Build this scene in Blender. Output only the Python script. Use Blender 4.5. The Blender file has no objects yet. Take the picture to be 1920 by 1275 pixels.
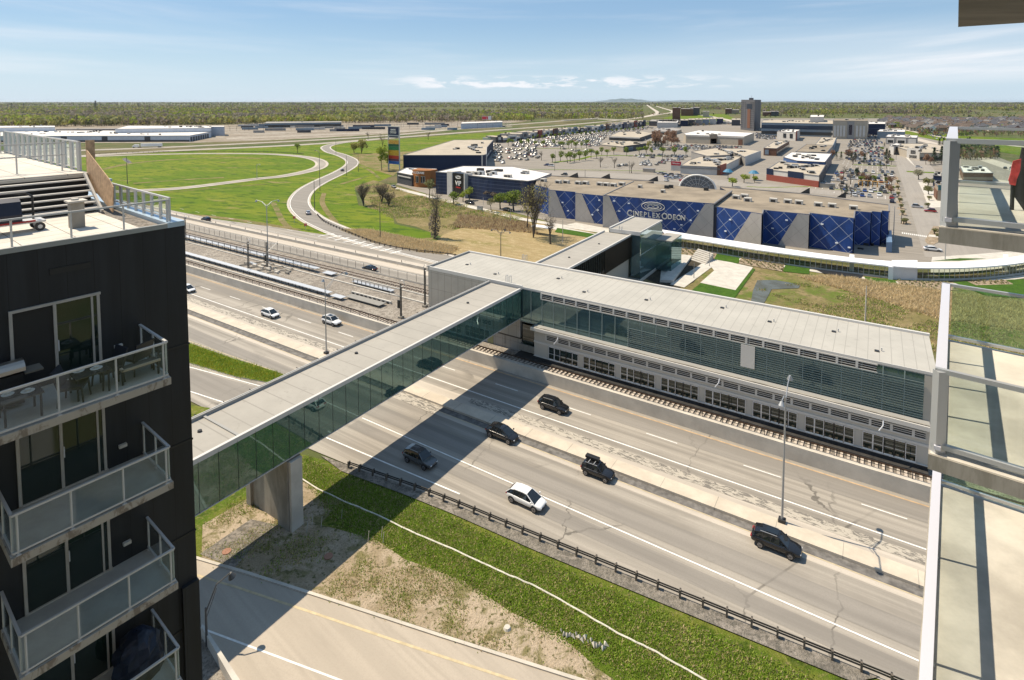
import bpy, math, random
from math import sin, cos, tan, radians, pi, atan2, sqrt, floor
from mathutils import Vector
SC = bpy.context.scene
COL = SC.collection
# ---------------------------------------------------------------- camera
F = 1058.0; H = 45.0; PIT = radians(3.5); HOR = 190.0
Y0 = HOR + F*tan(PIT)
cam = bpy.data.cameras.new("camera"); co = bpy.data.objects.new("camera", cam); COL.objects.link(co)
co.location = (0, 0, H); co.rotation_euler = (pi/2-PIT, 0, 0)
cam.sensor_width = 36; cam.lens = 36*F/1920; cam.shift_y = -(637.5-Y0)/1920
cam.clip_start = 0.1; cam.clip_end = 90000
SC.camera = co
# ---------------------------------------------------------------- sun and sky
SUNV = Vector((-8.37, 3.63, 15.0)).normalized()      # towards the sun
sl = bpy.data.lights.new("sun", 'SUN'); sl.energy = 5.0; sl.angle = radians(0.5); sl.color = (1, .87, .675)
so = bpy.data.objects.new("sun", sl); COL.objects.link(so); so.location = (0, 0, 300)
so.rotation_euler = SUNV.to_track_quat('Z', 'Y').to_euler()
W_ = bpy.data.worlds.new("World"); SC.world = W_; W_.use_nodes = True
def world():
    nt = W_.node_tree; N = nt.nodes; L = nt.links; N.clear()
    out = N.new('ShaderNodeOutputWorld'); bg = N.new('ShaderNodeBackground'); L.new(bg.outputs[0], out.inputs[0])
    sky = N.new('ShaderNodeTexSky'); sky.sky_type = 'NISHITA'; sky.sun_disc = False
    sky.sun_elevation = math.asin(SUNV.z); sky.sun_rotation = atan2(SUNV.x, SUNV.y)
    sky.air_density = 1.0; sky.dust_density = 0.3; sky.ozone_density = 1.6; sky.altitude = 50
    bg.inputs[1].default_value = 0.063
    g = N.new('ShaderNodeTexCoord'); sep = N.new('ShaderNodeSeparateXYZ'); L.new(g.outputs['Generated'], sep.inputs[0])
    def mth(op, a, b=None, c=None, cl=False):
        n = N.new('ShaderNodeMath'); n.operation = op; n.use_clamp = cl
        for i, q in enumerate((a, b, c)):
            if q is None: continue
            if isinstance(q, (int, float)): n.inputs[i].default_value = q
            else: L.new(q, n.inputs[i])
        return n.outputs[0]
    def ramp(x, a, b):
        n = N.new('ShaderNodeMapRange'); n.interpolation_type = 'SMOOTHSTEP'
        n.inputs[1].default_value = a; n.inputs[2].default_value = b; L.new(x, n.inputs[0]); return n.outputs[0]
    az = mth('ARCTAN2', sep.outputs[0], sep.outputs[1]); el = mth('ARCSINE', sep.outputs[2])
    def nz(sx, sy, sc, det, off, rot=0):
        c = N.new('ShaderNodeCombineXYZ')
        a2 = mth('ADD', mth('MULTIPLY', az, sx), off)
        e2 = mth('ADD', mth('MULTIPLY', el, sy), mth('MULTIPLY', az, rot))
        L.new(a2, c.inputs[0]); L.new(e2, c.inputs[1]); c.inputs[2].default_value = off*1.7
        t = N.new('ShaderNodeTexNoise'); t.inputs['Scale'].default_value = sc; t.inputs['Detail'].default_value = det
        t.inputs['Roughness'].default_value = .58; t.inputs['Distortion'].default_value = .25
        L.new(c.outputs[0], t.inputs[0]); return t.outputs[0]
    # thin streaked cirrus, stronger to the right, thinning out upward
    ci = ramp(nz(1.0, 11, 1.5, 7, 3.1, -.8), .46, .78)
    right = ramp(az, .02, .62); low = mth('MULTIPLY', ramp(el, .015, .05), mth('SUBTRACT', 1, ramp(el, .085, .135)))
    c1 = mth('MULTIPLY', mth('MULTIPLY', mth('ADD', ci, .22), right), low)
    left = mth('MULTIPLY', mth('MULTIPLY', ramp(nz(1.0, 9, 1.8, 7, 9.4, .6), .5, .8), mth('SUBTRACT', 1, ramp(az, -.65, -.35))), .35)
    c1b = mth('MULTIPLY', ramp(nz(1.2, 16, 1.4, 6, 5.5, .2), .46, .85), .4)
    # small broken puffs low over the horizon
    pf = ramp(nz(15, 75, 1.3, 6, 21, 0), .46, .6)
    band = mth('MULTIPLY', ramp(el, .021, .026), mth('SUBTRACT', 1, ramp(el, .037, .048)))
    azb = mth('MULTIPLY', ramp(az, -.24, -.12), mth('SUBTRACT', 1, ramp(az, .1, .5)))
    c2 = mth('MULTIPLY', mth('MULTIPLY', pf, band), mth('MULTIPLY', azb, .95))
    tot = mth('ADD', mth('ADD', mth('ADD', c1, left), c1b), c2, cl=True)
    mix = N.new('ShaderNodeMix'); mix.data_type = 'RGBA'
    hz = N.new('ShaderNodeMix'); hz.data_type = 'RGBA'; L.new(mth('MULTIPLY', mth('SUBTRACT', 1, ramp(el, -.02, .15)), .65), hz.inputs[0])
    m0 = N.new('ShaderNodeMix'); m0.data_type = 'RGBA'; m0.inputs[0].default_value = .42; L.new(sky.outputs[0], m0.inputs[6]); m0.inputs[7].default_value = (5.2, 7.6, 10.6, 1)
    L.new(m0.outputs[2], hz.inputs[6]); hz.inputs[7].default_value = (7.6, 9.2, 10.6, 1)
    L.new(tot, mix.inputs[0]); L.new(hz.outputs[2], mix.inputs[6]); mix.inputs[7].default_value = (10.2, 10.4, 10.8, 1)
    hs = N.new('ShaderNodeHueSaturation'); hs.inputs['Saturation'].default_value = 1.12; hs.inputs['Value'].default_value = 1.12; L.new(mix.outputs[2], hs.inputs['Color']); L.new(hs.outputs[0], bg.inputs[0])
world()
SC.view_settings.view_transform = 'Standard'; SC.view_settings.look = 'None'
SC.view_settings.exposure = 0.40; SC.view_settings.gamma = 1
SC.cycles.max_bounces = 6; SC.cycles.transparent_max_bounces = 16
# ---------------------------------------------------------------- geometry of the site
cP, sP = cos(PIT), sin(PIT)
def ray(x, y):
    dx = (x-960)/F; dz = -(y-Y0)/F
    return (dx, cP+dz*sP, -sP+dz*cP)
def G(x, y, z=0.0):
    r = ray(x, y); k = (z-H)/r[2]; return (r[0]*k, r[1]*k)
def PX(X, Y, Z=0.0):
    Z -= H; fw = Y*cP-Z*sP
    if fw < .1: return (-9999, -9999)
    return (960+F*X/fw, Y0-F*(Y*sP+Z*cP)/fw)
TH = atan2(685, 1060)
U = (cos(TH), -sin(TH)); V = (sin(TH), cos(TH))       # along the motorway, across it
def W(s, t): return (s*U[0]+t*V[0], s*U[1]+t*V[1])
def ST(p): return (p[0]*U[0]+p[1]*U[1], p[0]*V[0]+p[1]*V[1])
PH = radians(38.2)
A_ = (cos(PH), -sin(PH)); B_ = (sin(PH), cos(PH))     # axes of the two apartment buildings
def AB(a, b): return (a*A_[0]+b*B_[0], a*A_[1]+b*B_[1])
def inpoly(p, poly):
    c = False; j = len(poly)-1
    for i in range(len(poly)):
        a, b = poly[i], poly[j]
        if (a[1] > p[1]) != (b[1] > p[1]) and p[0] < (b[0]-a[0])*(p[1]-a[1])/(b[1]-a[1])+a[0]: c = not c
        j = i
    return c
# ---------------------------------------------------------------- mesh collector
OFF = {}
class MB:
    def __init__(s): s.v = []; s.f = []; s.k = []; s.mats = []
    def mi(s, m):
        if m not in s.mats: s.mats.append(m)
        return s.mats.index(m)
    def face(s, pts, m):
        n = len(s.v); s.v += [tuple(p) for p in pts]; s.f.append(tuple(range(n, n+len(pts)))); s.k.append(s.mi(m))
    def mesh(s, vs, fs, m):
        n = len(s.v); s.v += [tuple(p) for p in vs]; k = s.mi(m)
        for f in fs: s.f.append(tuple(i+n for i in f)); s.k.append(k)
    def prism(s, poly, z0, z1, m, mt=None, bottom=True):
        ar = sum(poly[i-1][0]*poly[i][1]-poly[i][0]*poly[i-1][1] for i in range(len(poly)))
        if ar < 0: poly = poly[::-1]
        n = len(poly); k0 = len(s.v)
        s.v += [(p[0], p[1], z0) for p in poly]+[(p[0], p[1], z1) for p in poly]
        for i in range(n):
            j = (i+1) % n; s.f.append((k0+i, k0+j, k0+n+j, k0+n+i)); s.k.append(s.mi(m))
        s.f.append(tuple(range(k0+n, k0+2*n))); s.k.append(s.mi(mt or m))
        if bottom: s.f.append(tuple(range(k0+n-1, k0-1, -1))); s.k.append(s.mi(m))
    def obox(s, o, a, b, c, m):
        o = Vector(o); a = Vector(a); b = Vector(b); c = Vector(c)
        if a.cross(b).dot(c) < 0: a, b = b, a
        P = [o, o+a, o+a+b, o+b, o+c, o+a+c, o+a+b+c, o+b+c]
        s.mesh(P, [(3, 2, 1, 0), (4, 5, 6, 7), (0, 1, 5, 4), (1, 2, 6, 5), (2, 3, 7, 6), (3, 0, 4, 7)], m)
    def box(s, cx, cy, z0, lx, ly, lz, m, rz=0):
        ca, sa = cos(rz), sin(rz); ax = Vector((ca*lx, sa*lx, 0)); ay = Vector((-sa*ly, ca*ly, 0))
        s.obox(Vector((cx, cy, z0))-ax/2-ay/2, ax, ay, (0, 0, lz), m)
    def bar(s, p, q, w, m, h=None, up=(0, 0, 1)):
        p = Vector(p); q = Vector(q); d = q-p
        if d.length < 1e-6: return
        u_ = Vector(up)
        if abs(d.normalized().dot(u_)) > .98: u_ = Vector((1, 0, 0)) if abs(d.normalized().x) < .9 else Vector((0, 1, 0))
        sd = d.cross(u_).normalized(); nn = sd.cross(d).normalized(); h = h or w
        s.obox(p-sd*w/2-nn*h/2, d, sd*w, nn*h, m)
    def cyl(s, p, q, r0, r1, m, n=8, cap=True):
        p = Vector(p); q = Vector(q); d = (q-p).normalized()
        a = d.orthogonal().normalized(); b = d.cross(a); k = len(s.v)
        for c, r in ((p, r0), (q, r1)):
            for i in range(n):
                t = 2*pi*i/n; s.v.append(tuple(c+a*cos(t)*r+b*sin(t)*r))
        mi = s.mi(m)
        for i in range(n):
            j = (i+1) % n; s.f.append((k+i, k+j, k+n+j, k+n+i)); s.k.append(mi)
        if cap:
            s.f.append(tuple(range(k+n-1, k-1, -1))); s.k.append(mi); s.f.append(tuple(range(k+n, k+2*n))); s.k.append(mi)
    def path(s, pts, r, m, n=6):
        for p, q in zip(pts, pts[1:]): s.cyl(p, q, r, r, m, n)
    def tube(s, pts, w, z0, z1, m):      # wall of given width following a ground polyline
        for p, q in zip(pts, pts[1:]):
            d = Vector((q[0]-p[0], q[1]-p[1], 0)); n = Vector((-d.y, d.x, 0)).normalized()*w
            s.obox((p[0]-n.x/2, p[1]-n.y/2, z0), d, n, (0, 0, z1-z0), m)
    def build(s, name, parent=None, off=None, smooth=False):
        if off is None: off = OFF.get(parent.name, (0, 0, 0)) if parent else (0, 0, 0)
        me = bpy.data.meshes.new(name)
        me.from_pydata([(v[0]-off[0], v[1]-off[1], v[2]-off[2]) for v in s.v], [], s.f)
        for m in s.mats: me.materials.append(m)
        me.polygons.foreach_set('material_index', s.k)
        if smooth: me.polygons.foreach_set('use_smooth', [True]*len(s.f))
        me.update()
        o = bpy.data.objects.new(name, me); COL.objects.link(o)
        if parent: o.parent = parent
        else: o.location = off
        OFF[o.name] = off
        return o
    def base(s):
        xs = [v[0] for v in s.v]; ys = [v[1] for v in s.v]; zs = [v[2] for v in s.v]
        return ((min(xs)+max(xs))/2, (min(ys)+max(ys))/2, min(zs))
    def thing(s, name, label, cat, group=None, smooth=False):
        o = s.build(name, off=s.base(), smooth=smooth); tag(o, label, cat, group); return o
def tag(o, label=None, cat=None, group=None, kind=None):
    if label: o['label'] = label
    if cat: o['category'] = cat
    if group: o['group'] = group
    if kind: o['kind'] = kind
    return o
def empty(name, loc, label, cat, group=None):
    o = bpy.data.objects.new(name, None); COL.objects.link(o); o.location = loc; o.empty_display_size = .2
    OFF[o.name] = tuple(loc); return tag(o, label, cat, group)
def copytree(o, parent=None, loc=None, rz=None, label=None, group=None, scale=None):
    c = o.copy(); COL.objects.link(c); OFF[c.name] = OFF.get(o.name, (0, 0, 0))
    if parent: c.parent = parent
    if loc is not None: c.location = loc
    if rz is not None: c.rotation_euler = (0, 0, rz)
    if scale is not None: c.scale = scale
    if label: c['label'] = label
    if group: c['group'] = group
    for ch in list(o.children): copytree(ch, c)
    return c
ORD = ['first', 'second', 'third', 'fourth', 'fifth', 'sixth', 'seventh', 'eighth', 'ninth', 'tenth', 'eleventh', 'twelfth',
       'thirteenth', 'fourteenth', 'fifteenth', 'sixteenth', 'seventeenth', 'eighteenth', 'nineteenth', 'twentieth']
# ---------------------------------------------------------------- materials
class NT:
    def __init__(s, name):
        s.m = bpy.data.materials.new(name); s.m.use_nodes = True; s.N = s.m.node_tree.nodes; s.L = s.m.node_tree.links
        s.p = s.N['Principled BSDF']; s.geo = None
    def pos(s):
        if not s.geo: s.geo = s.N.new('ShaderNodeNewGeometry')
        return s.geo.outputs['Position']
    def map(s, rot=(0, 0, 0), sc=(1, 1, 1), loc=(0, 0, 0), src=None):
        n = s.N.new('ShaderNodeMapping'); n.vector_type = 'POINT'
        n.inputs['Rotation'].default_value = rot; s.L.new(src or s.pos(), n.inputs[0])
        n2 = s.N.new('ShaderNodeMapping'); n2.inputs['Scale'].default_value = sc; n2.inputs['Location'].default_value = loc
        s.L.new(n.outputs[0], n2.inputs[0]); return n2.outputs[0]
    def noise(s, vec, scale, det=4, rough=.6, dist=0):
        n = s.N.new('ShaderNodeTexNoise'); n.inputs['Scale'].default_value = scale; n.inputs['Detail'].default_value = det
        n.inputs['Roughness'].default_value = rough; n.inputs['Distortion'].default_value = dist
        s.L.new(vec, n.inputs[0]); return n.outputs[0]
    def voro(s, vec, scale, feat='F1', out='Distance'):
        n = s.N.new('ShaderNodeTexVoronoi'); n.feature = feat; n.inputs['Scale'].default_value = scale
        s.L.new(vec, n.inputs[0]); return n.outputs[out]
    def m_(s, op, a, b=None, c=None, cl=False):
        n = s.N.new('ShaderNodeMath'); n.operation = op; n.use_clamp = cl
        for i, q in enumerate((a, b, c)):
            if q is None: continue
            if isinstance(q, (int, float)): n.inputs[i].default_value = q
            else: s.L.new(q, n.inputs[i])
        return n.outputs[0]
    def ramp(s, x, a, b, c=0, d=1):
        n = s.N.new('ShaderNodeMapRange'); n.interpolation_type = 'SMOOTHSTEP'
        for i, q in enumerate((a, b, c, d)): n.inputs[i+1].default_value = q
        s.L.new(x, n.inputs[0]); return n.outputs[0]
    def mix(s, f, a, b, mode='MIX'):
        n = s.N.new('ShaderNodeMix'); n.data_type = 'RGBA'; n.blend_type = mode; n.clamp_factor = True
        if isinstance(f, (int, float)): n.inputs[0].default_value = f
        else: s.L.new(f, n.inputs[0])
        for i, q in ((6, a), (7, b)):
            if isinstance(q, (tuple, list)): n.inputs[i].default_value = (q[0], q[1], q[2], 1)
            else: s.L.new(q, n.inputs[i])
        return n.outputs[2]
    def col(s, c):
        if isinstance(c, (tuple, list)): s.p.inputs['Base Color'].default_value = (c[0], c[1], c[2], 1)
        else: s.L.new(c, s.p.inputs['Base Color'])
    def set(s, rough=.7, metal=0, spec=None):
        if isinstance(rough, (int, float)): s.p.inputs['Roughness'].default_value = rough
        else: s.L.new(rough, s.p.inputs['Roughness'])
        s.p.inputs['Metallic'].default_value = metal
        if spec is not None: s.p.inputs['Specular IOR Level'].default_value = spec
    def bump(s, h, st=.3, d=.05):
        n = s.N.new('ShaderNodeBump'); n.inputs['Strength'].default_value = st; n.inputs['Distance'].default_value = d
        s.L.new(h, n.inputs['Height']); s.L.new(n.outputs[0], s.p.inputs['Normal'])
    def xyz(s, vec):
        n = s.N.new('ShaderNodeSeparateXYZ'); s.L.new(vec, n.inputs[0]); return n.outputs
def sc_(c, k): return tuple(min(1, q*k) for q in c)
def M(name, c, rough=.7, var=.1, sc=.6, metal=0, bump=0, bsc=6, spec=.3, det=5, stretch=(1, 1, 1)):
    t = NT(name)
    if var:
        v = t.map(sc=stretch); f = t.ramp(t.noise(v, sc, det, .65), .3, .7)
        t.col(t.mix(f, sc_(c, 1-var), sc_(c, 1+var)))
    else: t.col(c)
    t.set(rough, metal, spec)
    if bump: t.bump(t.noise(t.pos(), bsc, 5), bump, .04)
    return t.m
def simple(name, c, rough=.5, metal=0, spec=.5):
    t = NT(name); t.col(c); t.set(rough, metal, spec); return t.m
def thin_glass(name, tint, trans=.7, rough=.03, refl=(.9, .95, 1), f0=.05):
    m = bpy.data.materials.new(name); m.use_nodes = True; N = m.node_tree.nodes; L = m.node_tree.links; N.clear()
    out = N.new('ShaderNodeOutputMaterial'); tr = N.new('ShaderNodeBsdfTransparent'); tr.inputs[0].default_value = (*tint, 1)
    gl = N.new('ShaderNodeBsdfGlossy'); gl.inputs['Roughness'].default_value = rough; gl.inputs[0].default_value = (*refl, 1)
    df = N.new('ShaderNodeBsdfDiffuse'); df.inputs[0].default_value = (*sc_(tint, .5), 1)
    lw = N.new('ShaderNodeLayerWeight'); lw.inputs[0].default_value = .5
    pw = N.new('ShaderNodeMath'); pw.operation = 'POWER'; pw.inputs[1].default_value = 3.2; L.new(lw.outputs['Facing'], pw.inputs[0])
    fr = N.new('ShaderNodeMath'); fr.operation = 'MULTIPLY_ADD'; fr.inputs[1].default_value = .75; fr.inputs[2].default_value = f0; L.new(pw.outputs[0], fr.inputs[0])
    m1 = N.new('ShaderNodeMixShader'); m1.inputs[0].default_value = trans; L.new(df.outputs[0], m1.inputs[1]); L.new(tr.outputs[0], m1.inputs[2])
    m2 = N.new('ShaderNodeMixShader'); L.new(fr.outputs[0], m2.inputs[0]); L.new(m1.outputs[0], m2.inputs[1]); L.new(gl.outputs[0], m2.inputs[2])
    L.new(m2.outputs[0], out.inputs[0]); return m
def asphalt(name, base, var=.12, streak=.5, crack=.6, rz=TH):
    t = NT(name); v = t.map(rot=(0, 0, rz))
    st = t.noise(t.map(rot=(0, 0, rz), sc=(.012, .75, 1)), 1.0, 4, .6)
    st2 = t.noise(t.map(rot=(0, 0, rz), sc=(.05, 2.2, 1)), 1.0, 3, .6)
    big = t.noise(t.pos(), .06, 5, .6, .6); fine = t.noise(t.pos(), 7, 3, .7)
    a = t.mix(t.ramp(st, .35, .65), sc_(base, 1-var*streak*1.6), sc_(base, 1+var*streak*1.6))
    a = t.mix(t.m_('MULTIPLY', t.ramp(st2, .5, .7), .45), a, sc_(base, .84))
    a = t.mix(t.m_('MULTIPLY', t.ramp(big, .5, .75), .6), a, sc_(base, 1+var*1.6))
    a = t.mix(t.m_('MULTIPLY', t.ramp(t.noise(t.map(rot=(0, 0, rz), sc=(.25, 1, 1), loc=(7, 3, 0)), .22, 6, .7, .8), .54, .7), .55), a, sc_(base, .78))
    a = t.mix(t.m_('MULTIPLY', t.ramp(fine, .35, .75), .35), a, sc_(base, .8))
    if crack:
        wob = t.noise(t.pos(), .5, 4, .6); vv = t.N.new('ShaderNodeVectorMath'); vv.operation = 'MULTIPLY_ADD'
        t.L.new(wob, vv.inputs[0]); vv.inputs[1].default_value = (2.2, 2.2, 0); t.L.new(t.map(rot=(0, 0, rz), sc=(1, .45, 1)), vv.inputs[2])
        ed = t.voro(vv.outputs[0], .1, 'DISTANCE_TO_EDGE')
        msk = t.ramp(t.noise(t.pos(), .05, 3), .47, .6)
        c = t.m_('MULTIPLY', t.m_('MULTIPLY', t.m_('SUBTRACT', 1, t.ramp(ed, .003, .012)), msk), crack)
        a = t.mix(c, a, sc_(base, .35))
    t.col(a); t.set(.85, 0, .3); t.bump(fine, .15, .01); return t.m
def groundmat(name, cols, scales=(.05, .35, 2.5), bump=.6, rough=.95, thr=((.42, .58), (.45, .6), (.45, .65)), rot=0, stretch=(1, 1, 1)):
    """cols = base, patch 1 (large), patch 2 (medium), patch 3 (fine)"""
    t = NT(name); v = t.map(rot=(0, 0, rot), sc=stretch); c = cols[0]
    for i, q in enumerate(cols[1:]):
        f = t.ramp(t.noise(v, scales[i], 6, .68, .5 if i < 2 else 0), *thr[i]); c = t.mix(f, c, q)
    fine = t.noise(t.pos(), 5.5, 4, .75)
    c = t.mix(t.ramp(fine, .4, .75, 0, .6), c, t.mix(1.0, c, (.45, .45, .4), 'MULTIPLY'))
    t.col(c); t.set(rough, 0, .15); t.bump(fine, bump, .25); return t.m
# ================================================================ ground and roads
m_ground = groundmat('field', [(.115, .115, .045), (.16, .13, .075), (.07, .10, .028), (.19, .16, .09)], (.0022, .011, .06), .3, thr=((.42, .6), (.42, .6), (.5, .7)))
m_lawn = groundmat('lawn', [(.105, .165, .010), (.165, .20, .018), (.23, .20, .075), (.05, .10, .01)], (.016, .045, .12), .5, thr=((.42, .6), (.56, .68), (.5, .62)), rot=.35, stretch=(1, 2.6, 1))
m_scrub = groundmat('scrub', [(.20, .17, .07), (.12, .16, .03), (.27, .21, .11), (.13, .11, .05)], (.035, .12, .9), .7, thr=((.48, .56), (.45, .6), (.5, .65)))
m_tan = groundmat('mown_field', [(.34, .26, .135), (.24, .21, .08), (.42, .33, .19), (.25, .19, .09)], (.05, .25, .9), .5, thr=((.5, .68), (.48, .62), (.5, .7)), rot=.5, stretch=(1, 3, 1))
m_reedg = groundmat('reed_ground', [(.33, .25, .13), (.17, .17, .05), (.34, .24, .12), (.14, .10, .05)], (.06, .3, 1.4), .7)
m_verge = groundmat('verge', [(.11, .17, .016), (.19, .21, .035), (.07, .11, .012), (.27, .24, .09)], (.12, .6, 2.2), 1.0, thr=((.42, .6), (.5, .64), (.5, .7)))
m_sand = groundmat('sandy_soil', [(.52, .42, .31), (.38, .30, .20), (.24, .21, .10), (.15, .14, .06)], (.12, .5, 1.8), .9, thr=((.45, .6), (.5, .62), (.55, .62)))
m_gravel = groundmat('gravel', [(.34, .30, .26), (.42, .38, .33), (.26, .23, .20), (.18, .16, .14)], (.1, .8, 3.5), .9, thr=((.4, .6), (.45, .6), (.52, .62)))
m_gdark = groundmat('gravel_shoulder', [(.30, .27, .23), (.36, .32, .28), (.21, .19, .165), (.15, .14, .12)], (.1, .8, 3.0), .9)
m_yard = groundmat('yard', [(.33, .28, .23), (.40, .36, .31), (.24, .19, .14), (.20, .18, .14)], (.01, .04, .2), .3, stretch=(1, 2.5, 1))
m_shade_soil = groundmat('shade_toned_soil', [(.05, .042, .034), (.07, .06, .045), (.035, .03, .025), (.09, .08, .05)], (.2, .8, 3.0), .8)  # dark soil tone with the basin's shade put into the colour
m_mulch = groundmat('mulch_bed', [(.36, .28, .21), (.28, .21, .15), (.44, .35, .27), (.16, .14, .08)], (.2, .8, 3.0), .6)
m_dgrass = groundmat('sod', [(.045, .11, .012), (.06, .13, .015), (.035, .085, .01), (.07, .13, .02)], (.2, .8, 3.0), .5)
m_asph = asphalt('motorway_asphalt', (.30, .272, .235), .17, .9, .8)
m_asph_d = asphalt('dark_asphalt', (.24, .22, .195), .10, .8, .3)
m_asph_l = asphalt('pale_shoulder', (.47, .42, .36), .10, .7, .35)
m_front = asphalt('frontage_asphalt', (.40, .35, .29), .08, .5, .0, TH+.12)
m_lot = asphalt('lot_asphalt', (.245, .22, .188), .2, .6, .25, TH)
m_conc = M('concrete', (.50, .46, .40), .85, .12, .35, bump=.15)
m_concw = M('pale_concrete', (.50, .47, .42), .8, .12, .5, bump=.1)
m_concd = M('stained_concrete', (.30, .275, .235), .9, .3, .5, bump=.3, stretch=(1, 1, .35))
m_median = M('median_concrete', (.52, .455, .37), .85, .1, .5, bump=.15)
m_white = M('white_paint', (.74, .73, .70), .6, .12, 2.0)
m_yellow = M('yellow_paint', (.50, .41, .26), .6, .15, 1.5)
m_orange = M('orange_paint', (.46, .32, .19), .6, .2, 1.0)
m_black = simple('black', (.012, .012, .013), .5)
m_dark = simple('dark_metal', (.035, .035, .037), .5, .3)
m_steel = simple('galvanised', (.50, .51, .52), .45, .5)
m_alu = simple('aluminium', (.62, .63, .66), .38, .35)
def sheet(name, polys, z, m, kind='structure'):
    b = MB()
    for i_, p in enumerate(polys):
        zz = z+.004*i_
        ar = sum(p[i-1][0]*p[i][1]-p[i][0]*p[i-1][1] for i in range(len(p)))
        if ar < 0: p = p[::-1]
        b.face([(q[0], q[1], zz) for q in p], m)
    o = b.build(name); tag(o, kind=kind); return o
def gp(pts): return [G(x, y) for x, y in pts]
def smooth_line(pts, n=8):
    out = []
    P = [pts[0]]+list(pts)+[pts[-1]]
    for i in range(1, len(P)-2):
        p0, p1, p2, p3 = P[i-1:i+3]
        for k in range(n):
            t = k/n
            out.append(tuple(.5*((2*p1[j])+(-p0[j]+p2[j])*t+(2*p0[j]-5*p1[j]+4*p2[j]-p3[j])*t*t+(-p0[j]+3*p1[j]-3*p2[j]+p3[j])*t**3) for j in range(2)))
    out.append(tuple(pts[-1][:2])); return out
def ribbon(b, line, w, z, m, off=0):
    L = []
    for i, p in enumerate(line):
        q0 = line[max(0, i-1)]; q1 = line[min(len(line)-1, i+1)]
        d = Vector((q1[0]-q0[0], q1[1]-q0[1])).normalized(); n = Vector((-d.y, d.x))
        L.append(((p[0]+n.x*(off-w/2), p[1]+n.y*(off-w/2), z), (p[0]+n.x*(off+w/2), p[1]+n.y*(off+w/2), z)))
    for a, c in zip(L, L[1:]): b.face([a[0], c[0], c[1], a[1]], m)
# base ground: fan disc reaching the horizon
b = MB(); R = [60, 300, 1200, 4000, 12000, 45000]; n = 64
prev = [(0, 0, 0)]*n
for r in R:
    cur = [(r*cos(2*pi*i/n), r*sin(2*pi*i/n), 0) for i in range(n)]
    for i in range(n):
        j = (i+1) % n
        b.face([prev[i], cur[i], cur[j]] if r == R[0] else [prev[i], cur[i], cur[j], prev[j]], m_ground)
    prev = cur
tag(b.build('ground'), kind='structure')
sheet('lawn', [gp([(60, 300), (300, 286), (480, 277), (600, 270), (731, 262), (872, 251), (960, 246), (945, 262), (900, 285), (757, 305), (735, 330), (700, 345), (665, 352), (672, 385), (735, 400), (740, 420), (810, 436), (800, 470), (345, 470), (60, 470)])], .02, m_lawn)
sheet('scrub_ground', [gp([(665, 350), (700, 338), (745, 350), (880, 380), (985, 404), (1180, 436), (1240, 470), (1200, 520), (880, 500), (720, 450), (830, 445), (780, 425), (745, 418), (735, 398), (690, 390)]),
                       gp([(660, 292), (720, 285), (800, 283), (757, 312), (737, 330), (700, 318), (668, 305)])], .05, m_scrub)
el = [(.5*(835+1130)+165*cos(t)-18*sin(t), 462+44*sin(t)+8*cos(t)) for t in [2*pi*i/40 for i in range(40)]]
sheet('mown_field', [gp([(x, y) for x, y in el])], .08, m_tan)
# motorway body
def stq(s0, s1, t0, t1): return [W(s0, t0), W(s1, t0), W(s1, t1), W(s0, t1)]
sheet('motorway', [[W(-700, 44.5), W(-66, 44.5), W(-52, 45.6), W(-41, 46.8), W(-28, 47.8), W(-12, 49.0), W(2, 50.2), W(40, 51.6), W(120, 53), W(120, 76.2), W(-700, 76.2)], [W(-300, 38), W(-66, 43.2), W(-66, 45.6), W(-300, 45.6)]], .10, m_asph)
sheet('far_carriageway', [stq(-900, 140, 99.6, 117.5), gp([(345, 404), (440, 416), (520, 427), (585, 437), (660, 448), (720, 462), (800, 474), (870, 480), (868, 520), (345, 440)])], .10, m_asph)
b = MB()
for (s0, s1, t0, t1, m) in ((-700, 120, 72.3, 75.4, m_asph_d), (-700, 120, 54.6, 57.4, m_asph_d), (-700, 120, 60.0, 61.1, m_asph_l), (-700, -62, 45.2, 47.6, m_asph_l),
                          (-700, 120, 64.0, 66.2, m_asph_l), (-700, 140, 101.3, 106.6, m_asph_d), (-700, 140, 108.4, 111.0, m_asph_l), (-700, 140, 113.3, 115.4, m_asph_l), (-700, -300, 40, 44, m_asph_d), (-60, 20, 51.0, 52.9, m_asph_d)):
    b.face([(*p, .114) for p in stq(s0, s1, t0, t1)], m)
b.face([(*p, .119) for p in gp([(352, 692), (495, 731), (419, 754), (352, 733)])], m_asph_d)
tag(b.build('worn_lanes'), kind='structure')
# lane markings
b = MB()
def dash(t, s0, s1, L=3, gap=9, ph=0, w=.16, m=None):
    s = s0+ph
    while s < s1: b.face([(*p, .126) for p in stq(s, s+L, t-w/2, t+w/2)], m or m_white); s += L+gap
def solid(t, s0=-700, s1=120, w=.16, m=None): dash(t, s0, s1, s1-s0, 1, 0, w, m)
dash(71.9, -700, 120, 4.2, 8.2, 5.6); solid(67.9, w=.2); solid(76.0-.55, m=m_orange, w=.22); solid(66.1+.0, -700, -79, .12)
solid(53.6, -60, 120, .18); solid(60.8, -700, 120, .12, m_yellow)

solid(107.3, -700, 140, .22); dash(103.0, -700, 140, 3, 9, 2, .16); solid(116.6, -400, -150, .14); dash(121.2, -400, -120, 3, 9, 0)
for l in ([(350, 688), (495, 727)], [(350, 733), (423, 757)], [(612, 822), (720, 868), (862, 928)]):
    ribbon(b, gp(l), .2, .126, m_white)
ribbon(b, gp([(352, 640), (520, 699)]), .14, .126, m_yellow)
tag(b.build('lane_markings'), kind='structure')
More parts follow.
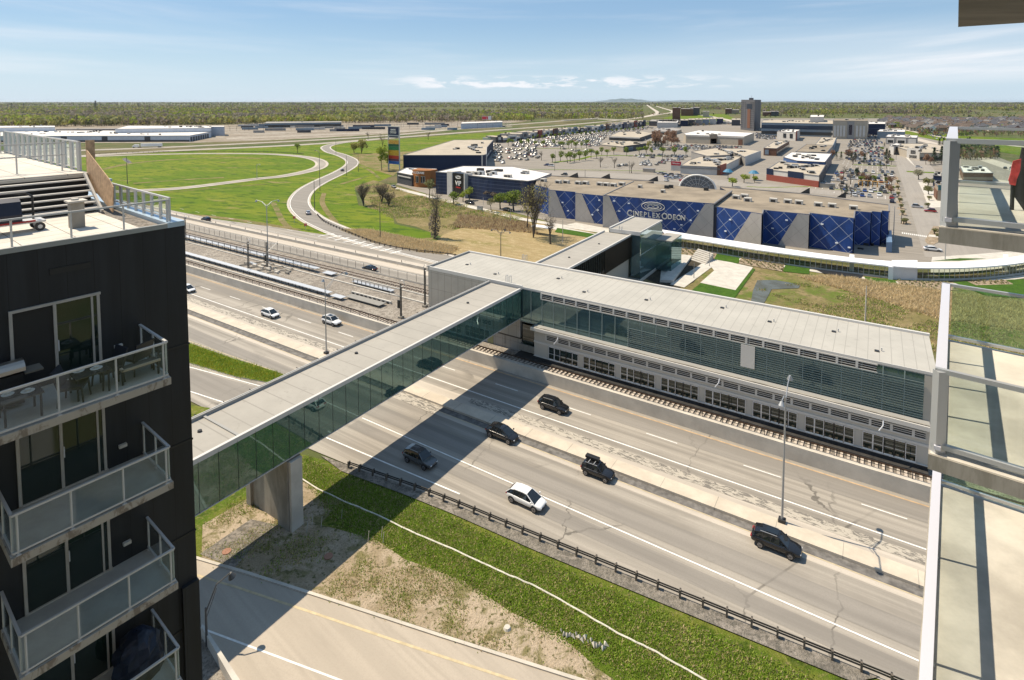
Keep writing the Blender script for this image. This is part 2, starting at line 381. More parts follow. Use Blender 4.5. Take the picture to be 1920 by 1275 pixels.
# patched strips of torn surface on both sides of the median
t_ = NT('torn_asphalt'); pos = t_.map(rot=(0, 0, TH), sc=(.35, 1, 1))
nn = t_.noise(pos, 2.6, 6, .7, 1.2); t_.col(t_.mix(t_.ramp(nn, .50, .54), (.42, .38, .32), (.17, .155, .135))); t_.set(.9)
m_torn = t_.m
sheet('torn_strip', [[W(-700, 64.9), W(-80, 65.1), W(-80, 66.6), W(-700, 66.4)], [W(-50, 65.0), W(8, 65.4), W(8, 66.9), W(-50, 66.5)], [W(-67, 60.4), W(-52, 59.8), W(-52, 62.2), W(-67, 62.6)]], .130, m_torn)
# raised concrete median
b = MB()
pl = [W(-700, 62.0), W(120, 62.0), W(120, 64.0), W(-700, 64.0)]
b.prism(pl, 0, .42, m_median)
k = -160
jb = MB()
while k < 60:
    jb.obox((*W(k, 61.99), .1), (U[0]*.05, U[1]*.05, 0), (V[0]*2.02, V[1]*2.02, 0), (0, 0, .325), m_concd); k += 6.1
o = b.build('median_kerb'); tag(o, kind='structure'); tag(jb.build('median_joint', o), kind=None)
sheet('median_gutter', [stq(-700, 120, 60.9, 61.98)], .134, M('gutter_tar', (.15, .14, .13), .9, .35, 1.2, stretch=(1, 1, 1)))
# green islands between ramp and motorway
def island(name, pts, z0, h, m):
    b = MB(); b.prism(gp(pts), z0, h, m_conc, m); o = b.build(name); tag(o, kind='structure'); return o
island('grass_island', [(340, 640), (352, 644), (430, 672), (520, 700), (548, 712), (500, 719), (440, 708), (355, 682), (330, 676)], 0, .25, m_verge)
island('grass_island', [(340, 758), (358, 762), (394, 768), (372, 788), (340, 800)], 0, .25, m_verge)
# frontage road and near embankment (slopes kept level)
fr = [(375, 1050), (470, 1078), (600, 1120), (820, 1192), (1080, 1275), (1500, 1412)]
fg = gp(fr); d0 = (fg[0][0]-fg[1][0], fg[0][1]-fg[1][1]); dl = sqrt(d0[0]**2+d0[1]**2)
fg = [(fg[0][0]+d0[0]/dl*120, fg[0][1]+d0[1]/dl*120)]+fg
dL = (fg[-1][0]-fg[-2][0], fg[-1][1]-fg[-2][1]); dl = sqrt(dL[0]**2+dL[1]**2); fg.append((fg[-1][0]+dL[0]/dl*60, fg[-1][1]+dL[1]/dl*60))
b = MB(); ribbon(b, fg, 13.5, .05, m_front, -6.75); tag(b.build('frontage_road'), kind='structure')
b = MB(); ribbon(b, fg, .22, .062, m_yellow, -1.55); ribbon(b, fg, .16, .062, m_white, -5.75); tag(b.build('frontage_markings'), kind='structure')
b = MB(); b.tube(fg, .28, 0, .16, m_conc); tag(b.build('frontage_kerb'), kind='structure')
ge = gp([(430, 830), (560, 850), (668, 880), (810, 930), (1000, 1008), (1300, 1130), (1650, 1272)])
ge = [(ge[0][0]-U[0]*150, ge[0][1]-U[1]*150)]+ge+[W(40, 51.5)]
def resamp(l, n):
    d = [0]
    for p, q in zip(l, l[1:]): d.append(d[-1]+sqrt((q[0]-p[0])**2+(q[1]-p[1])**2))
    out = []
    for i in range(n+1):
        x = d[-1]*i/n; k = max(j for j in range(len(l)-1) if d[j] <= x+1e-9); f = (x-d[k])/(d[k+1]-d[k]); out.append((l[k][0]+(l[k+1][0]-l[k][0])*f, l[k][1]+(l[k+1][1]-l[k][1])*f))
    return out
ra, rb_ = resamp(fg, 50), resamp(ge, 50); b = MB()
for i in range(50): b.face([(*ra[i], .04), (*ra[i+1], .04), (*rb_[i+1], .04), (*rb_[i], .04)], m_verge)
tag(b.build('verge'), kind='structure')
s1 = [(378, 1046), (600, 1116), (820, 1186), (1080, 1270), (1200, 1310), (1120, 1255), (1050, 1190), (960, 1150), (870, 1090), (760, 1050), (700, 1010), (600, 985), (640, 940), (560, 900), (500, 915), (440, 950), (380, 985)]
sheet('sandy_ground', [gp(s1)], .065, m_sand)
sheet('gravel_path', [gp([(375, 1040), (470, 975), (520, 985), (480, 1020), (440, 1066)])], .09, m_gdark)
sheet('gravel_shoulder', [gp([(600, 855), (668, 880), (810, 930), (1000, 1008), (1300, 1130), (1650, 1272), (1600, 1282), (1280, 1150), (1000, 1033), (840, 962), (760, 930), (640, 885)])], .15, m_gdark)
# railway formation
sheet('ballast', [stq(-700, 140, 76.9, 98.6)], 1.6, m_gravel)
b = MB(); b.prism(stq(-700, 140, 76.2, 76.9), 0, 2.0, m_conc); b.prism(stq(-700, 140, 98.6, 99.1), 0, 2.0, m_conc)
tag(b.build('retaining_wall'), 'low concrete retaining walls edging the railway beside the motorway', 'wall')
# far barrier between collector and carriageway
b = MB()
b.prism(stq(-700, 140, 111.6, 112.0), 0, .85, m_conc); o = b.build('concrete_barrier'); tag(o, 'long concrete barrier with delineator posts on the far carriageway', 'barrier')
b = MB()
for k in range(26): b.cyl((*W(-320+k*9.2, 111.8), .85), (*W(-320+k*9.2, 111.8), 1.45), .09, .09, m_black, 6)
b.build('delineator', o)
# ramps
b = MB()
loop = smooth_line(gp([(60, 293), (168, 293.5), (260, 290.5), (377, 288.2), (480, 288.5), (530, 290.5), (568, 294), (592, 299), (603, 305.5), (600, 313), (580, 320.6), (530, 330.6), (480, 336), (351, 352), (266, 357.5), (150, 362)]), 6)
ribbon(b, loop, 9, .15, m_asph_l); 
ribbon(b, loop, 5.5, .165, m_asph)
tag(b.build('loop_ramp'), kind='structure')
b = MB()
sr = smooth_line(gp([(740, 258), (690, 263), (640, 268), (612, 275), (618, 284), (640, 291), (658, 300), (659, 309), (640, 322), (600, 341), (575, 356), (562, 372), (562, 388), (580, 407), (612, 424), (660, 443), (720, 461), (790, 477), (880, 500)]), 6)
ribbon(b, sr, 9.8, .15, m_asph_l); ribbon(b, sr, 8.0, .165, m_asph_d); ribbon(b, sr, .3, .18, m_white, -3.6); ribbon(b, sr, .25, .18, m_white, 3.9)
tag(b.build('curved_ramp'), kind='structure')
b = MB()
for ln, w in (([(100, 284), (160, 282), (300, 277), (480, 268.5), (605, 262), (731, 254), (882, 240), (1000, 231), (1100, 223), (1180, 215)], 15), ([(100, 297), (165, 292), (300, 284), (480, 276), (600, 269.5), (731, 259), (872, 248.5), (960, 242), (1080, 233), (1190, 222), (1240, 214)], 15)):
    l = smooth_line(gp(ln), 4); ribbon(b, l, w, .2, m_asph_l); ribbon(b, l, w*.5, .23, m_asph)
tag(b.build('far_motorway'), kind='structure')
b = MB()
for ln in ([(1190, 222), (1232, 212), (1222, 203), (1212, 196), (1209, 193.2)], [(1240, 214), (1262, 209), (1240, 202), (1222, 196), (1216, 193.2)], [(1232, 213), (1300, 214), (1350, 222), (1390, 232)]):
    l = smooth_line(gp(ln), 6); ribbon(b, l, 17, .25, m_asph_l)
tag(b.build('horizon_road'), kind='structure')
# gore hatching
b = MB(); a0, a1 = G(612, 441), G(760, 478)
for k in range(9):
    f = k/9; c = (a0[0]+(a1[0]-a0[0])*f, a0[1]+(a1[1]-a0[1])*f); w = 2.6-.9*f
    b.face([(c[0]-w*.9, c[1]-w, .19), (c[0]-w*.9+.8, c[1]-w, .19), (c[0]+w*.6+.8, c[1]+w*.7, .19), (c[0]+w*.6, c[1]+w*.7, .19)], m_white)
ribbon(b, smooth_line(gp([(606, 436), (700, 462), (800, 487), (880, 506)]), 4), .3, .185, m_white)
tag(b.build('gore_hatching'), kind='structure')
# rail yard zone, mall paving
sheet('yard_ground', [gp([(-100, 268), (355, 268), (480, 264), (600, 259), (740, 250), (880, 237), (960, 230), (1000, 226), (560, 226), (420, 234), (-100, 234)])], .06, m_yard)
sheet('mall_paving', [gp([(742, 346), (762, 335), (800, 318), (925, 266), (1000, 258), (1120, 243), (1215, 235), (1240, 228), (1400, 222), (1650, 222), (1690, 245), (1790, 262), (1960, 330), (2050, 480), (1925, 486), (1830, 488), (1745, 498), (1600, 486), (1440, 466), (1340, 455), (1180, 440), (1060, 424), (1000, 408), (960, 398), (880, 388)])], .09, m_lot)
sheet('mall_avenue', [[W(13, 200), W(33, 200), W(33, 900), W(13, 900)], gp([(930, 329), (1180, 335), (1340, 348), (1700, 378), (1760, 382), (1760, 377), (1500, 352), (1300, 333), (1100, 322), (930, 320)])], .12, asphalt('avenue_asphalt', (.29, .265, .235), .10, .3, 0, TH+pi/2))
sheet('pavement', [gp([(1722, 342), (1737, 342), (1775, 388), (1745, 390)]), gp([(1732, 366), (1748, 366), (1775, 386), (1741, 388)]), gp([(1684, 280), (1690, 280), (1716, 312), (1708, 306)]), gp([(745, 352), (880, 385), (985, 410), (1180, 442), (1178, 446), (980, 414), (870, 388), (740, 355)]),
       gp([(1015, 425), (1045, 424), (1180, 452), (1175, 462)]), gp([(1080, 418), (1160, 433), (1155, 441), (1062, 422)]), gp([(1745, 498), (1748, 483), (1822, 478), (1925, 470), (1925, 510), (1745, 512)])], .13, m_concw)
sheet('field_right', [gp([(1650, 245), (1700, 252), (1790, 270), (1960, 300), (1960, 262), (1800, 255), (1720, 246)]), gp([(1360, 214), (1280, 213), (1240, 222), (1330, 228), (1385, 225)])], .13, m_lawn)
b = MB()
for ln, w in (([(1630, 238), (1700, 256), (1760, 272), (1850, 300), (1925, 325)], 11), ([(1660, 236), (1760, 256), (1850, 268), (1960, 280)], 7), ([(1650, 230), (1720, 238), (1800, 246)], 9), ([(1790, 340), (1850, 336), (1930, 352)], 9)):
    ribbon(b, smooth_line(gp(ln), 4), w, .17, m_asph_l)
tag(b.build('side_road'), kind='structure')
# land between the station and the curved canopy
sheet('meadow', [gp([(1230, 455), (1300, 452), (1500, 485), (1700, 512), (1925, 500), (2000, 640), (1925, 690), (1757, 660), (1300, 570), (1150, 540)])], .03, m_scrub)
sheet('reed_bed', [gp([(1500, 520), (1560, 518), (1760, 546), (1930, 570), (1930, 620), (1760, 596), (1640, 560)]), gp([(1420, 572), (1560, 585), (1760, 630), (1760, 655), (1400, 592)]), gp([(600, 428), (690, 430), (740, 440), (860, 462), (840, 478), (790, 474), (700, 455)]), gp([(870, 405), (985, 418), (1010, 440), (960, 432), (850, 425)])], .10, m_reedg)
sheet('shaded_basin', [gp([(1203, 520), (1212, 505), (1290, 480), (1345, 478), (1300, 530), (1262, 545)])], .08, m_shade_soil)  # sunken basin, its shade carried by the ground colour
sheet('plaza', [gp([(1363, 491), (1412, 502), (1379, 545), (1313, 531), (1339, 508), (1334, 502), (1283, 540), (1256, 534), (1322, 491), (1330, 485)]), gp([(1240, 505), (1262, 488), (1280, 482), (1262, 512), (1250, 531), (1237, 530)]), gp([(1190, 482), (1262, 478), (1300, 478), (1290, 486), (1240, 486), (1190, 500)]), gp([(1262, 464), (1400, 487), (1560, 512), (1690, 530), (1800, 532), (1925, 516), (1925, 522), (1800, 538), (1690, 534), (1560, 516), (1400, 491), (1262, 469)])], .14, m_concw)
sheet('sod_patch', [gp([(1296, 546), (1314, 531.5), (1379, 545), (1412, 504), (1416, 506), (1376, 562)]), gp([(1345, 474), (1388, 481), (1384, 495), (1338, 487)]), gp([(1474, 494), (1519, 501), (1517, 515), (1468, 510)]), gp([(1620, 519), (1678, 527), (1688, 541), (1628, 534)]), gp([(1786, 530), (1830, 528), (1925, 524), (1925, 560), (1850, 556)]), gp([(1045, 428), (1118, 440), (1110, 447), (1040, 436)]), gp([(1748, 490), (1800, 485), (1850, 486), (1800, 490)])], .15, m_dgrass)
MUL = [gp([(1262, 464), (1345, 475), (1338, 489), (1315, 484), (1285, 478)]), gp([(1390, 482), (1472, 494), (1466, 510), (1385, 495)]), gp([(1681, 527), (1772, 530), (1798, 546), (1692, 541)]), gp([(1812, 528), (1885, 526), (1900, 534), (1830, 536)])]
sheet('mulch_bed', MUL, .16, m_mulch)
sheet('tarp', [gp([(1520, 502), (1560, 508), (1618, 517), (1614, 525), (1560, 516), (1544, 514)])], .2, simple('tarp_black', (.02, .02, .022), .4))
t_ = NT('pond_water'); t_.col(t_.mix(t_.ramp(t_.noise(t_.pos(), .25, 4), .4, .6), (.07, .06, .02), (.10, .10, .07))); t_.set(.12, 0, .5)
sheet('pond', [gp([(1420, 526), (1455, 526), (1500, 534), (1498, 541), (1447, 543), (1440, 556), (1432, 570), (1408, 566), (1412, 545)])], .12, t_.m)
# sloping hoarding, wavy land at the skyline
b = MB(); random.seed(5)
mh = M('far_hill', (.13, .175, .20), 1, .1, .001)  # blue-grey of distant air put into the hill colour
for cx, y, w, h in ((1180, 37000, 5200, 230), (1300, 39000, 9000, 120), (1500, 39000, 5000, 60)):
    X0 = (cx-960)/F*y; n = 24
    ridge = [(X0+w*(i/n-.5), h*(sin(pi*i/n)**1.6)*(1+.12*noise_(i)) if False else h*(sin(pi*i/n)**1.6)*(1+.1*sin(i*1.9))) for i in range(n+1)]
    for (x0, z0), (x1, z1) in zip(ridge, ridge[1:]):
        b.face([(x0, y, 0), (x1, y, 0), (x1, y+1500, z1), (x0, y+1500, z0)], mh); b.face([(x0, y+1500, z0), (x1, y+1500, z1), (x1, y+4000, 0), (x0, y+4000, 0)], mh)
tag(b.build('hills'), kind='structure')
# dry furrows and ditches on the lawns, sidings in the yard
b = MB()
for k, (ln, w) in enumerate((([(190, 318), (250, 306), (330, 299), (420, 296), (490, 297)], 5), ([(250, 344), (330, 338), (420, 333)], 4), ([(512, 380), (520, 395), (530, 415), (545, 430)], 2.2), ([(608, 362), (604, 378), (612, 395), (630, 418)], 2.2), ([(640, 345), (668, 337), (690, 330)], 2.5), ([(345, 402), (440, 412), (560, 432)], 3), ([(660, 305), (690, 318), (712, 335)], 2), ([(760, 272), (860, 264), (930, 256)], 4), ([(190, 372), (300, 362), (420, 352), (500, 345)], 1.6), ([(660, 288), (700, 292), (745, 294)], 8))):
    ribbon(b, smooth_line(gp(ln), 5), w, .075+.004*k, m_scrub)
tag(b.build('dry_furrows'), kind='structure')
b = MB(); random.seed(14)
for k in range(16):
    f = k/15; y0_, y1_ = 262-f*22, 247-f*14
    ribbon(b, gp([(425, y0_), (960, y1_-8)]), random.uniform(1.5, 5), .09+.004*k, random.choice([m_gdark, m_asph_l, m_conc, m_gravel, m_asph_d]))
tag(b.build('yard_sidings'), kind='structure')
# ================================================================ apartment building on the left
def cladding():
    t = NT('black_cladding'); v = t.map(rot=(0, 0, -(pi/2-PH)))
    o = t.N.new('ShaderNodeSeparateXYZ'); t.L.new(v, o.inputs[0])
    n = t.noise(t.map(rot=(0, 0, -(pi/2-PH)), sc=(1, 1, .08)), 2.2, 4)
    fr = t.m_('FRACT', t.m_('MULTIPLY', t.m_('ADD', o.outputs[0], o.outputs[1]), 1.6))
    c = t.mix(t.ramp(n, .3, .7), (.013, .0145, .017), (.024, .026, .029)); c = t.mix(t.m_('LESS_THAN', fr, .02), c, (.006, .006, .006))
    t.col(c); t.set(t.ramp(n, .3, .7, .5, .62), 0, .35); return t.m
m_clad = cladding()
m_frame = M('window_frame', (.40, .37, .33), .5, .06, 2)
m_rail = simple('rail_paint', (.52, .51, .49), .4, .15)
m_glassb = thin_glass('balcony_glass', (.95, .98, .965), .99, f0=.025)
m_glassd = simple('door_glass', (.012, .022, .018), .04, 0, .9)
m_room = simple('dark_room', (.02, .018, .016), .8)
m_curt = simple('curtain', (.16, .14, .11), .9)
t_ = NT('slab_edge'); n_ = t_.noise(t_.map(sc=(1, 1, .5)), 3.0, 6, .75, .6)
t_.col(t_.mix(t_.ramp(n_, .50, .60), (.40, .36, .30), (.22, .18, .14))); t_.set(.9, 0, .2); t_.bump(n_, .4, .02); m_slab = t_.m
m_floorb = M('balcony_floor', (.36, .35, .32), .6, .14, .8)
def pA(a, b, z): p = AB(a, b); return (p[0], p[1], z)
def vA(a=0, b=0, z=0): return (a*A_[0]+b*B_[0], a*A_[1]+b*B_[1], z)
AW, BC, ZR = -19.28, 7.55, 41.16
LB = empty('apartment_building', pA(AW-9, 0, 0), 'black clad apartment building with glass balconies and a paved roof terrace at the left', 'building')
b = MB(); b.obox(pA(AW-24, -16, 0), vA(24), vA(0, BC+16), (0, 0, ZR-.12), m_clad); wall = b.build('wall', LB)
b = MB()
for z in (37.14, 33.94, 30.82, 27.7): b.obox(pA(AW+.002, 6.3, z), vA(.02), vA(0, 1.27), (0, 0, .06), m_black); b.obox(pA(AW+.002, -2, z), vA(.02), vA(0, 4.4), (0, 0, .06), m_black)
b.obox(pA(AW, 4.1, 40.27), vA(.03), vA(0, .92), (0, 0, .16), m_black)
b.build('seam', wall)
b = MB(); b.obox(pA(AW+.004, BC-.5, 29.2), vA(.14), vA(0, .5), (0, 0, -29), m_clad); b.build('corner_panel', LB)
# roof slab, pavers, parapet flashing
def pavers():
    t = NT('roof_paver'); v = t.map(rot=(0, 0, -(pi/2-PH)))
    o = t.N.new('ShaderNodeSeparateXYZ'); t.L.new(v, o.inputs[0])
    fa = t.m_('FRACT', t.m_('MULTIPLY', o.outputs[1], 1/.62)); fb = t.m_('FRACT', t.m_('MULTIPLY', o.outputs[0], 1/1.2))
    ln = t.m_('MAXIMUM', t.m_('LESS_THAN', fa, .035), t.m_('LESS_THAN', fb, .02))
    c = t.mix(t.ramp(t.noise(t.pos(), 1.1, 5), .3, .7), (.50, .46, .40), (.60, .56, .50)); c = t.mix(ln, c, (.16, .145, .13)); t.col(c); t.set(.85); return t.m
m_pav = pavers()
b = MB(); b.obox(pA(AW-24, -16, ZR-.12), vA(23.9), vA(0, BC+16-1.15), (0, 0, .08), m_pav); b.build('terrace_floor', LB)
m_flash = simple('blue_grey_flashing', (.40, .50, .60), .4, .4)
b = MB(); b.obox(pA(AW-24, BC-.5, ZR-.12), vA(24.02), vA(0, .5), (0, 0, .16), m_flash); b.obox(pA(AW-.09, -16, ZR-.12), vA(.11), vA(0, BC+15.5), (0, 0, .14), simple('parapet_cap', (.30, .31, .30), .5, .3)); b.build('flashing', LB)
b = MB(); b.obox(pA(AW-24, BC-1.15, ZR-.12), vA(23.9), vA(0, .6), (0, 0, .05), m_gravel); b.build('roof_gravel', LB)
b = MB(); b.obox(pA(-45, BC, 25), vA(13.5), vA(0, 1.6), (0, 0, 16.2), m_clad); b.obox(pA(-45.05, BC, 41.2), vA(13.6), vA(0, 1.65), (0, 0, .12), m_flash); b.build('side_wing', LB)
# windows / patio doors
def patio(z0, first=False):
    root = MB(); f = .07; b0, b1, zt = 3.2, 5.22, z0+2.22
    for bb in (b0, 4.12, b1-.1): root.obox(pA(AW, bb, z0), vA(.06), vA(0, f), (0, 0, zt-z0), m_frame)
    root.obox(pA(AW, b0, zt), vA(.06), vA(0, b1-b0), (0, 0, f), m_frame); root.obox(pA(AW, b0, z0-.03), vA(.06), vA(0, b1-b0), (0, 0, .06), m_frame)
    root.obox(pA(AW, b1-.24, z0), vA(.05), vA(0, .05), (0, 0, zt-z0), m_frame); root.obox(pA(AW+.01, 4.19, z0+.9), vA(.07), vA(0, .025), (0, 0, .3), m_alu)
    o = root.build('patio_door', LB)
    g = MB(); 
    if first: g.obox(pA(AW+.003, b0+.07, z0), vA(.012), vA(0, .86), (0, 0, zt-z0), m_room)
    else: g.obox(pA(AW+.003, b0+.07, z0), vA(.012), vA(0, .86), (0, 0, zt-z0), m_glassd)
    g.obox(pA(AW+.003, 4.19, z0), vA(.02), vA(0, .95), (0, 0, zt-z0), m_glassd); g.build('pane', o)
for i, z0 in enumerate((37.22, 34.17, 31.12, 28.07)): patio(z0, i == 0)
b = MB()
for z0 in (37.22, 34.17, 31.12): b.obox(pA(AW, 5.5, z0+.5), vA(.1), vA(0, .2), (0, 0, .09), m_concw)
for k, z0 in enumerate((37.22, 34.17, 31.12)):
    q = MB(); q.obox(pA(AW, 5.5, z0+.5), vA(.1), vA(0, .2), (0, 0, .09), m_concw); q.build('wall_light', LB)
def railing(parent, corners, z, h=1.02, posts=1.15, w=.06, end_posts=False, glass=True, toe=.08, topw=.065, m=None, pn='railing'):
    m = m or m_rail; r = MB()
    for (a0, b0), (a1, b1) in zip(corners, corners[1:]):
        L = sqrt((a1-a0)**2+(b1-b0)**2)
        r.bar(pA(a0, b0, z+h), pA(a1, b1, z+h), topw, m, .05); r.bar(pA(a0, b0, z+toe), pA(a1, b1, z+toe), .04, m, .045)
        n = max(1, round(L/posts))
        for k in range(n+1):
            f = (k+.08)/n if k == 0 else ((k-.08)/n if k == n else k/n)
            aa, bb = a0+(a1-a0)*f, b0+(b1-b0)*f
            r.bar(pA(aa, bb, z-.05), pA(aa, bb, z+h), w*.6, m, w*.6)
            r.obox(pA(aa-.05, bb-.05, z-.03), vA(.1), vA(0, .1), (0, 0, .05), m)
    o = r.build(pn, parent)
    if glass:
        g = MB()
        for (a0, b0), (a1, b1) in zip(corners, corners[1:]): g.bar(pA(a0, b0, z+h/2+toe/2), pA(a1, b1, z+h/2+toe/2), .01, m_glassb, h-toe-.06)
        g.build('glass_panel', o)
    return o
def balcony(zt, bl, br, ao=-17.2, parent=LB):
    s = MB(); s.obox(pA(AW, bl, zt-.2), vA(ao-AW), vA(0, br-bl), (0, 0, .2), m_slab)
    s.obox(pA(AW, bl+.03, zt), vA(ao-AW-.03), vA(0, br-bl-.06), (0, 0, .006), m_floorb)
    o = s.build('balcony', parent)
    railing(o, [(AW+.02, br-.06), (ao-.06, br-.06), (ao-.06, bl+.06), (AW+.02, bl+.06)] if bl > -2 else [(AW+.02, br-.06), (ao-.06, br-.06), (ao-.06, bl+.06)], zt)
    return o
balcony(37.2, -2.5, 6.24); balcony(34.15, 2.66, 6.2); balcony(31.1, 2.7, 6.22); balcony(28.05, 2.7, 6.25)
# roof terrace: rails, steps, upper deck
ZT = ZR-.04
railing(LB, [(-19.42, -3.0), (-19.42, BC-.35)], ZT, .78, 1.3, glass=False, toe=.78, topw=.05)
railing(LB, [(-19.46, BC-.35), (-25.2, BC-.35)], ZT, .82, .72, w=.12, toe=.2)
railing(LB, [(-25.2, 4.0), (-25.2, 4.01)], ZT, .3, glass=False) if False else None
m_wstep = simple('step_edge', (.55, .53, .5), .5)
b = MB(); zU = 42.36
b.obox(pA(-43, -16, ZT), vA(17.75), vA(0, 22.6), (0, 0, zU-ZT-.04), simple('deck_skirt', (.05, .05, .05), .8)); b.obox(pA(-43, -16, zU-.04), vA(17.8), vA(0, 22.65), (0, 0, .05), m_pav); b.obox(pA(-25.2, -16, zU-.14), vA(.06), vA(0, 22.65), (0, 0, .1), m_conc)
b.build('upper_deck', LB)
b = MB(); n = 7
for i in range(1, n):
    f = i/n; a0 = -25.14+f*1.75; z = zU-(zU-ZT)*f
    b.obox(pA(a0-.14, 3.6 if i > 0 else 4, z-.05), vA(.20), vA(0, 2.85), (0, 0, .045), m_wstep)
    b.obox(pA(a0-.13, 3.62, z-.17), vA(.02), vA(0, 2.8), (0, 0, .12), m_black)
b.bar(pA(-25.1, 6.48, zU), pA(-23.3, 6.48, ZT+.05), .07, m_rail, .12); b.bar(pA(-25.1, 3.62, zU), pA(-23.9, 3.62, ZT+.3), .07, m_rail, .12)
b.bar(pA(-24.2, 5, ZT-.02+.03), pA(-24.2, 6.4, ZT+.03), .5, m_black, .02)
b.build('steps', LB)
railing(LB, [(-25.9, 6.56), (-38, 6.56)], zU, 1.12, .95, w=.18, toe=.12)
railing(LB, [(-26.6, 6.3), (-26.6, -8)], zU, 1.08, 1.45, glass=False, toe=.62, topw=.05)
railing(LB, [(-38, 6.5), (-38, -8)], zU, 1.1, 1.6, toe=.12)
m_osb = M('chipboard', (.46, .31, .19), .85, .22, 6, det=6)
b = MB(); b.obox(pA(-25.35, 6.62, zU-.55), vA(.02), vA(0, .28), (0, 0, 1.75), m_osb)
P = [(-25.3, zU+.85), (-25.3, zU-.35), (-22.75, ZT+.05), (-22.6, ZT+.95), (-23.0, ZT+1.2)]
pts0 = [pA(q[0], 6.62, q[1]) for q in P]; pts1 = [pA(q[0], 6.65, q[1]) for q in P]
b.mesh(pts0+pts1, [(0, 1, 2, 3, 4), (9, 8, 7, 6, 5)]+[(i, (i+1) % 5, 5+(i+1) % 5, 5+i) for i in range(5)], m_osb)
b.thing('plywood_sheet', 'chipboard sheets propped beside the roof terrace steps', 'board')
b = MB(); b.obox(pA(-21.35, 5.05, ZT), vA(.34), vA(0, .34), (0, 0, .80), m_concd); b.obox(pA(-21.42, 4.98, ZT+.8), vA(.48), vA(0, .48), (0, 0, .05), m_concw); b.cyl(pA(-21.2, 5.2, ZT+.85), pA(-21.2, 5.2, ZT+.9), .1, .1, m_concw)
b.thing('roof_vent', 'square grey vent stack with a flat cap on the roof terrace', 'vent')
# wheeled cart under a dark cover
ct = empty('wheeled_cart', pA(-21.9, 3.3, ZT), 'flat wheeled cart carrying a black covered machine on the roof terrace', 'cart')
m_redp = simple('red_paint', (.35, .02, .02), .5); m_navyc = simple('navy_cover', (.008, .012, .03), .45)
b = MB(); b.obox(pA(-22.2, 1.8, ZT+.26), vA(.7), vA(0, 2.75), (0, 0, .05), m_steel); b.obox(pA(-21.5, 1.8, ZT+.30), vA(.03), vA(0, 2.5), (0, 0, .05), m_redp); b.build('platform', ct)
b = MB()
prof = [(0, 0), (.7, 0), (.74, .25), (.62, .62), (.35, .72), (.06, .62), (-.03, .25)]
for i in range(5):
    pass
L0 = [pA(-22.2+p[0], 1.6, ZT+.31+p[1]) for p in prof]; L1 = [pA(-22.2+p[0], 4.0, ZT+.31+p[1]) for p in prof]
k = len(prof); b.mesh(L0+L1, [tuple(range(k))[::-1], tuple(range(k, 2*k))]+[(i, (i+1) % k, k+(i+1) % k, k+i) for i in range(k)], m_navyc); b.build('cover', ct)
b = MB(); hp = [pA(-22.0, 4.35, ZT+.3), pA(-22.0, 4.35, ZT+1.0), pA(-22.0, 4.2, ZT+1.12), pA(-22.0, 3.2, ZT+1.12)]; b.path(hp, .03, m_dark); b.build('handle', ct)
for bb in (2.3, 4.4):
    for aa in (-22.1, -21.55):
        w = MB(); w.cyl(pA(aa, bb, ZT+.13), pA(aa+.06, bb, ZT+.13), .13, .13, m_dark, 14); w.cyl(pA(aa-.01, bb, ZT+.13), pA(aa+.07, bb, ZT+.13), .06, .06, m_steel, 10); w.build('wheel', ct)
# balcony furniture: grill, table, chairs
zF = 37.21
gr = empty('barbecue_grill', pA(-18.75, 3.15, zF), 'stainless steel barbecue grill against the patio door of the top balcony', 'grill')
b = MB(); n = 8; hood = [(.28*cos(pi*i/n), .02+.24*sin(pi*i/n)) for i in range(n+1)]
L0 = [pA(-18.75+p[0], 2.45, zF+.9+p[1]) for p in hood]; L1 = [pA(-18.75+p[0], 3.35, zF+.9+p[1]) for p in hood]; k = n+1
m_inox = simple('stainless', (.42, .38, .33), .28, .85)
b.mesh(L0+L1, [tuple(range(k)), tuple(range(k, 2*k))[::-1]]+[(i, k+i, k+(i+1) % k, (i+1) % k) for i in range(k)], m_inox); b.build('hood', gr)
b = MB(); b.obox(pA(-19.0, 2.5, zF+.08), vA(.5), vA(0, .8), (0, 0, .78), m_black); b.build('cabinet', gr)
b = MB(); b.obox(pA(-19.0, 3.34, zF+.78), vA(.45), vA(0, .38), (0, 0, .04), m_curt); b.build('side_shelf', gr)
def ochair(a, bb, rz, label, col):
    e = empty('patio_chair', pA(a, bb, zF), label, 'chair', 'chairs on the top balcony')
    def q(x, y, z): ca, sa = cos(rz), sin(rz); return pA(a+x*ca-y*sa, bb+x*sa+y*ca, zF+z)
    s = MB(); s.mesh([q(-.26, -.26, .40), q(.26, -.26, .40), q(.26, .26, .40), q(-.26, .26, .40), q(-.26, -.26, .48), q(.26, -.26, .48), q(.26, .26, .48), q(-.26, .26, .48)], [(3, 2, 1, 0), (4, 5, 6, 7), (0, 1, 5, 4), (1, 2, 6, 5), (2, 3, 7, 6), (3, 0, 4, 7)], col); s.build('seat', e)
    s = MB(); s.mesh([q(-.26, .22, .46), q(.26, .22, .46), q(.26, .28, .46), q(-.26, .28, .46), q(-.28, .36, .92), q(.28, .36, .92), q(.28, .41, .92), q(-.28, .41, .92)], [(3, 2, 1, 0), (4, 5, 6, 7), (0, 1, 5, 4), (1, 2, 6, 5), (2, 3, 7, 6), (3, 0, 4, 7)], col); s.build('backrest', e)
    for x in (-.24, .24):
        for y in (-.24, .24): s = MB(); s.cyl(q(x*1.15, y*1.15, 0), q(x, y, .42), .02, .028, m_black, 6); s.build('leg', e)
m_wick = simple('dark_wicker', (.012, .013, .018), .5); m_ottom = simple('ottoman_cloth', (.10, .09, .075), .8)
ochair(-17.75, 4.15, 2.6, 'black patio chair seen side on nearest the middle railing post', m_wick)
ochair(-18.1, 5.0, 0.2, 'black patio chair behind the small table with its back to the door wall', m_wick)
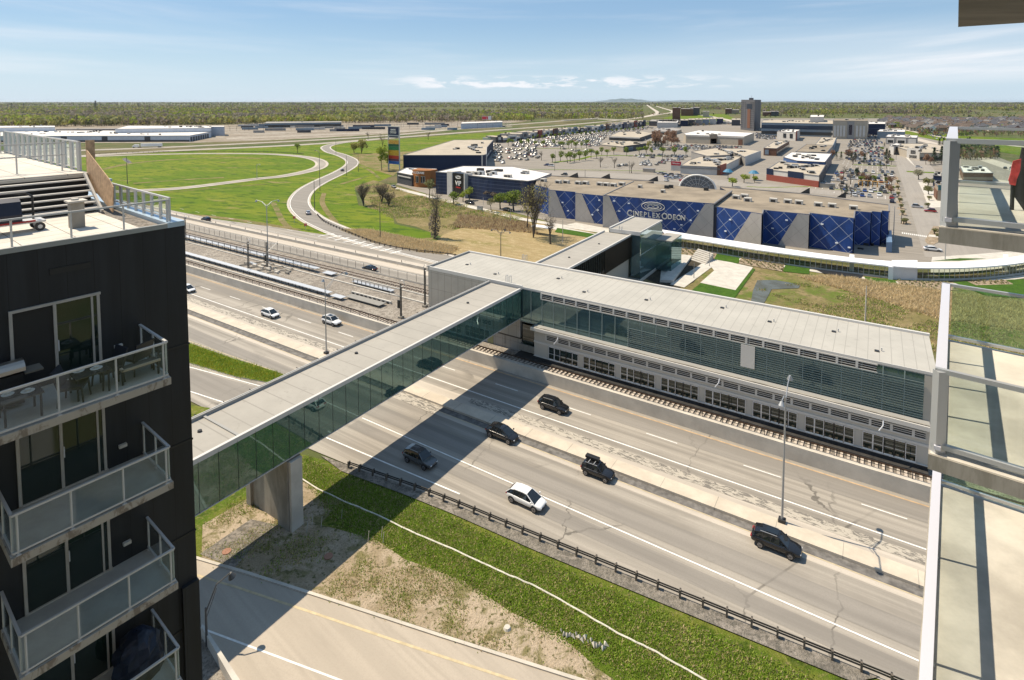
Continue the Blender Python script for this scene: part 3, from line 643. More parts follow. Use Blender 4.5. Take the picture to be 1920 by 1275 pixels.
ochair(-18.35, 5.75, -1.2, 'black low chair in the corner of the top balcony', m_wick)
def table(a, bb, label):
    e = empty('patio_table', pA(a, bb, zF), label, 'table')
    s = MB(); s.obox(pA(a-.4, bb-.4, zF+.58), vA(.8), vA(0, .8), (0, 0, .03), simple('table_glass', (.03, .032, .035), .08)); s.build('table_top', e)
    for x in (-.34, .34):
        for y in (-.34, .34): s = MB(); s.bar(pA(a+x, bb+y, zF), pA(a+x, bb+y, zF+.58), .035, m_dark); s.build('leg', e)
    for x, y, r in ((.05, .15, .13), (-.12, -.2, .12)):
        s = MB(); s.cyl(pA(a+x, bb+y, zF+.61), pA(a+x, bb+y, zF+.625), r, r*1.1, m_concw, 16)
        s.cyl(pA(a+x, bb+y, zF+.625), pA(a+x, bb+y, zF+.67), r*.4, r*.5, m_concw, 12)
        s.thing('plate', 'white plate and bowl on the %s balcony table' % ('left' if bb < 3.3 else 'right') + (' nearer the rail' if x > 0 else ' nearer the door'), 'plate')
table(-18.0, 4.55, 'dark glass patio table between the black chairs'); table(-17.9, 3.1, 'dark glass patio table beside the barbecue grill')
b = MB(); b.obox(pA(-17.72, 5.2, zF+.38), vA(.07), vA(0, .95), (0, 0, .05), simple('teak', (.42, .33, .24), .6)); b.obox(pA(-18.1, 5.2, zF+.38), vA(.45), vA(0, .07), (0, 0, .05), simple('teak2', (.42, .33, .24), .6))
b.obox(pA(-18.1, 5.28, zF+.33), vA(.38), vA(0, .85), (0, 0, .05), m_ottom)
for x, y in ((-18.05, 5.22), (-17.7, 5.22), (-17.7, 6.1), (-18.05, 6.1)): b.bar(pA(x, y, zF), pA(x, y, zF+.38), .04, m_black)
b.thing('low_bench', 'low bench with pale wooden edge in the balcony corner', 'bench')
b = MB()
import mathutils
random.seed(3); n, mseg = 14, 8; c0 = pA(-18.55, 5.55, 28.06)
vs = []; fs = []
for j in range(mseg+1):
    for i in range(n):
        th = 2*pi*i/n; ph = j/mseg*pi/2; r = .62*cos(ph)+.02; w = 1+.10*sin(5*th+j)+.06*sin(9*th-2*j)
        vs.append((c0[0]+r*w*cos(th), c0[1]+r*w*sin(th), c0[2]+1.25*sin(ph)**.8))
for j in range(mseg):
    for i in range(n): fs.append((j*n+i, j*n+(i+1) % n, (j+1)*n+(i+1) % n, (j+1)*n+i))
b.mesh(vs, fs, M('navy_tarpaulin', (.012, .018, .035), .45, .4, 3)); b.thing('covered_bundle', 'navy tarpaulin bundle standing on the lowest visible balcony', 'bundle')
# low white wall and gravel bed at the foot
b = MB(); b.prism([G(378, 1195, 0), G(381, 1190, 0), G(452, 1300, 0), G(440, 1305, 0)], 0, 1.0, m_concw); b.thing('low_wall', 'low white wall running beside the black apartment building', 'wall')
sheet('pebble_bed', [gp([(360, 1200), (381, 1200), (440, 1300), (360, 1300)])], .075, m_gravel)
# ================================================================ balconies on the right
RB = empty('apartment_building', pA(3, 3, 0), 'pale concrete balconies of the building in the right foreground', 'building')
m_bfloor = M('sunlit_balcony_floor', (.46, .43, .38), .8, .28, .45, bump=.1, det=7)
t_ = NT('balcony_edge'); n_ = t_.noise(t_.map(sc=(1, 1, .2)), 5.0, 6, .7)
t_.col(t_.mix(t_.ramp(n_, .4, .65), (.34, .315, .27), (.25, .23, .19))); t_.set(.9, 0, .2); m_bedge = t_.m
m_railR = simple('lilac_white_rail', (.60, .60, .66), .35, .15)
def rbal(zt, near=8.95, far=13.6, dark=False):
    s = MB(); s.obox(pA(-.03 if dark else -.12, near, zt-.2), vA(14), vA(0, far-near), (0, 0, .2), M('soffit', (.16, .145, .125), .8, .2, .6, stretch=(1, 4, 1)) if dark else m_bedge)
    if not dark: s.obox(pA(-.10, near+.02, zt), vA(13.9), vA(0, far-near-.04), (0, 0, .008), m_bfloor)
    o = s.build('balcony', RB)
    if dark: return o
    r = MB(); h = 1.1; m = m_railR
    aL, bN, bF = -.03, near+.12, far-.1
    r.bar(pA(aL, bN, zt+h), pA(aL, bF, zt+h), .12, m, .05); r.bar(pA(aL-.06, bN, zt+h), pA(13, bN, zt+h), .06, m_steel, .06); r.bar(pA(aL-.06, bF, zt+h), pA(13, bF, zt+h), .06, m_steel, .05)
    r.bar(pA(aL, bN-.1, zt+.1), pA(aL, bF, zt+.1), .07, m, .05); r.bar(pA(aL-.06, bN, zt+.1), pA(13, bN, zt+.1), .07, m_steel, .06); r.bar(pA(aL, bF, zt+.1), pA(13, bF, zt+.1), .06, m_steel, .05)
    r.bar(pA(aL, bN, zt-.06), pA(aL, bN, zt+h), .11, m_steel, .13); r.bar(pA(aL, bF, zt-.06), pA(aL, bF, zt+h), .1, m_steel, .1)
    rl = r.build('railing', o)
    L = bF-bN; nb = 4
    for k in range(1, nb):
        q = MB(); bb = bN+L*k/nb; q.bar(pA(aL, bb, zt), pA(aL, bb, zt+h), .035, m, .035); q.cyl(pA(aL+.02, bb, zt+.004), pA(aL+.02, bb, zt+.04), .07, .05, m_steel, 10); q.build('post', rl)
    for aa in (2.4, 4.8, 7.2):
        for bb in (bN, bF):
            q = MB(); q.bar(pA(aa, bb, zt), pA(aa, bb, zt+h), .04, m_steel, .04); q.cyl(pA(aa, bb, zt+.004), pA(aa, bb, zt+.05), .09, .06, m_concw, 10); q.build('post', rl)
    g = MB(); g.bar(pA(aL, bN+.08, zt+.6), pA(aL, bF-.08, zt+.6), .012, m_glassb, .92); g.bar(pA(aL+.1, bN, zt+.6), pA(13, bN, zt+.6), .012, m_glassb, .92); g.bar(pA(aL+.1, bF, zt+.6), pA(13, bF, zt+.6), .012, thin_glass('green_glass', (.74, .88, .74), .97, f0=.03) if zt < 41 else m_glassb, .92)
    g.build('glass_panel', rl)
rbal(43.4); rbal(40.4); rbal(37.42, near=4.5, far=13.75); rbal(46.42, near=6, far=11.9, dark=True)
# folded chair with red jacket on the top right balcony
ch = empty('folding_chair', pA(1.2, 10.9, 43.41), 'black folding chair with a red cloth hung over it on the upper right balcony', 'chair')
m_tex = simple('black_mesh_fabric', (.03, .03, .032), .6)
def pc(px, py, b_=11.0):
    r = ray(px, py); k = b_/(r[0]*B_[0]+r[1]*B_[1]); return (r[0]*k, r[1]*k, H+r[2]*k)
b = MB()
def slabpx(pts, b0, th, m, mb):
    A = [pc(x, y, b0) for x, y in pts]; Bk = [(p[0]+B_[0]*th, p[1]+B_[1]*th, p[2]) for p in A]; k = len(A)
    mb.mesh(A+Bk, [tuple(range(k)), tuple(range(k, 2*k))[::-1]]+[(i, k+i, k+(i+1) % k, (i+1) % k) for i in range(k)], m)
slabpx([(1916, 276), (1950, 285), (1960, 400), (1925, 398), (1899, 366), (1903, 340)], 11.0, .05, m_tex, b); b.build('seat_back', ch)
b = MB(); b.bar(pc(1899, 345, 11.0), pc(1897, 398, 11.0), .035, m_black); b.bar(pc(1899, 360, 11.05), pc(1925, 398, 11.05), .035, m_black); b.bar(pc(1895, 399, 10.95), pc(1950, 404, 10.95), .06, m_black, .05); b.build('frame', ch)
b = MB(); slabpx([(1900, 302), (1915, 298), (1913, 320), (1907, 335), (1904, 348), (1893, 346), (1891, 338), (1895, 325), (1897, 312)], 10.93, .05, M('red_cloth', (.55, .06, .06), .8, .35, 9), b)
b.thing('red_cloth', 'red cloth draped over the folding chair on the upper right balcony', 'cloth')
# the wall the right-hand balconies hang from (it stands behind the viewpoint and throws warm light back at the black building)
m_rwall = M('pale_render', (.42, .41, .40), .7, .06, .3)
b = MB(); b.obox(pA(2.6, -34, 0), vA(14), vA(0, 42.5), (0, 0, 62), m_rwall); rw = b.build('wall', RB)
for k in range(6):
    b = MB(); b.obox(pA(2.55, -30+k*6.2, 1), vA(.05), vA(0, 3.6), (0, 0, 60), m_glassd); b.build('window', RB)
# ================================================================ footbridge over the motorway
def roofmat(name, c, step, rz, off=0, dark=.8, var=.06, axis=0):
    t = NT(name); v = t.map(rot=(0, 0, rz)); o = t.N.new('ShaderNodeSeparateXYZ'); t.L.new(v, o.inputs[0])
    fr = t.m_('FRACT', t.m_('MULTIPLY', o.outputs[axis], 1/step))
    a = t.mix(t.ramp(t.noise(t.pos(), .25, 6, .65), .3, .7), sc_(c, 1-var), sc_(c, 1+var))
    a = t.mix(t.ramp(t.noise(t.pos(), .9, 4, .6, 1), .58, .75, 0, .55), a, sc_(c, .72))
    a = t.mix(t.m_('LESS_THAN', fr, .06), a, sc_(c, dark)); t.col(a); t.set(.75, 0, .2); return t.m
m_broof = roofmat('bridge_membrane', (.345, .325, .29), 2.4, TH, axis=1)
m_sroof = roofmat('station_standing_seam', (.40, .385, .35), 1.25, TH, dark=.74)
m_white_t = simple('pale_trim', (.55, .53, .50), .5)
m_par = simple('parapet_grey', (.30, .295, .28), .6)
m_teal = thin_glass('teal_glass', (.22, .46, .43), .68, .03, (.75, 1, .95), .12)
m_teald = thin_glass('dark_teal_glass', (.19, .33, .34), .55, .04, (.7, .95, 1), .12)
m_mull = simple('mullion', (.03, .045, .045), .4, .3)
m_mulll = simple('pale_mullion', (.26, .33, .33), .4, .3)
m_inner = simple('inner_floor', (.20, .21, .20), .7)
def W3(s, t, z): p = W(s, t); return (p[0], p[1], z)
def uv(ds=0, dt=0, dz=0): return (ds*U[0]+dt*V[0], ds*U[1]+dt*V[1], dz)
def sbox(b, s0, s1, t0, t1, z0, z1, m): b.obox(W3(s0, t0, z0), uv(s1-s0), uv(0, t1-t0), (0, 0, z1-z0), m)
BR = empty('footbridge', W3(-53.4, 50, 0), 'long enclosed footbridge with green glass sides crossing the motorway', 'footbridge')
zb, zr = 7.9, 13.1; sL, sR = -56.75, -50.1; t0b, t1b = 12, 80.2
b = MB(); sbox(b, sL, sR, t0b, t1b, zr-.35, zr-.12, m_broof)
o = b.build('roof', BR)
b = MB(); sbox(b, sL-.02, sL+.32, t0b, t1b, zr-.5, zr+.22, m_par); sbox(b, sL+.02, sL+.1, t0b, t1b, zr+.22, zr+.27, m_white_t); sbox(b, sR-.28, sR+.05, t0b, t1b, zr-.45, zr+.02, m_white_t)
sbox(b, sL+.32, sR-.28, 29.5, 29.75, zr-.12, zr+.02, m_par); b.build('parapet', o)
for k, (s, t) in enumerate(((-53.6, 70), (-54.6, 48), (-54.2, 28), (-53.2, 26.5))):
    q = MB(); q.cyl(W3(s, t, zr-.12), W3(s, t, zr+.05), .22, .2, m_dark, 10); q.build('roof_drain', o)
b = MB()
for t in range(14, 81, 3): b.bar(W3(sL-.05, t, zr+.2), W3(sL-.35, t, zr+.25), .06, m_dark)
b.build('bird_spike', o)
b = MB(); sbox(b, sL, sR, t0b, t1b, zb, zb+.55, m_inner); sbox(b, sL-.02, sR+.06, t0b, t1b, zb-.02, zb+.05, m_white_t); b.build('deck', BR)
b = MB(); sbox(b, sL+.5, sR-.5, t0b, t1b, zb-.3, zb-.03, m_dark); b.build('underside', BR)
b = MB()
t = t0b+.6
while t < t1b: 
    b.bar(W3(sR, t, zb), W3(sR, t, zr-.3), .07, m_mull, .1); b.bar(W3(sL, t, zb), W3(sL, t, zr-.3), .07, m_mull, .1); t += 1.86
for s in (sL, sR): b.bar(W3(s, t0b, zb+1.25), W3(s, t1b, zb+1.25), .06, m_mull); b.bar(W3(s, t0b, zr-1.0), W3(s, t1b, zr-1.0), .05, m_mull)
b.build('mullion', BR)
b = MB()
for s in (sL+.9, sR-.9):
    t = t0b; k = 0
    while t < t1b-5: b.bar(W3(s, t, zb+.6 if k % 2 else zr-.6), W3(s, t+5.2, zr-.6 if k % 2 else zb+.6), .22, m_mulll); b.bar(W3(s, t, zb+.5), W3(s, t, zr-.5), .2, m_mulll); t += 5.2; k += 1
b.build('truss', BR)
b = MB(); b.bar(W3(sR+.02, t0b, (zb+zr)/2-.1), W3(sR+.02, t1b, (zb+zr)/2-.1), .03, m_teal, zr-zb-.5); b.bar(W3(sL-.02, t0b, (zb+zr)/2-.1), W3(sL-.02, t1b, (zb+zr)/2-.1), .03, m_teal, zr-zb-.5); b.build('glass_wall', BR)
# wandering white cable inside the glass
for (ta, za, tb_, zb_) in ((31, 12.3, 34.5, 8.2), (42, 12, 46, 9.3), (52.5, 11.8, 57, 9.5), (60, 11.6, 62.5, 10.5)):
    b = MB(); pts = []; random.seed(int(ta))
    for k in range(13): f = k/12; pts.append(W3(sR-.06, ta+(tb_-ta)*f, za+(zb_-za)*f+.12*sin(k*2.1)))
    b.path(pts, .035, m_white_t, 5); b.build('cable', BR)
# pier
b = MB(); ps0, ps1, pt = -57.8, -50.15, 34.7
sbox(b, ps0+.8, ps1-1.9, pt+.35, pt+1.3, 0, zb-.3, m_concd); sbox(b, ps0, ps0+.8, pt, pt+1.6, 0, zb-.3, m_concd); sbox(b, ps1-1.9, ps1-.02, pt-.02, pt+1.6, 0, zb-.3, m_concd); sbox(b, ps1-.02, ps1+.35, pt+.1, pt+1.5, 0, zb-.31, m_conc)
b.build('pier', BR)
b = MB(); sbox(b, -56.5, -50.5, 74.5, 75.9, 2, zb-.3, m_concd) if False else None
# ================================================================ railway station
SN = empty('railway_station', W3(-20, 87, 0), 'long glazed railway station hall with a pale metal roof beside the tracks', 'station')
tF, tB = 80.6, 93.6; zR = 13.35
m_beige = simple('beige_panel', (.40, .37, .32), .6)
def panelmat(name, c, step, axis=0):
    t = NT(name); v = t.map(rot=(0, 0, TH)); o = t.N.new('ShaderNodeSeparateXYZ'); t.L.new(v, o.inputs[0])
    fr = t.m_('FRACT', t.m_('MULTIPLY', o.outputs[axis], 1/step)); fz = t.m_('FRACT', t.m_('MULTIPLY', o.outputs[2], 1/3.1))
    ln = t.m_('MAXIMUM', t.m_('LESS_THAN', fr, .03), t.m_('LESS_THAN', fz, .012))
    t.col(t.mix(ln, t.mix(t.ramp(t.noise(t.pos(), .4, 4), .3, .7), sc_(c, .94), sc_(c, 1.05)), sc_(c, .4))); t.set(.55, 0, .3); return t.m
m_spanel = panelmat('station_panel', (.36, .335, .30), 1.6)
b = MB(); sbox(b, -71.2, 6.95, tF+.05, tB, zR-.5, zR-.1, m_sroof); rf = b.build('roof', SN)
b = MB(); sbox(b, -71.3, 7.0, tB-.35, tB+.1, zR-.6, zR+.22, m_white_t); sbox(b, -71.3, -70.95, tF, tB-.35, zR-.6, zR+.24, m_par); sbox(b, -70.95, -50.1, tF, tF+.3, zR-.6, zR+.12, m_white_t); sbox(b, -50.1, 6.98, tF-.03, tF+.08, zR-.35, zR-.03, m_white_t)
sbox(b, -71.2, -56, tB+.1, tB+.2, zR-.3, zR+.1, m_par); b.build('parapet', rf)
for s, t in ((-66, 86), (-58, 84), (-47, 88), (-40, 84), (-30, 86), (-19, 89), (-12, 87), (-4, 88), (1, 84)):
    q = MB(); q.box(*W(s, t), zR-.1, .5, .5, .12, m_dark, -TH); q.cyl(W3(s+.5, t+.4, zR-.1), W3(s+.5, t+.4, zR+.35), .09, .09, m_white_t, 8); q.build('roof_hatch', rf)
def ladder(s, t, z, par, k=4, sgn=1):
    q = MB()
    for d in (0, .7): q.path([W3(s+d, t, z), W3(s+d, t, z+1.3), W3(s+d+.1, t+.5*sgn, z+1.3), W3(s+d+.1, t+.5*sgn, z)], .05, m_steel, 6)
    for i in range(k): q.cyl(W3(s, t, z+.2+i*.3), W3(s+.7, t, z+.2+i*.3), .025, .025, m_steel, 5)
    q.build('access_ladder', par)
ladder(-53.6, tF+.35, zR-.1, rf); ladder(-58.2, tB+.2, zR-.1, rf)
b = MB(); sbox(b, -71.2, -50.4, tF, tF+.3, 4.3, zR-.5, m_spanel); sbox(b, -71.2, -70.9, tF+.3, tB, 4.3, zR-.5, m_spanel); sbox(b, -71.2, 6.9, tB-.3, tB, 1.6, zR-.5, m_spanel); sbox(b, 5.75, 6.95, tF-.02, tB-.3, 1.6, zR-.5, m_beige); b.build('wall_panel', SN)
b = MB(); sbox(b, -70.9, 5.8, tF+.2, tB-.3, 7.35, 7.6, m_inner); sbox(b, -71.2, -50.4, tF+.1, tB-.3, 4.0, 4.3, m_dark)
for s in range(-70, 5, 8): sbox(b, s, s+.4, tF+.5, tF+.9, 1.6, zR-.5, m_inner)
b.build('inner_floor', SN)
b = MB(); sbox(b, -50.4, 5.7, tB-2.5, tB-2.3, 7.6, zR-.5, m_inner); b.build('inner_wall', SN)
# platform level: solid bays behind glass, underside
b = MB(); sbox(b, -50.4, 6.4, tF-1.9, tF+2, 1.6, 1.98, M('platform_base', (.04, .038, .036), .9, .3, .8)); sbox(b, -50.4, -46.9, tF-.3, tF+2, 2.25, 3.4, m_concd); sbox(b, -62, -50.4, tF+.5, tF+1.2, 1.6, 7.9, m_spanel); sbox(b, -57.6, -56.4, tF+.44, tF+.5, 1.6, 6, simple('olive_door', (.28, .27, .13), .6)); b.build('platform_wall', SN)  # near-black platform base: shade of the strip put into its colour
# main glass
b = MB(); b.bar(W3(-50.4, tF+.02, (7.3+zR-.5)/2), W3(5.75, tF+.02, (7.3+zR-.5)/2), .03, m_teald, zR-.5-7.3); gw = b.build('glass_wall', SN)
b = MB(); s = -50.4; k = 0
while s < 5.8:
    b.bar(W3(s, tF-.03, 7.3), W3(s, tF-.03, zR-.4), .06, m_mulll, .1); s += 2.17
b.bar(W3(-50.4, tF-.03, 7.35), W3(5.75, tF-.03, 7.35), .08, m_mulll)
b.build('mullion', SN)
m_lv = simple('sun_louvre', (.20, .25, .26), .45, .4)
b = MB(); z = 7.7
while z < 12.0: b.bar(W3(-31.0 if z < 10.6 else -25, tF-.12, z), W3(5.7, tF-.12, z), .10, m_lv, .035); z += .30
sbox(b, -14.6, -12.8, tF-.2, tF-.12, 8.7, 11.8, m_white_t); b.build('sun_louvres', SN)
def louvres(s0, s1, step, z0, z1, t, name):
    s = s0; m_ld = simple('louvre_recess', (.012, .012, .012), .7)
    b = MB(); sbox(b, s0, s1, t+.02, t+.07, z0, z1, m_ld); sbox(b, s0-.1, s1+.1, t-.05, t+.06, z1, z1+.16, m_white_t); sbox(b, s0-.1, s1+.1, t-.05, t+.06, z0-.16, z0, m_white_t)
    o = b.build(name, SN); b = MB()
    while s <= s1+.01:
        sbox(b, s-.14, s+.14, t-.052, t+.062, z0-.01, z1+.01, m_white_t); s += step
    b.build('frame', o); b = MB(); n = 3
    for i in range(1, n): z = z0+(z1-z0)*i/n; b.bar(W3(s0, t, z), W3(s1, t, z), .04, m_white_t, .07)
    b.build('blade', o)
louvres(-46.2, 1.0, 2.15, 12.0, 12.82, tF-.08, 'roof_vent_band')
# lower hall projecting over the platform with its canopy
m_lwall = simple('lower_wall', (.46, .43, .38), .6)
tL = tF-1.15
b = MB(); sbox(b, -47.2, 6.4, tL-.45, tF-.1, 7.28, 7.42, m_par); sbox(b, -47.3, 6.5, tL-.65, tL-.45, 6.98, 7.5, m_white_t); sbox(b, -47.2, 6.4, tL-.3, tL-.1, 7.42, 7.55, m_concd); b.build('canopy', SN)
b = MB(); sbox(b, -46.9, 6.4, tL, tF, 2.5, 7.28, m_lwall); sbox(b, -46.9, 6.4, tL-.10, tF, 1.6, 2.5, M('platform_face', (.035, .035, .036), .9, .3, .8)); sbox(b, -46.95, 6.4, tL-.08, tL, 4.78, 5.1, m_white_t); sbox(b, -46.95, 6.4, tL-.14, tL, 2.5, 2.6, m_white_t); b.build('lower_wall', SN)  # platform face darkened in colour for its shaded side
louvres(-44.6, 6.0, 2.15, 5.75, 6.45, tL-.09, 'vent_band')
for i in range(8):
    s0 = -44.1+i*6.28
    for j in range(5):
        q = MB(); a0 = s0+j*1.08; sbox(q, a0, a0+1.0, tL-.05, tL-.01, 2.72, 4.65, m_glassd)
        for ss in (a0-.03, a0+.97): sbox(q, ss, ss+.07, tL-.1, tL-.04, 2.64, 4.72, m_alu if j not in (2, 3) else m_black)
        sbox(q, a0, a0+1.0, tL-.1, tL-.04, 4.65, 4.74, m_alu); sbox(q, a0, a0+1.0, tL-.08, tL-.04, 3.55, 3.6, m_alu); sbox(q, a0, a0+1.0, tL-.1, tL-.04, 2.60, 2.72, m_white)
        q.build('platform_door' if j in (2, 3) else 'window', SN)
    if i in (0, 4, 7):
        q = MB(); q.path([W3(s0+2, tL-.5, 7.0), W3(s0+2.0, tL-1.0, 6.5), W3(s0+1.6, tL-1.3, 5.9)], .07, m_alu, 6); q.build('camera_bracket', SN)
b = MB(); sbox(b, -49.8, -47.3, tF-.12, tF-.05, 3.4, 6.9, m_glassd); b.build('window', SN)
# ================================================================ second footbridge and lift tower
F2 = empty('footbridge', W3(-53.5, 110, 0), 'short footbridge with dark slatted sides between station and lift tower', 'footbridge')
z2 = 11.9; s2L, s2R, t2a, t2b = -57.7, -50.35, 93.75, 132.4
b = MB(); sbox(b, s2L, s2R, t2a, t2b, z2-.35, z2-.12, m_broof); r2 = b.build('roof', F2)
b = MB(); sbox(b, s2L-.02, s2L+.35, t2a, t2b, z2-.5, z2+.25, m_white_t); sbox(b, s2R-.3, s2R+.05, t2a, t2b, z2-.4, z2+.03, m_white_t); b.build('parapet', r2)
for s, t in ((-54, 106), (-53.4, 120)): q = MB(); q.cyl(W3(s, t, z2-.12), W3(s, t, z2+.06), .25, .22, m_dark, 10); q.build('roof_drain', r2)
b = MB(); sbox(b, s2L, s2R, t2a, t2b, 6.6, 7.0, m_concd); b.build('deck', F2)
b = MB(); sbox(b, s2R-.5, s2R-.45, t2a, t2b, 7, z2-.4, m_teald); sbox(b, s2L+.1, s2L+.15, t2a, t2b, 7, z2-.4, m_teald); b.build('glass_wall', F2)
m_bronze = simple('dark_bronze', (.035, .03, .024), .5, .4)
b = MB(); t = t2a+.5
while t < t2b: b.obox(W3(s2R-.05, t, 6.2), uv(.3), uv(0, .13), (0, 0, z2-6.6), m_bronze); t += .95 if t < 116 else .36
b.build('slat_screen', F2)
b = MB(); sbox(b, s2L+.6, s2R-.3, 118, t2b-.6, .5, 6.5, m_beige); b.build('support_wall', F2)
TW = empty('lift_tower', W3(-52, 140, 0), 'glass lift tower with a flat white roof in front of the blue cinema', 'tower')
z3 = 12.85; a0, a1, b0_, b1_ = -56.2, -48.0, 132.5, 149.5
b = MB(); sbox(b, a0, a1, b0_, b1_, z3-.35, z3-.1, m_broof); r3 = b.build('roof', TW)
b = MB(); sbox(b, a0-.1, a0+.3, b0_, b1_, z3-.6, z3+.2, m_white_t); sbox(b, a0+.3, a1+.05, b0_-.15, b0_+.1, z3-.95, z3-.02, m_white_t); sbox(b, a1-.2, a1+.05, b0_+.1, b1_, z3-.4, z3, m_white_t); sbox(b, a0+.3, a1-.2, b1_-.2, b1_, z3-.4, z3, m_white_t); b.build('parapet', r3)
ladder(-53.5, b0_+.2, z3-.5, r3, 4, -1)
m_tg = thin_glass('tower_glass', (.35, .52, .54), .6, .02, (.85, 1, 1), .22)
b = MB(); sbox(b, a1, a1+.05, b0_, b1_, .5, z3-.4, m_tg); sbox(b, s2R+.05, a1, b0_-.02, b0_+.03, 1.5, z3-.95, m_tg); sbox(b, a0, a0+.05, b0_, b1_, .5, z3-.6, m_teald); sbox(b, a0, a1, b1_-.05, b1_, .5, z3-.4, m_teald); b.build('glass_wall', TW)
b = MB(); sbox(b, a0+.3, a1-.3, b0_+.3, b1_-.3, 6.7, 7.0, m_inner); sbox(b, a0+1, a0+4, b0_+4, b0_+9, .5, 11, m_beige); sbox(b, a1-.02, a1+.12, b0_-.04, b1_, 6.9, 7.05, m_mulll); b.build('inner_core', TW)
b = MB(); sbox(b, a1-3, a1+.1, b0_-.1, b1_+.1, 0, .9, m_conc); b.build('plinth', TW)
b = MB(); sbox(b, a1+.05, a1+4.2, b1_-5, b1_+4, 8.3, 8.6, m_broof); sbox(b, a1+4.0, a1+4.2, b1_-5, b1_+4, 0.5, 8.3, m_teald); sbox(b, a1+.05, a1+4.2, b1_-5.1, b1_-5, .5, 8.3, m_teald); b.build('annex', TW)
# ramp, stair and kerbs on the plaza
b = MB(); q0 = gp([(1276, 482), (1297, 484), (1262, 531), (1238, 530)])
b.prism(q0, 0, .7, m_concw); b.thing('access_ramp', 'pale concrete ramp descending the dark basin beside the lift tower', 'ramp')
b = MB()
A0 = Vector((*G(1293, 487), 0)); A1 = Vector((*G(1322, 497), 0)); dd = Vector((*G(1312, 478), 0))-Vector((*G(1296, 487), 0))
for k in range(7):
    o_ = A0+dd*(k/7.0); b.obox((o_.x, o_.y, 0), (A1-A0), dd/7*.8, (0, 0, .25+k*.28), m_concw)
b.thing('outdoor_stair', 'wide pale concrete stair on the plaza between canopy and basin', 'stairs')
# ================================================================ curved canopy walkway
CW = empty('canopy_walkway', (*G(1560, 490), 0), 'curving covered walkway with a white roof and glass side sweeping past the cinema', 'walkway')
zc = 3.4
far = smooth_line([G(x, y, zc) for x, y in ((1240, 430), (1300, 440), (1400, 455), (1500, 470), (1600, 483), (1700, 491), (1800, 491), (1880, 484), (1940, 474), (2010, 455))], 5)
near = smooth_line([G(x, y, zc) for x, y in ((1252, 443), (1312, 451), (1405, 466), (1500, 479), (1600, 491), (1700, 501), (1800, 502), (1880, 497), (1945, 487), (2020, 466))], 5)
m_wroof = simple('white_membrane', (.80, .80, .81), .5)
b = MB()
for i in range(len(far)-1):
    for z, fl in ((zc, 0), (zc-.3, 1)):
        b.face([(*near[i], z), (*near[i+1], z), (*far[i+1], z), (*far[i], z)], m_wroof)
    b.face([(*near[i], zc-.3), (*near[i+1], zc-.3), (*near[i+1], zc), (*near[i], zc)], m_wroof); b.face([(*far[i], zc-.3), (*far[i+1], zc-.3), (*far[i+1], zc), (*far[i], zc)], m_wroof)
b.build('roof', CW)
m_cg = thin_glass('canopy_glass', (.70, .76, .66), .9, .04)
g_ = MB(); p_ = MB(); L_ = MB()
def lerp(a, b, f): return (a[0]+(b[0]-a[0])*f, a[1]+(b[1]-a[1])*f)
mid = [lerp(n, f, .12) for n, f in zip(near, far)]; bk = [lerp(n, f, .9) for n, f in zip(near, far)]
for i in range(len(mid)-1):
    g_.face([(*mid[i], .5), (*mid[i+1], .5), (*mid[i+1], zc-.3), (*mid[i], zc-.3)], m_cg)
    L_.face([(*bk[i], .2), (*bk[i+1], .2), (*bk[i+1], .9), (*bk[i], .9)], simple('dark_parapet', (.035, .035, .033), .7) if i == 0 else L_.mats[0])
    L_.tube([mid[i], mid[i+1]], .25, 0, .5, m_concw)
    n = 2
    for k in range(n):
        q = lerp(mid[i], mid[i+1], k/n); p_.bar((*q, .4), (*q, zc-.25), .07, m_white_t)
        if k == 0: q = bk[i]; p_.bar((*q, .2), (*q, zc-.25), .12, m_white_t)
g_.build('glass_panel', CW); p_.build('mullion', CW); L_.build('kerb_wall', CW)
b = MB(); q = [G(1671, 524), G(1719, 526), G(1719, 512), G(1671, 512)]
b.prism(q, 0, 3.45, M('white_panel', (.62, .62, .62), .5, .04), m_wroof); b.build('service_box', CW)
for x in (1665, 1592, 1880):
    b = MB(); b.prism([G(x, 524 if x == 1665 else 508), G(x+9, 525 if x == 1665 else 509), G(x+9, 515 if x == 1665 else 500), G(x, 514 if x == 1665 else 499)], 0, 3.3, m_wroof); b.build('frame', CW)
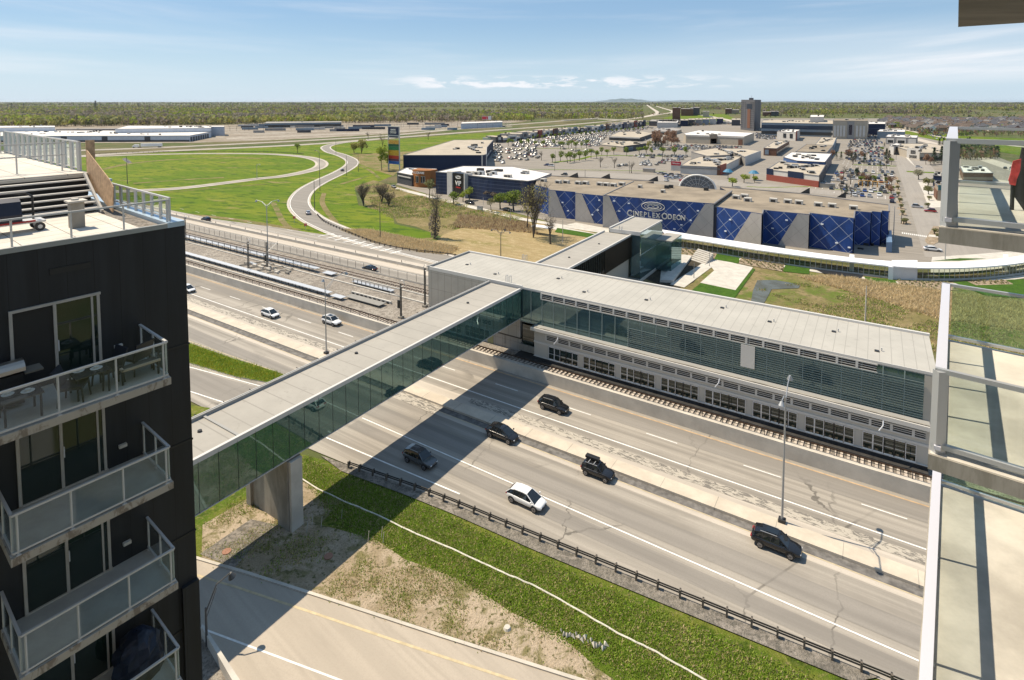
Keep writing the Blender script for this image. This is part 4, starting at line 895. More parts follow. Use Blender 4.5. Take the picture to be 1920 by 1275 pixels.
# ================================================================ railway, fences, rails, lamps
m_railm = simple('rail_steel', (.10, .065, .045), .45, .6); m_sleep = M('sleeper', (.46, .40, .34), .85, .2, 1.2)
def track(name, s0, s1, t, label):
    e = empty(name, W3((s0+s1)/2, t, 1.6), label, 'railway track')
    b = MB()
    for d in (-.75, .75): b.bar(W3(s0, t+d, 1.86), W3(s1, t+d, 1.86), .09, m_railm, .16); b.build('rail', e); b = MB()
    s = s0
    while s < s1: b.obox(W3(s, t-1.25, 1.6), uv(.3), uv(0, 2.5), (0, 0, .17), m_sleep); s += .72
    tag(b.build('sleepers', e), kind='stuff')
track('railway_track', -330, 60, 77.75, 'railway track nearest the motorway, running under the footbridge along the station')
track('railway_track', -330, -71, 95.2, 'far railway track entering the left end of the station')
def fence(name, s0, s1, t, z, h, step, label, m=m_dark, thick=.05, rails=(1,)):
    e = empty(name, W3((s0+s1)/2, t, z), label, 'fence'); b = MB()
    for r in rails: b.bar(W3(s0, t, z+h*r), W3(s1, t, z+h*r), thick, m, thick)
    b.build('rail', e); q = MB(); q.bar(W3(0, t, z), W3(0, t, z+h), thick*1.4, m, thick*1.4)
    me = None; n = int((s1-s0)/step); cnt = 0; rest = MB()
    vis = sorted(range(n), key=lambda k: abs(s0+k*step))
    keep = set(vis[:90]); proto = None
    for k in range(n):
        s = s0+k*step
        if k in keep:
            if proto is None: q = MB(); q.bar(W3(s, t, z), W3(s, t, z+h), thick*1.4, m, thick*1.4); proto = q.build('post', e); ps = s
            else:
                c = proto.copy(); COL.objects.link(c); c.location = uv(s-ps)
        else: rest.bar(W3(s, t, z), W3(s, t, z+h), thick*1.4, m, thick*1.4)
    if rest.v: tag(rest.build('post', e), kind='stuff')
    return e
fence('railing', -250, 60, 76.75, 2.0, .95, 2.6, 'dark handrail on the wall between railway track and motorway', rails=(1, .5))
fence('railing', -250, -71, 98.75, 2.0, 1.75, 3.0, 'tall thin mesh fence between the far track and the far carriageway', thick=.05, rails=(1, .03))
# cable troughs and walkways between the tracks
def deck(s0, s1, t0, t1, z, label, m=m_steel, legs=True, rail=0, step=2.6):
    e = empty('track_walkway', W3((s0+s1)/2, t0, 1.6), label, 'walkway'); b = MB(); sbox(b, s0, s1, t0, t1, z-.12, z, m); b.build('deck', e)
    if legs:
        b = MB(); s = s0+.5
        while s < s1:
            b.bar(W3(s, t0+.1, 1.5), W3(s, t0+.1, z+rail), .12, m_dark); b.bar(W3(s, t1-.1, 1.5), W3(s, t1-.1, z), .12, m_dark); s += step
        b.build('frame', e)
    if rail:
        b = MB(); b.bar(W3(s0, t0+.1, z+rail), W3(s1, t0+.1, z+rail), .07, m_steel); b.bar(W3(s0, t0+.1, z+rail*.5), W3(s1, t0+.1, z+rail*.5), .06, m_steel); b.build('handrail', e)
m_galv2 = simple('galv_deck', (.50, .52, .55), .5, .3)
deck(-230, -101, 81.0, 82.3, 2.5, 'long galvanised walkway beside the near railway track', m_galv2)
deck(-100, -96.5, 80.8, 82.3, 2.25, 'short galvanised step at the end of the near walkway', m_galv2, False)
deck(-230, -118, 91.0, 92.4, 2.7, 'long galvanised walkway beside the far railway track', m_galv2, True, .9, 3.2)
deck(-115.5, -112, 91.0, 92.8, 2.2, 'short galvanised platform at the end of the far walkway', m_galv2, False)
deck(-104, -91, 90.4, 91.6, 2.1, 'low railed walkway in the ballast near the station', m_galv2, True, .7, 1.4)
deck(-97, -86.5, 82.4, 84.4, 2.15, 'grey slab walkway on the ballast beside the near track', M('slab', (.25, .24, .22), .8, .1, 2), False)
b = MB(); sbox(b, -98.5, -86.2, 85.4, 85.8, 1.6, 2.15, m_concw)
for k in range(9): sbox(b, -98+k*1.35, -97.5+k*1.35, 85.2, 85.4, 1.6, 2.0, m_dark)
b.thing('cable_trough', 'white notched cable trough on the ballast', 'trough')
b = MB()
for t in (79.75, 89.5, 93.2): sbox(b, -240, -72 if t > 80 else -100, t, t+.35, 1.6, 1.85, m_concw)
b.thing('trough_covers', 'pale concrete trough lines along the ballast', 'trough')
b = MB(); random.seed(4)
for k in range(14): x = -141+k*1.3; b.obox(W3(x, 85.2+random.random()*3, 1.65), uv(.9+random.random()), uv(0, .5), (0, 0, .45), random.choice([m_galv2, m_dark, m_conc, m_concd]))
for k in range(4): b.bar(W3(-140+k*4, 84, 1.8), W3(-137+k*4, 89.5, 2.0), .25, m_concd)
b.thing('switch_gear', 'cluttered grey track equipment on the ballast at the left', 'equipment')
m_mast = simple('mast_steel', (.12, .115, .105), .6, .4)
def catenary(x, y, ytop, label, sig=False, arm=1, z=1.6, ring=True):
    p = G(x, y, z); h = None
    lo, hi = z, 60
    for _ in range(50):
        m_ = (lo+hi)/2
        if PX(p[0], p[1], m_)[1] > ytop: lo = m_
        else: hi = m_
    h = lo-z; e = empty('catenary_mast', (*p, z), label, 'mast')
    b = MB(); 
    for d in (-.16, .16): b.bar((p[0]+d*V[0], p[1]+d*V[1], z), (p[0]+d*V[0], p[1]+d*V[1], z+h), .07, m_mast, .2)
    for k in range(int(h/.8)): b.bar((p[0]-.16*V[0], p[1]-.16*V[1], z+k*.8), (p[0]+.16*V[0], p[1]+.16*V[1], z+k*.8+.5), .05, m_mast)
    b.box(p[0], p[1], z, .9, .9, .35, m_concd, -TH); b.build('pole', e)
    if arm:
        b = MB(); q = (p[0]+V[0]*-3.2*arm, p[1]+V[1]*-3.2*arm); b.cyl((p[0], p[1], z+h*.62), (*q, z+h*.9), .06, .06, m_steel, 6); b.cyl((p[0], p[1], z+h*.9), (*q, z+h*.88), .04, .04, m_steel, 6); b.cyl((*q, z+h*.93), (*q, z+h*.8), .05, .05, m_dark, 6); b.build('cantilever', e)
    if ring:
        b = MB(); n = 14; R = .65; pts = [(p[0]+U[0]*(R*cos(2*pi*i/n)+.35), p[1]+U[1]*(R*cos(2*pi*i/n)+.35), z+h+.1+R*sin(2*pi*i/n)) for i in range(n+1)]; b.path(pts, .06, m_steel, 6)
        b.build('tension_wheel', e)
    if sig:
        b = MB(); b.box(p[0]-U[0]*.6, p[1]-U[1]*.6, z+1.9, .5, .3, 1.6, m_black, -TH); b.build('signal_box', e)
catenary(348, 453, 408, 'dark catenary mast at the corner of the black building', arm=0)
catenary(466, 506, 453, 'dark catenary mast with a round tension wheel left of the far walkway')
catenary(501, 504, 454, 'dark catenary mast with a signal box and pale arm', sig=True, arm=-1, ring=False)
catenary(752, 596, 532, 'grey catenary mast with a white wheel and black signal near the footbridge', sig=True)
catenary(797, 575, 503, 'catenary mast against the left end of the station', arm=0)
# guard rails
m_gr = simple('weathered_guardrail', (.06, .055, .05), .6, .3); m_post = simple('guard_post', (.12, .10, .08), .8)
def guardrail(line, label, step=2.0, h=.75, maxp=95):
    e = empty('guardrail', (*line[len(line)//2], 0), label, 'guardrail'); b = MB()
    for p, q in zip(line, line[1:]):
        b.bar((*p, h), (*q, h), .06, m_gr, .13); b.bar((*p, h-.22), (*q, h-.22), .06, m_gr, .12)
    b.build('beam', e); acc = 0; pos = []
    for p, q in zip(line, line[1:]):
        L = sqrt((q[0]-p[0])**2+(q[1]-p[1])**2); d = ((q[0]-p[0])/L, (q[1]-p[1])/L)
        while acc < L: pos.append((p[0]+d[0]*acc, p[1]+d[1]*acc, atan2(d[1], d[0]))); acc += step
        acc -= L
    pr = None
    pos = sorted(pos, key=lambda q: q[0]**2+q[1]**2)[:maxp]
    for x, y, rz in pos:
        if pr is None:
            b = MB(); b.box(x-sin(rz)*-.14, y-cos(rz)*.14, 0, .16, .2, .95, m_post, rz); b.box(x, y, h-.35, .14, .3, .5, m_gr, rz); pr = b.build('post', e); p0 = (x, y)
        else: c = pr.copy(); COL.objects.link(c); c.location = (x-p0[0], y-p0[1], 0)
    return e
guardrail([p for p in smooth_line(gp([(655, 878), (668, 882), (810, 932), (1000, 1010), (1300, 1132), (1650, 1274)]), 6)]+[W(30, 51.6)], 'dark steel guardrail along the near edge of the motorway')
guardrail(smooth_line(gp([(596, 405), (608, 417), (640, 432), (700, 456), (760, 470), (845, 480), (900, 494)]), 4), 'guardrail curving round the outside of the ramp', 2.6)
guardrail(smooth_line(gp([(165, 290), (260, 287), (377, 285.5), (480, 285.8), (530, 287.5), (570, 291)]), 4), 'guardrail along the far side of the loop ramp', 4, 1.0)
# lamps
def lampheight(p, yt, z=0):
    lo, hi = 0, 60
    for _ in range(50):
        m_ = (lo+hi)/2
        if PX(p[0], p[1], m_)[1] > yt: lo = m_
        else: hi = m_
    return lo
m_cglass_ = simple('solar_cells', (.01, .015, .03), .2)
m_pole = simple('lamp_pole', (.36, .37, .38), .45, .5); m_poled = simple('dark_pole', (.10, .10, .10), .5, .3)
def lamp(x, y, yt, label, arms=((1, 0, 2.4),), m=None, r=.13, name='street_lamp', base=False, droop=-.1, group=None, rise=.5, head=True):
    m = m or m_pole; p = G(x, y); h = lampheight(p, yt)-rise; e = empty(name, (*p, 0), label, 'street lamp', group)
    b = MB(); b.cyl((*p, 0), (*p, h), r, r*.55, m, 10)
    if base: b.box(p[0], p[1], .0, .7, .7, .75, m_dark, -TH)
    b.build('pole', e)
    for dx, dy, L in arms:
        b = MB(); q = (p[0]+dx*L, p[1]+dy*L); mid = (p[0]+dx*L*.45, p[1]+dy*L*.45)
        b.path([(*p, h-.4), (*mid, h+rise*.75), (*q, h+rise)], r*.45, m, 6); b.cyl((*p, h-1.0), (*mid, h+rise*.6), r*.25, r*.25, m, 5)
        am = b.build('arm', e)
        if head: b = MB(); b.cyl((*q, h+rise-.02), (q[0]+dx*.15, q[1]+dy*.15, h+rise-.45), .12, .32, m, 10); b.build('lamp_head', am)
    return e
vx = Vector((U[0], U[1])); vt = Vector((V[0], V[1]))
lamp(1466, 985, 727, 'tall grey street lamp with two arms on the median in front of the station doors', ((vt.x, vt.y, 3.1), (-vt.x, -vt.y, 3.1)), rise=1.0, base=True)
lamp(612, 667, 522, 'tall two-armed street lamp standing on the median left of the footbridge', ((vt.x, vt.y, 4.6), (-vt.x*.3, -vt.y*.3, 1.2)), rise=1.6, base=True)
lamp(503, 505, 378, 'two-armed lamp standing between the far carriageway and the curved ramp', ((vt.x, vt.y, 3.5), (-vx.x, -vx.y, 4.5)), r=.16, rise=.8)
lamp(713, 448, 376, 'thin dark lamp post in the reeds right of the curved ramp', (), m_poled, .14, head=False)
lamp(600, 358, 282, 'thin lamp post in the middle of the curved ramp bend', ((-vx.x, -vx.y, 3),), m_poled, .16)
lamp(590, 395, 336, 'lamp post on the grass left of the ramp guardrail', (), m_poled, .16, head=False)
lamp(482, 336, 307, 'small lamp post on the grass inside the loop ramp', ((vx.x, vx.y, 3),), m_pole, .16)
lamp(239, 345, 292, 'dark post carrying a solar panel behind the roof terrace', (), m_poled, .2, head=False)
b = MB(); p = G(239, 345); b.mesh([(p[0]-3.2, p[1]+1, 13.6), (p[0]+2.2, p[1]-2, 11.4), (p[0]+3.4, p[1]-.6, 11.9), (p[0]-2.0, p[1]+2.4, 14.1)], [(0, 1, 2, 3)], m_cglass_); b.thing('solar_panel', 'tilted dark solar panel on a post behind the roof terrace', 'solar panel')
lamp(939, 490, 432, 'lamp post with three spreading arms in the mown field', ((vx.x, vx.y, 3), (-vx.x, -vx.y, 3), (vt.x, vt.y, 2)), m_poled, .14)
lamp(1622, 606, 536, 'white camera pole behind the station roof at the right', ((0, 0, .01),), m_concw, .16, head=False)
lamp(957, 417, 388, 'short pale lamp post beside the service road left of the cinema', (), m_concw, .12, head=False)
lamp(1055, 455, 408, 'white light column on the pavement left of the lift tower', (), m_concw, .14, head=False)
lamp(1261, 475, 443, 'grey light column where the canopy walkway meets the lift tower', (), m_pole, .14, head=False)
lamp(1301, 522, 490, 'thin light column on the plaza walk nearest the station roof', (), m_pole, .1, head=False)
lamp(1330, 500, 468, 'thin light column at the top of the plaza walk', (), m_pole, .1, head=False)
lamp(388, 1212, 1092, 'dark curved street lamp at the foot of the black building', ((.85, .5, 1.9),), m_poled, .12, rise=2.2)
lamp(1675, 452, 384, 'tall thin lamp post at the right corner of the cinema', (), m_pole, .15, head=False)
lamp(1772, 487, 450, 'thin light column on the pavement beside the curved roof', (), m_pole, .12, head=False)
lamp(906, 385, 368, 'low light column before the navy wall', (), m_concw, .12, head=False)
i = 0
for (x, y, yt, w_) in ((1040, 321, 303, 'left'), (1097, 334, 316, 'centre'), (1180, 325, 300, 'right'), (1041, 306, 281, 'tree-lined'), (1242, 300, 283, 'red sign'), (1545, 250, 236, 'mall street'), (1683, 270, 258, 'grey shop'), (1680, 300, 282, 'spruce'), (1690, 420, 392, 'island'), (731, 257, 226, 'sign pylon'), (630, 290, 262, 'upper ramp'), (650, 330, 290, 'outer ramp bend'), (1034, 253, 236, 'store row'), (672, 322, 288, 'lower ramp')):
    lamp(x, y, yt, 'distant thin lamp post near the %s' % {'left': 'left part of the car park behind the cinema', 'centre': 'middle of the road behind the cinema', 'right': 'bare trees in the car park behind the cinema', 'tree-lined': 'left end of the tree line in the car park', 'red sign': 'store with the red sign', 'mall street': 'mall street', 'grey shop': 'grey shop by the avenue', 'spruce': 'two spruces by the avenue', 'island': 'planted islands right of the cinema', 'sign pylon': 'far motorway behind the sign pylon', 'upper ramp': 'top of the curved ramp', 'outer ramp bend': 'outer bend of the curved ramp', 'store row': 'long row of stores', 'lower ramp': 'yellow bush by the ramp'}[w_], (), m_poled, .15, base=False, head=False)
# hose / silt sock lying on the verge, litter, manhole
def sock(pts, r, name, label, cat, m):
    l = smooth_line(gp(pts), 6); b = MB(); random.seed(2); q = [(x+random.uniform(-.05, .05), y+random.uniform(-.05, .05), .12) for x, y in l]; b.path(q, r, m, 6); b.thing(name, label, cat)
sock([(545, 885), (560, 897), (620, 930), (700, 965), (780, 1003), (860, 1037), (930, 1070), (1010, 1105), (1090, 1150), (1160, 1190), (1230, 1225), (1340, 1290)], .085, 'silt_hose', 'thin white hose snaking down the green verge', 'hose', M('white_sock', (.60, .57, .50), .8, .2, 2))
b = MB(); random.seed(9)
for k in range(16):
    x, y = G(1052+k*5.6, 1186+k*2.0+random.uniform(-5, 6)); a = random.random()*3; r = random.uniform(.15, .5)
    b.mesh([(x+r*cos(a), y+r*sin(a), .1), (x+r*.5*cos(a+2), y+r*.5*sin(a+2), .25), (x+r*.7*cos(a+4), y+r*.7*sin(a+4), .12), (x, y, .45)], [(0, 1, 3), (1, 2, 3), (2, 0, 3), (0, 2, 1)], m_concw)
b.thing('torn_sheet', 'crumpled white plastic sheet lying on the verge', 'litter')
for k, (x, y, l) in enumerate(((425, 1036, 'on the gravel patch by the bridge pier'), (616, 1045, 'in the shade on the sandy soil'))):
    b = MB(); p = G(x, y); b.cyl((*p, .1), (*p, .16), .42, .42, simple('rusty_iron', (.30, .15, .10), .8), 18); b.thing('manhole_cover', 'rusty round manhole cover '+l, 'manhole')
b = MB(); p = G(951, 1180); b.cyl((*p, .05), (*p, .25), .35, .25, m_concw, 9); b.thing('boulder', 'pale round stone lying in the sandy soil by the frontage road', 'stone')
b = MB()
for x, y in ((585, 985), (575, 1000), (602, 990), (690, 1018), (715, 1010), (718, 1020), (640, 975)): p = G(x, y); b.cyl((*p, 0), (p[0]+.1, p[1]+.1, 1.2), .03, .03, m_concw, 5)
tag(b.build('survey_stakes'), 'thin pale survey stakes standing in the shaded verge by the bridge pier', 'stakes')
# red marker signs on the gore
for x, y, l in ((552, 418, 'farther'), (573, 432, 'nearer')):
    p = G(x, y); e = empty('marker_sign', (*p, 0), 'small red marker sign at the grass tip by the ramp, the %s one' % l, 'sign'); b = MB(); b.bar((*p, 0), (*p, 2.4), .09, m_steel); b.build('post', e)
    b = MB(); b.box(p[0], p[1], 1.6, .9, .05, .9, simple('red_sign', (.60, .05, .03), .5), .2); b.build('board', e)
# ================================================================ cars
m_pglass = simple('parked_glass', (.02, .022, .025), .35)
m_cglass = simple('car_glass', (.012, .015, .018), .05, 0, .8); m_tyre = simple('tyre', (.018, .018, .018), .8); m_rim = simple('rim', (.30, .30, .32), .3, .8)
m_hl = simple('headlight_lens', (.75, .78, .8), .1); m_tl = simple('tail_light_lens', (.35, .02, .02), .2); m_trim = simple('black_trim', (.02, .02, .02), .6)
def paint(name, c, metal=.2, r=.22):
    m = simple(name, c, r, metal, .5); p = m.node_tree.nodes['Principled BSDF']; p.inputs['Coat Weight'].default_value = .6; p.inputs['Coat Roughness'].default_value = .05; return m
P_ = {'white': paint('white_car_paint', (.72, .72, .72), 0), 'silver': paint('silver_car_paint', (.48, .49, .52), .4), 'black': paint('black_car_paint', (.012, .012, .014)), 'grey': paint('grey_car_paint', (.10, .105, .11), .4),
      'blue': paint('blue_car_paint', (.02, .05, .22)), 'red': paint('red_car_paint', (.32, .015, .02)), 'navy': paint('navy_car_paint', (.015, .025, .06)), 'beige': paint('beige_car_paint', (.42, .38, .32), .3)}
# profile rows: x, half width, floor z, sill z, belt z ; roof rows: x, half width at roof, roof z
KINDS = {
 'suv': dict(L=4.65, Wd=.93, body=[(-2.3, .70, .45, .62, .92), (-2.22, .84, .32, .60, 1.02), (-1.6, .92, .26, .60, 1.06), (-.6, .93, .24, .58, 1.05), (.5, .93, .24, .58, 1.02), (1.2, .92, .26, .58, .98), (1.75, .88, .28, .56, .92), (2.2, .78, .32, .52, .80), (2.32, .62, .40, .52, .70)],
     top=[(-2.15, .74, 1.04), (-1.95, .70, 1.48), (-1.3, .68, 1.63), (-.3, .67, 1.67), (.35, .66, 1.62), (1.15, .74, 1.03)], wb=(-1.38, 1.38), wr=.36),
 'hatch': dict(L=4.6, Wd=.94, body=[(-2.25, .74, .42, .60, .88), (-2.15, .86, .30, .58, 1.0), (-1.5, .93, .22, .56, 1.02), (-.5, .94, .20, .54, .98), (.6, .94, .20, .54, .95), (1.3, .93, .22, .54, .91), (1.8, .88, .26, .52, .84), (2.15, .78, .30, .50, .74), (2.28, .64, .36, .48, .64)],
     top=[(-2.2, .72, 1.0), (-1.7, .68, 1.40), (-1.0, .66, 1.55), (-.1, .65, 1.58), (.4, .64, 1.52), (1.5, .76, .94)], wb=(-1.45, 1.48), wr=.37),
 'sedan': dict(L=4.8, Wd=.91, body=[(-2.35, .70, .42, .60, .86), (-2.2, .84, .30, .58, .98), (-1.6, .90, .22, .55, .97), (-.5, .91, .20, .54, .93), (.6, .91, .20, .54, .92), (1.3, .90, .22, .54, .88), (1.85, .85, .25, .52, .80), (2.25, .74, .30, .50, .70), (2.38, .60, .36, .48, .62)],
     top=[(-1.95, .70, .97), (-1.2, .65, 1.33), (-.5, .64, 1.43), (.1, .63, 1.43), (.5, .63, 1.38), (1.4, .72, .92)], wb=(-1.38, 1.42), wr=.34),
 'mini': dict(L=4.0, Wd=.88, body=[(-1.95, .70, .42, .60, .90), (-1.88, .82, .30, .58, .98), (-1.3, .88, .24, .56, .98), (-.4, .88, .22, .55, .97), (.5, .88, .22, .55, .96), (1.1, .87, .24, .55, .94), (1.55, .84, .27, .54, .90), (1.9, .74, .32, .50, .78), (2.0, .60, .38, .50, .66)],
     top=[(-1.85, .72, .97), (-1.7, .69, 1.40), (-1.1, .67, 1.50), (-.2, .66, 1.52), (.25, .65, 1.48), (.85, .71, .96)], wb=(-1.25, 1.28), wr=.33)}
def make_car(kind, col, label, group, rack=False, sunroof=False):
    K = KINDS[kind]; m = P_[col]; e = empty('car', (0, 0, 0), label, 'car', group)
    b = MB(); rows = []
    for x, w, z0, z1, z2 in K['body']:
        rows.append([(x, -w*.86, z0), (x, -w, z1), (x, -w*.97, z2-.10), (x, -w*.88, z2), (x, 0, z2+.035), (x, w*.88, z2), (x, w*.97, z2-.10), (x, w, z1), (x, w*.86, z0)])
    n = 9; vs = [p for r in rows for p in r]; fs = []
    for i in range(len(rows)-1):
        for j in range(n-1): fs.append((i*n+j, (i+1)*n+j, (i+1)*n+j+1, i*n+j+1))
        fs.append((i*n+n-1, (i+1)*n+n-1, (i+1)*n, i*n))
    fs.append(tuple(range(n))); fs.append(tuple(range((len(rows)-1)*n, len(rows)*n))[::-1])
    b.mesh(vs, fs, m); body = b.build('body', e, smooth=True)
    md = body.modifiers.new('s', 'SUBSURF'); md.levels = 1; md.render_levels = 2
    b = MB(); T = K['top']; belt = lambda x: [r[4] for r in K['body'] if r[0] >= x][0]; vs = []; fs = []
    xs0, xs1 = T[0][0], T[-1][0]
    R = []
    for i, (x, w, z) in enumerate(T):
        f = i/(len(T)-1); xb = x if i in (0, len(T)-1) else x
        R.append((xb, K['Wd']*.87, w, z))
    n = 4
    for x, wb_, w, z in R: vs += [(x, -wb_, min(z, belt(x)-.02)), (x, -w*.93, z-.02), (x, w*.93, z-.02), (x, wb_, min(z, belt(x)-.02))]
    for i in range(len(R)-1):
        for j in range(3): fs.append((i*n+j, (i+1)*n+j, (i+1)*n+j+1, i*n+j+1))
    fs.append((0, 1, 2, 3)); k = (len(R)-1)*n; fs.append((k+3, k+2, k+1, k))
    b.mesh(vs, fs, m_cglass); b.build('windows', e)
    b = MB()        # roof skin, pillars
    for i in range(1, len(R)-2):
        (x0, _, w0, z0), (x1, _, w1, z1) = R[i], R[i+1]
        b.mesh([(x0, -w0*.95, z0), (x0, 0, z0+.03), (x0, w0*.95, z0), (x1, -w1*.95, z1), (x1, 0, z1+.03), (x1, w1*.95, z1), (x0, -w0*.96, z0-.07), (x0, w0*.96, z0-.07), (x1, -w1*.96, z1-.07), (x1, w1*.96, z1-.07)], [(0, 3, 4, 1), (1, 4, 5, 2), (6, 8, 3, 0), (2, 5, 9, 7)], m)
    for i, j in ((0, 1), (len(R)-1, len(R)-2)):
        for sg in (-1, 1): b.bar((R[i][0], sg*K['Wd']*.85, belt(R[i][0])-.02), (R[j][0], sg*R[j][2]*.93, R[j][3]-.01), .09, m, .05)
    for xx in (-.45, -1.25) if kind != 'sedan' else (-.5,):
        for sg in (-1, 1): b.bar((xx, sg*K['Wd']*.87, .95), (xx+.1, sg*.64, R[2][3]-.03), .08, m_trim if kind != 'mini' else m, .03)
    b.build('roof', e, smooth=False)
    if sunroof: b = MB(); b.box(-.35, 0, R[3][3]+.012, 1.1, .8, .03, m_cglass); b.build('sunroof', e)
    if rack or kind == 'suv':
        b = MB()
        for sg in (-1, 1): b.bar((-1.4, sg*.60, R[2][3]+.05), (.15, sg*.60, R[3][3]+.04), .04, m_steel)
        b.build('roof_rail', e)
    if rack:
        b = MB()
        for x in (-1.0, -.3): b.bar((x, -.62, R[3][3]+.1), (x, .62, R[3][3]+.1), .07, m_steel, .04)
        b.build('roof_rack', e)
        b = MB(); b.box(-.85, .32, R[3][3]+.14, 1.7, .6, .26, m_black); b.build('roof_box', e)
    for x in K['wb']:
        for sg in (-1, 1):
            w = MB(); y = sg*(K['Wd']-.10); r = K['wr']
            w.cyl((x, y-.11, r), (x, y+.11, r), r, r, m_tyre, 18); wh = w.build('wheel', e)
            w = MB(); w.cyl((x, y-.12*1, r), (x, y+.12, r), r*.66, r*.66, m_rim, 14)
            for k in range(5): a = 2*pi*k/5; w.bar((x, y+sg*.125, r), (x+r*.62*cos(a), y+sg*.125, r+r*.62*sin(a)), .05, m_trim, .01)
            w.build('rim', wh)
            w = MB(); n = 12
            pts = [(x+(r+.06)*cos(pi*i/n), r+(r+.06)*sin(pi*i/n)) for i in range(n+1)]
            yy = sg*(K['Wd']*.995); w.mesh([(px, yy, pz) for px, pz in pts]+[(px, yy-sg*.3, pz) for px, pz in pts], [(tuple(range(n+1)))] , m_trim); w.build('wheel_arch', e)
    bx = K['body'][-1]; rx = K['body'][0]
    for sg in (-1, 1):
        b = MB(); b.mesh([(bx[0]-.42, sg*bx[1]*1.27, bx[4]+.09), (bx[0]-.02, sg*bx[1]*.98, bx[4]+.01), (bx[0]-.02, sg*bx[1]*.55, bx[4]-.02), (bx[0]-.30, sg*bx[1]*.80, bx[4]+.13), (bx[0]-.03, sg*bx[1]*.98, bx[4]-.13)], [(0, 1, 2, 3), (0, 4, 1), (1, 4, 2)], m_hl); b.build('headlight', e)
        b = MB(); b.box(rx[0]+.06, sg*rx[1]*.80, rx[4]-.12, .16, .42, .14, m_tl); b.build('tail_light', e)
        b = MB(); b.box(R[-1][0]-.35, sg*(K['Wd']+.06), 1.0, .13, .20, .14, m); b.build('mirror', e)
    b = MB(); b.box(bx[0]-.06, 0, .38, .1, 1.0, .2, m_trim); b.build('grille', e)
    return e
RU = atan2(U[1], U[0])
def put(car, px, py, ang=RU, z=.12):
    p = G(px, py); car.location = (*p, z); car.rotation_euler = (0, 0, ang)
g_ = 'cars driving on the motorway'
put(make_car('hatch', 'white', 'white car with black windows in the near lane beside the dark guardrail', g_), 987, 945)
put(make_car('mini', 'black', 'small black car with a roof box in front of the median', g_, rack=True), 1121, 893)
put(make_car('suv', 'black', 'black car near the right side just before the median lamp', g_, sunroof=True), 1455, 1030)
put(make_car('suv', 'black', 'black car in the lane beyond the median, just right of the shadow', g_), 1038, 769)
put(make_car('hatch', 'black', 'black car at the edge of the footbridge shadow', g_), 942, 822)
put(make_car('suv', 'grey', 'dark car completely inside the footbridge shadow', g_), 788, 869)
put(make_car('suv', 'white', 'white car with dark roof panel closest to the footbridge on its left side', g_, sunroof=True), 622, 608)
put(make_car('hatch', 'white', 'white car in the middle lane farther left from the median lamp', g_), 507, 594)
put(make_car('hatch', 'white', 'white car half hidden by the black building', g_), 352, 547)
put(make_car('sedan', 'black', 'black saloon on the far carriageway beyond the tracks', g_), 693, 508, RU+pi)
put(make_car('suv', 'black', 'black car on the far carriageway by the left building', g_), 386, 415, RU+pi)
d = Vector(G(575, 385))-Vector(G(583, 412)); put(make_car('sedan', 'silver', 'silver car climbing the lower curved ramp', g_), 578, 402, atan2(d.y, d.x), .18)
d = Vector(G(652, 312))-Vector(G(632, 328)); put(make_car('sedan', 'grey', 'dark car in the upper bend of the curved ramp', g_), 642, 321, atan2(d.y, d.x), .18)
put(make_car('sedan', 'white', 'white car turning beside the planted island by the cinema', g_+' and mall roads'), 1748, 471, RU+.15)
put(make_car('sedan', 'beige', 'pale car parked on the access road by the orange restaurant', g_+' and mall roads'), 738, 352, RU-.5)
put(make_car('suv', 'black', 'black car parked by the bushes in front of the navy wall', g_+' and mall roads'), 881, 383, RU)
put(make_car('sedan', 'black', 'dark car on the road left of the bare trees', g_+' and mall roads'), 951, 396, RU-.2)
# articulated lorry on the far motorway
tr = empty('truck', (*G(277, 277.5), 0), 'white articulated lorry on the far motorway', 'truck')
a_, b_ = Vector((*G(304, 276.5), .3)), Vector((*G(249, 277.5), .3)); d = (b_-a_).normalized(); sd = Vector((-d.y, d.x, 0)); rz = atan2(d.y, d.x); Lt = (b_-a_).length
c = a_+d*(Lt*.36); b = MB(); b.box(c.x, c.y, 1.3, Lt*.72, 2.6, 2.9, m_white); b.build('trailer', tr)
c = a_+d*(Lt*.87); b = MB(); b.box(c.x, c.y, .8, Lt*.16, 2.5, 2.6, m_white, 0); b.build('cab', tr)
tr2 = [o for o in tr.children]
for o in tr2:
    me = o.data; off = Vector(OFF[tr.name]); cc = (a_+d*(Lt*(.36 if o.name.startswith('trailer') else .87)))-off
    for v_ in me.vertices:
        x, y = v_.co.x-cc.x, v_.co.y-cc.y; v_.co.x = cc.x+x*cos(rz)-y*sin(rz); v_.co.y = cc.y+x*sin(rz)+y*cos(rz)
b = MB(); c = a_+d*(Lt*.965); b.obox(c-d*1.2-sd*1.1+Vector((0, 0, .6)), d*2.2, sd*2.2, (0, 0, 1.3), m_white); b.build('bonnet', tr)
b = MB(); c = a_+d*(Lt*.945); b.obox(c-sd*1.1+Vector((0, 0, 2.2)), d*.1, sd*2.2, (0, 0, .8), m_cglass); b.build('windscreen', tr)
for f in (.06, .12, .74, .8, .96):
    for sg in (-1, 1): c = a_+d*Lt*f+sd*sg*1.05; b = MB(); b.cyl((c.x-sd.x*.2, c.y-sd.y*.2, .55), (c.x+sd.x*.2, c.y+sd.y*.2, .55), .55, .55, m_tyre, 12); b.build('wheel', tr)
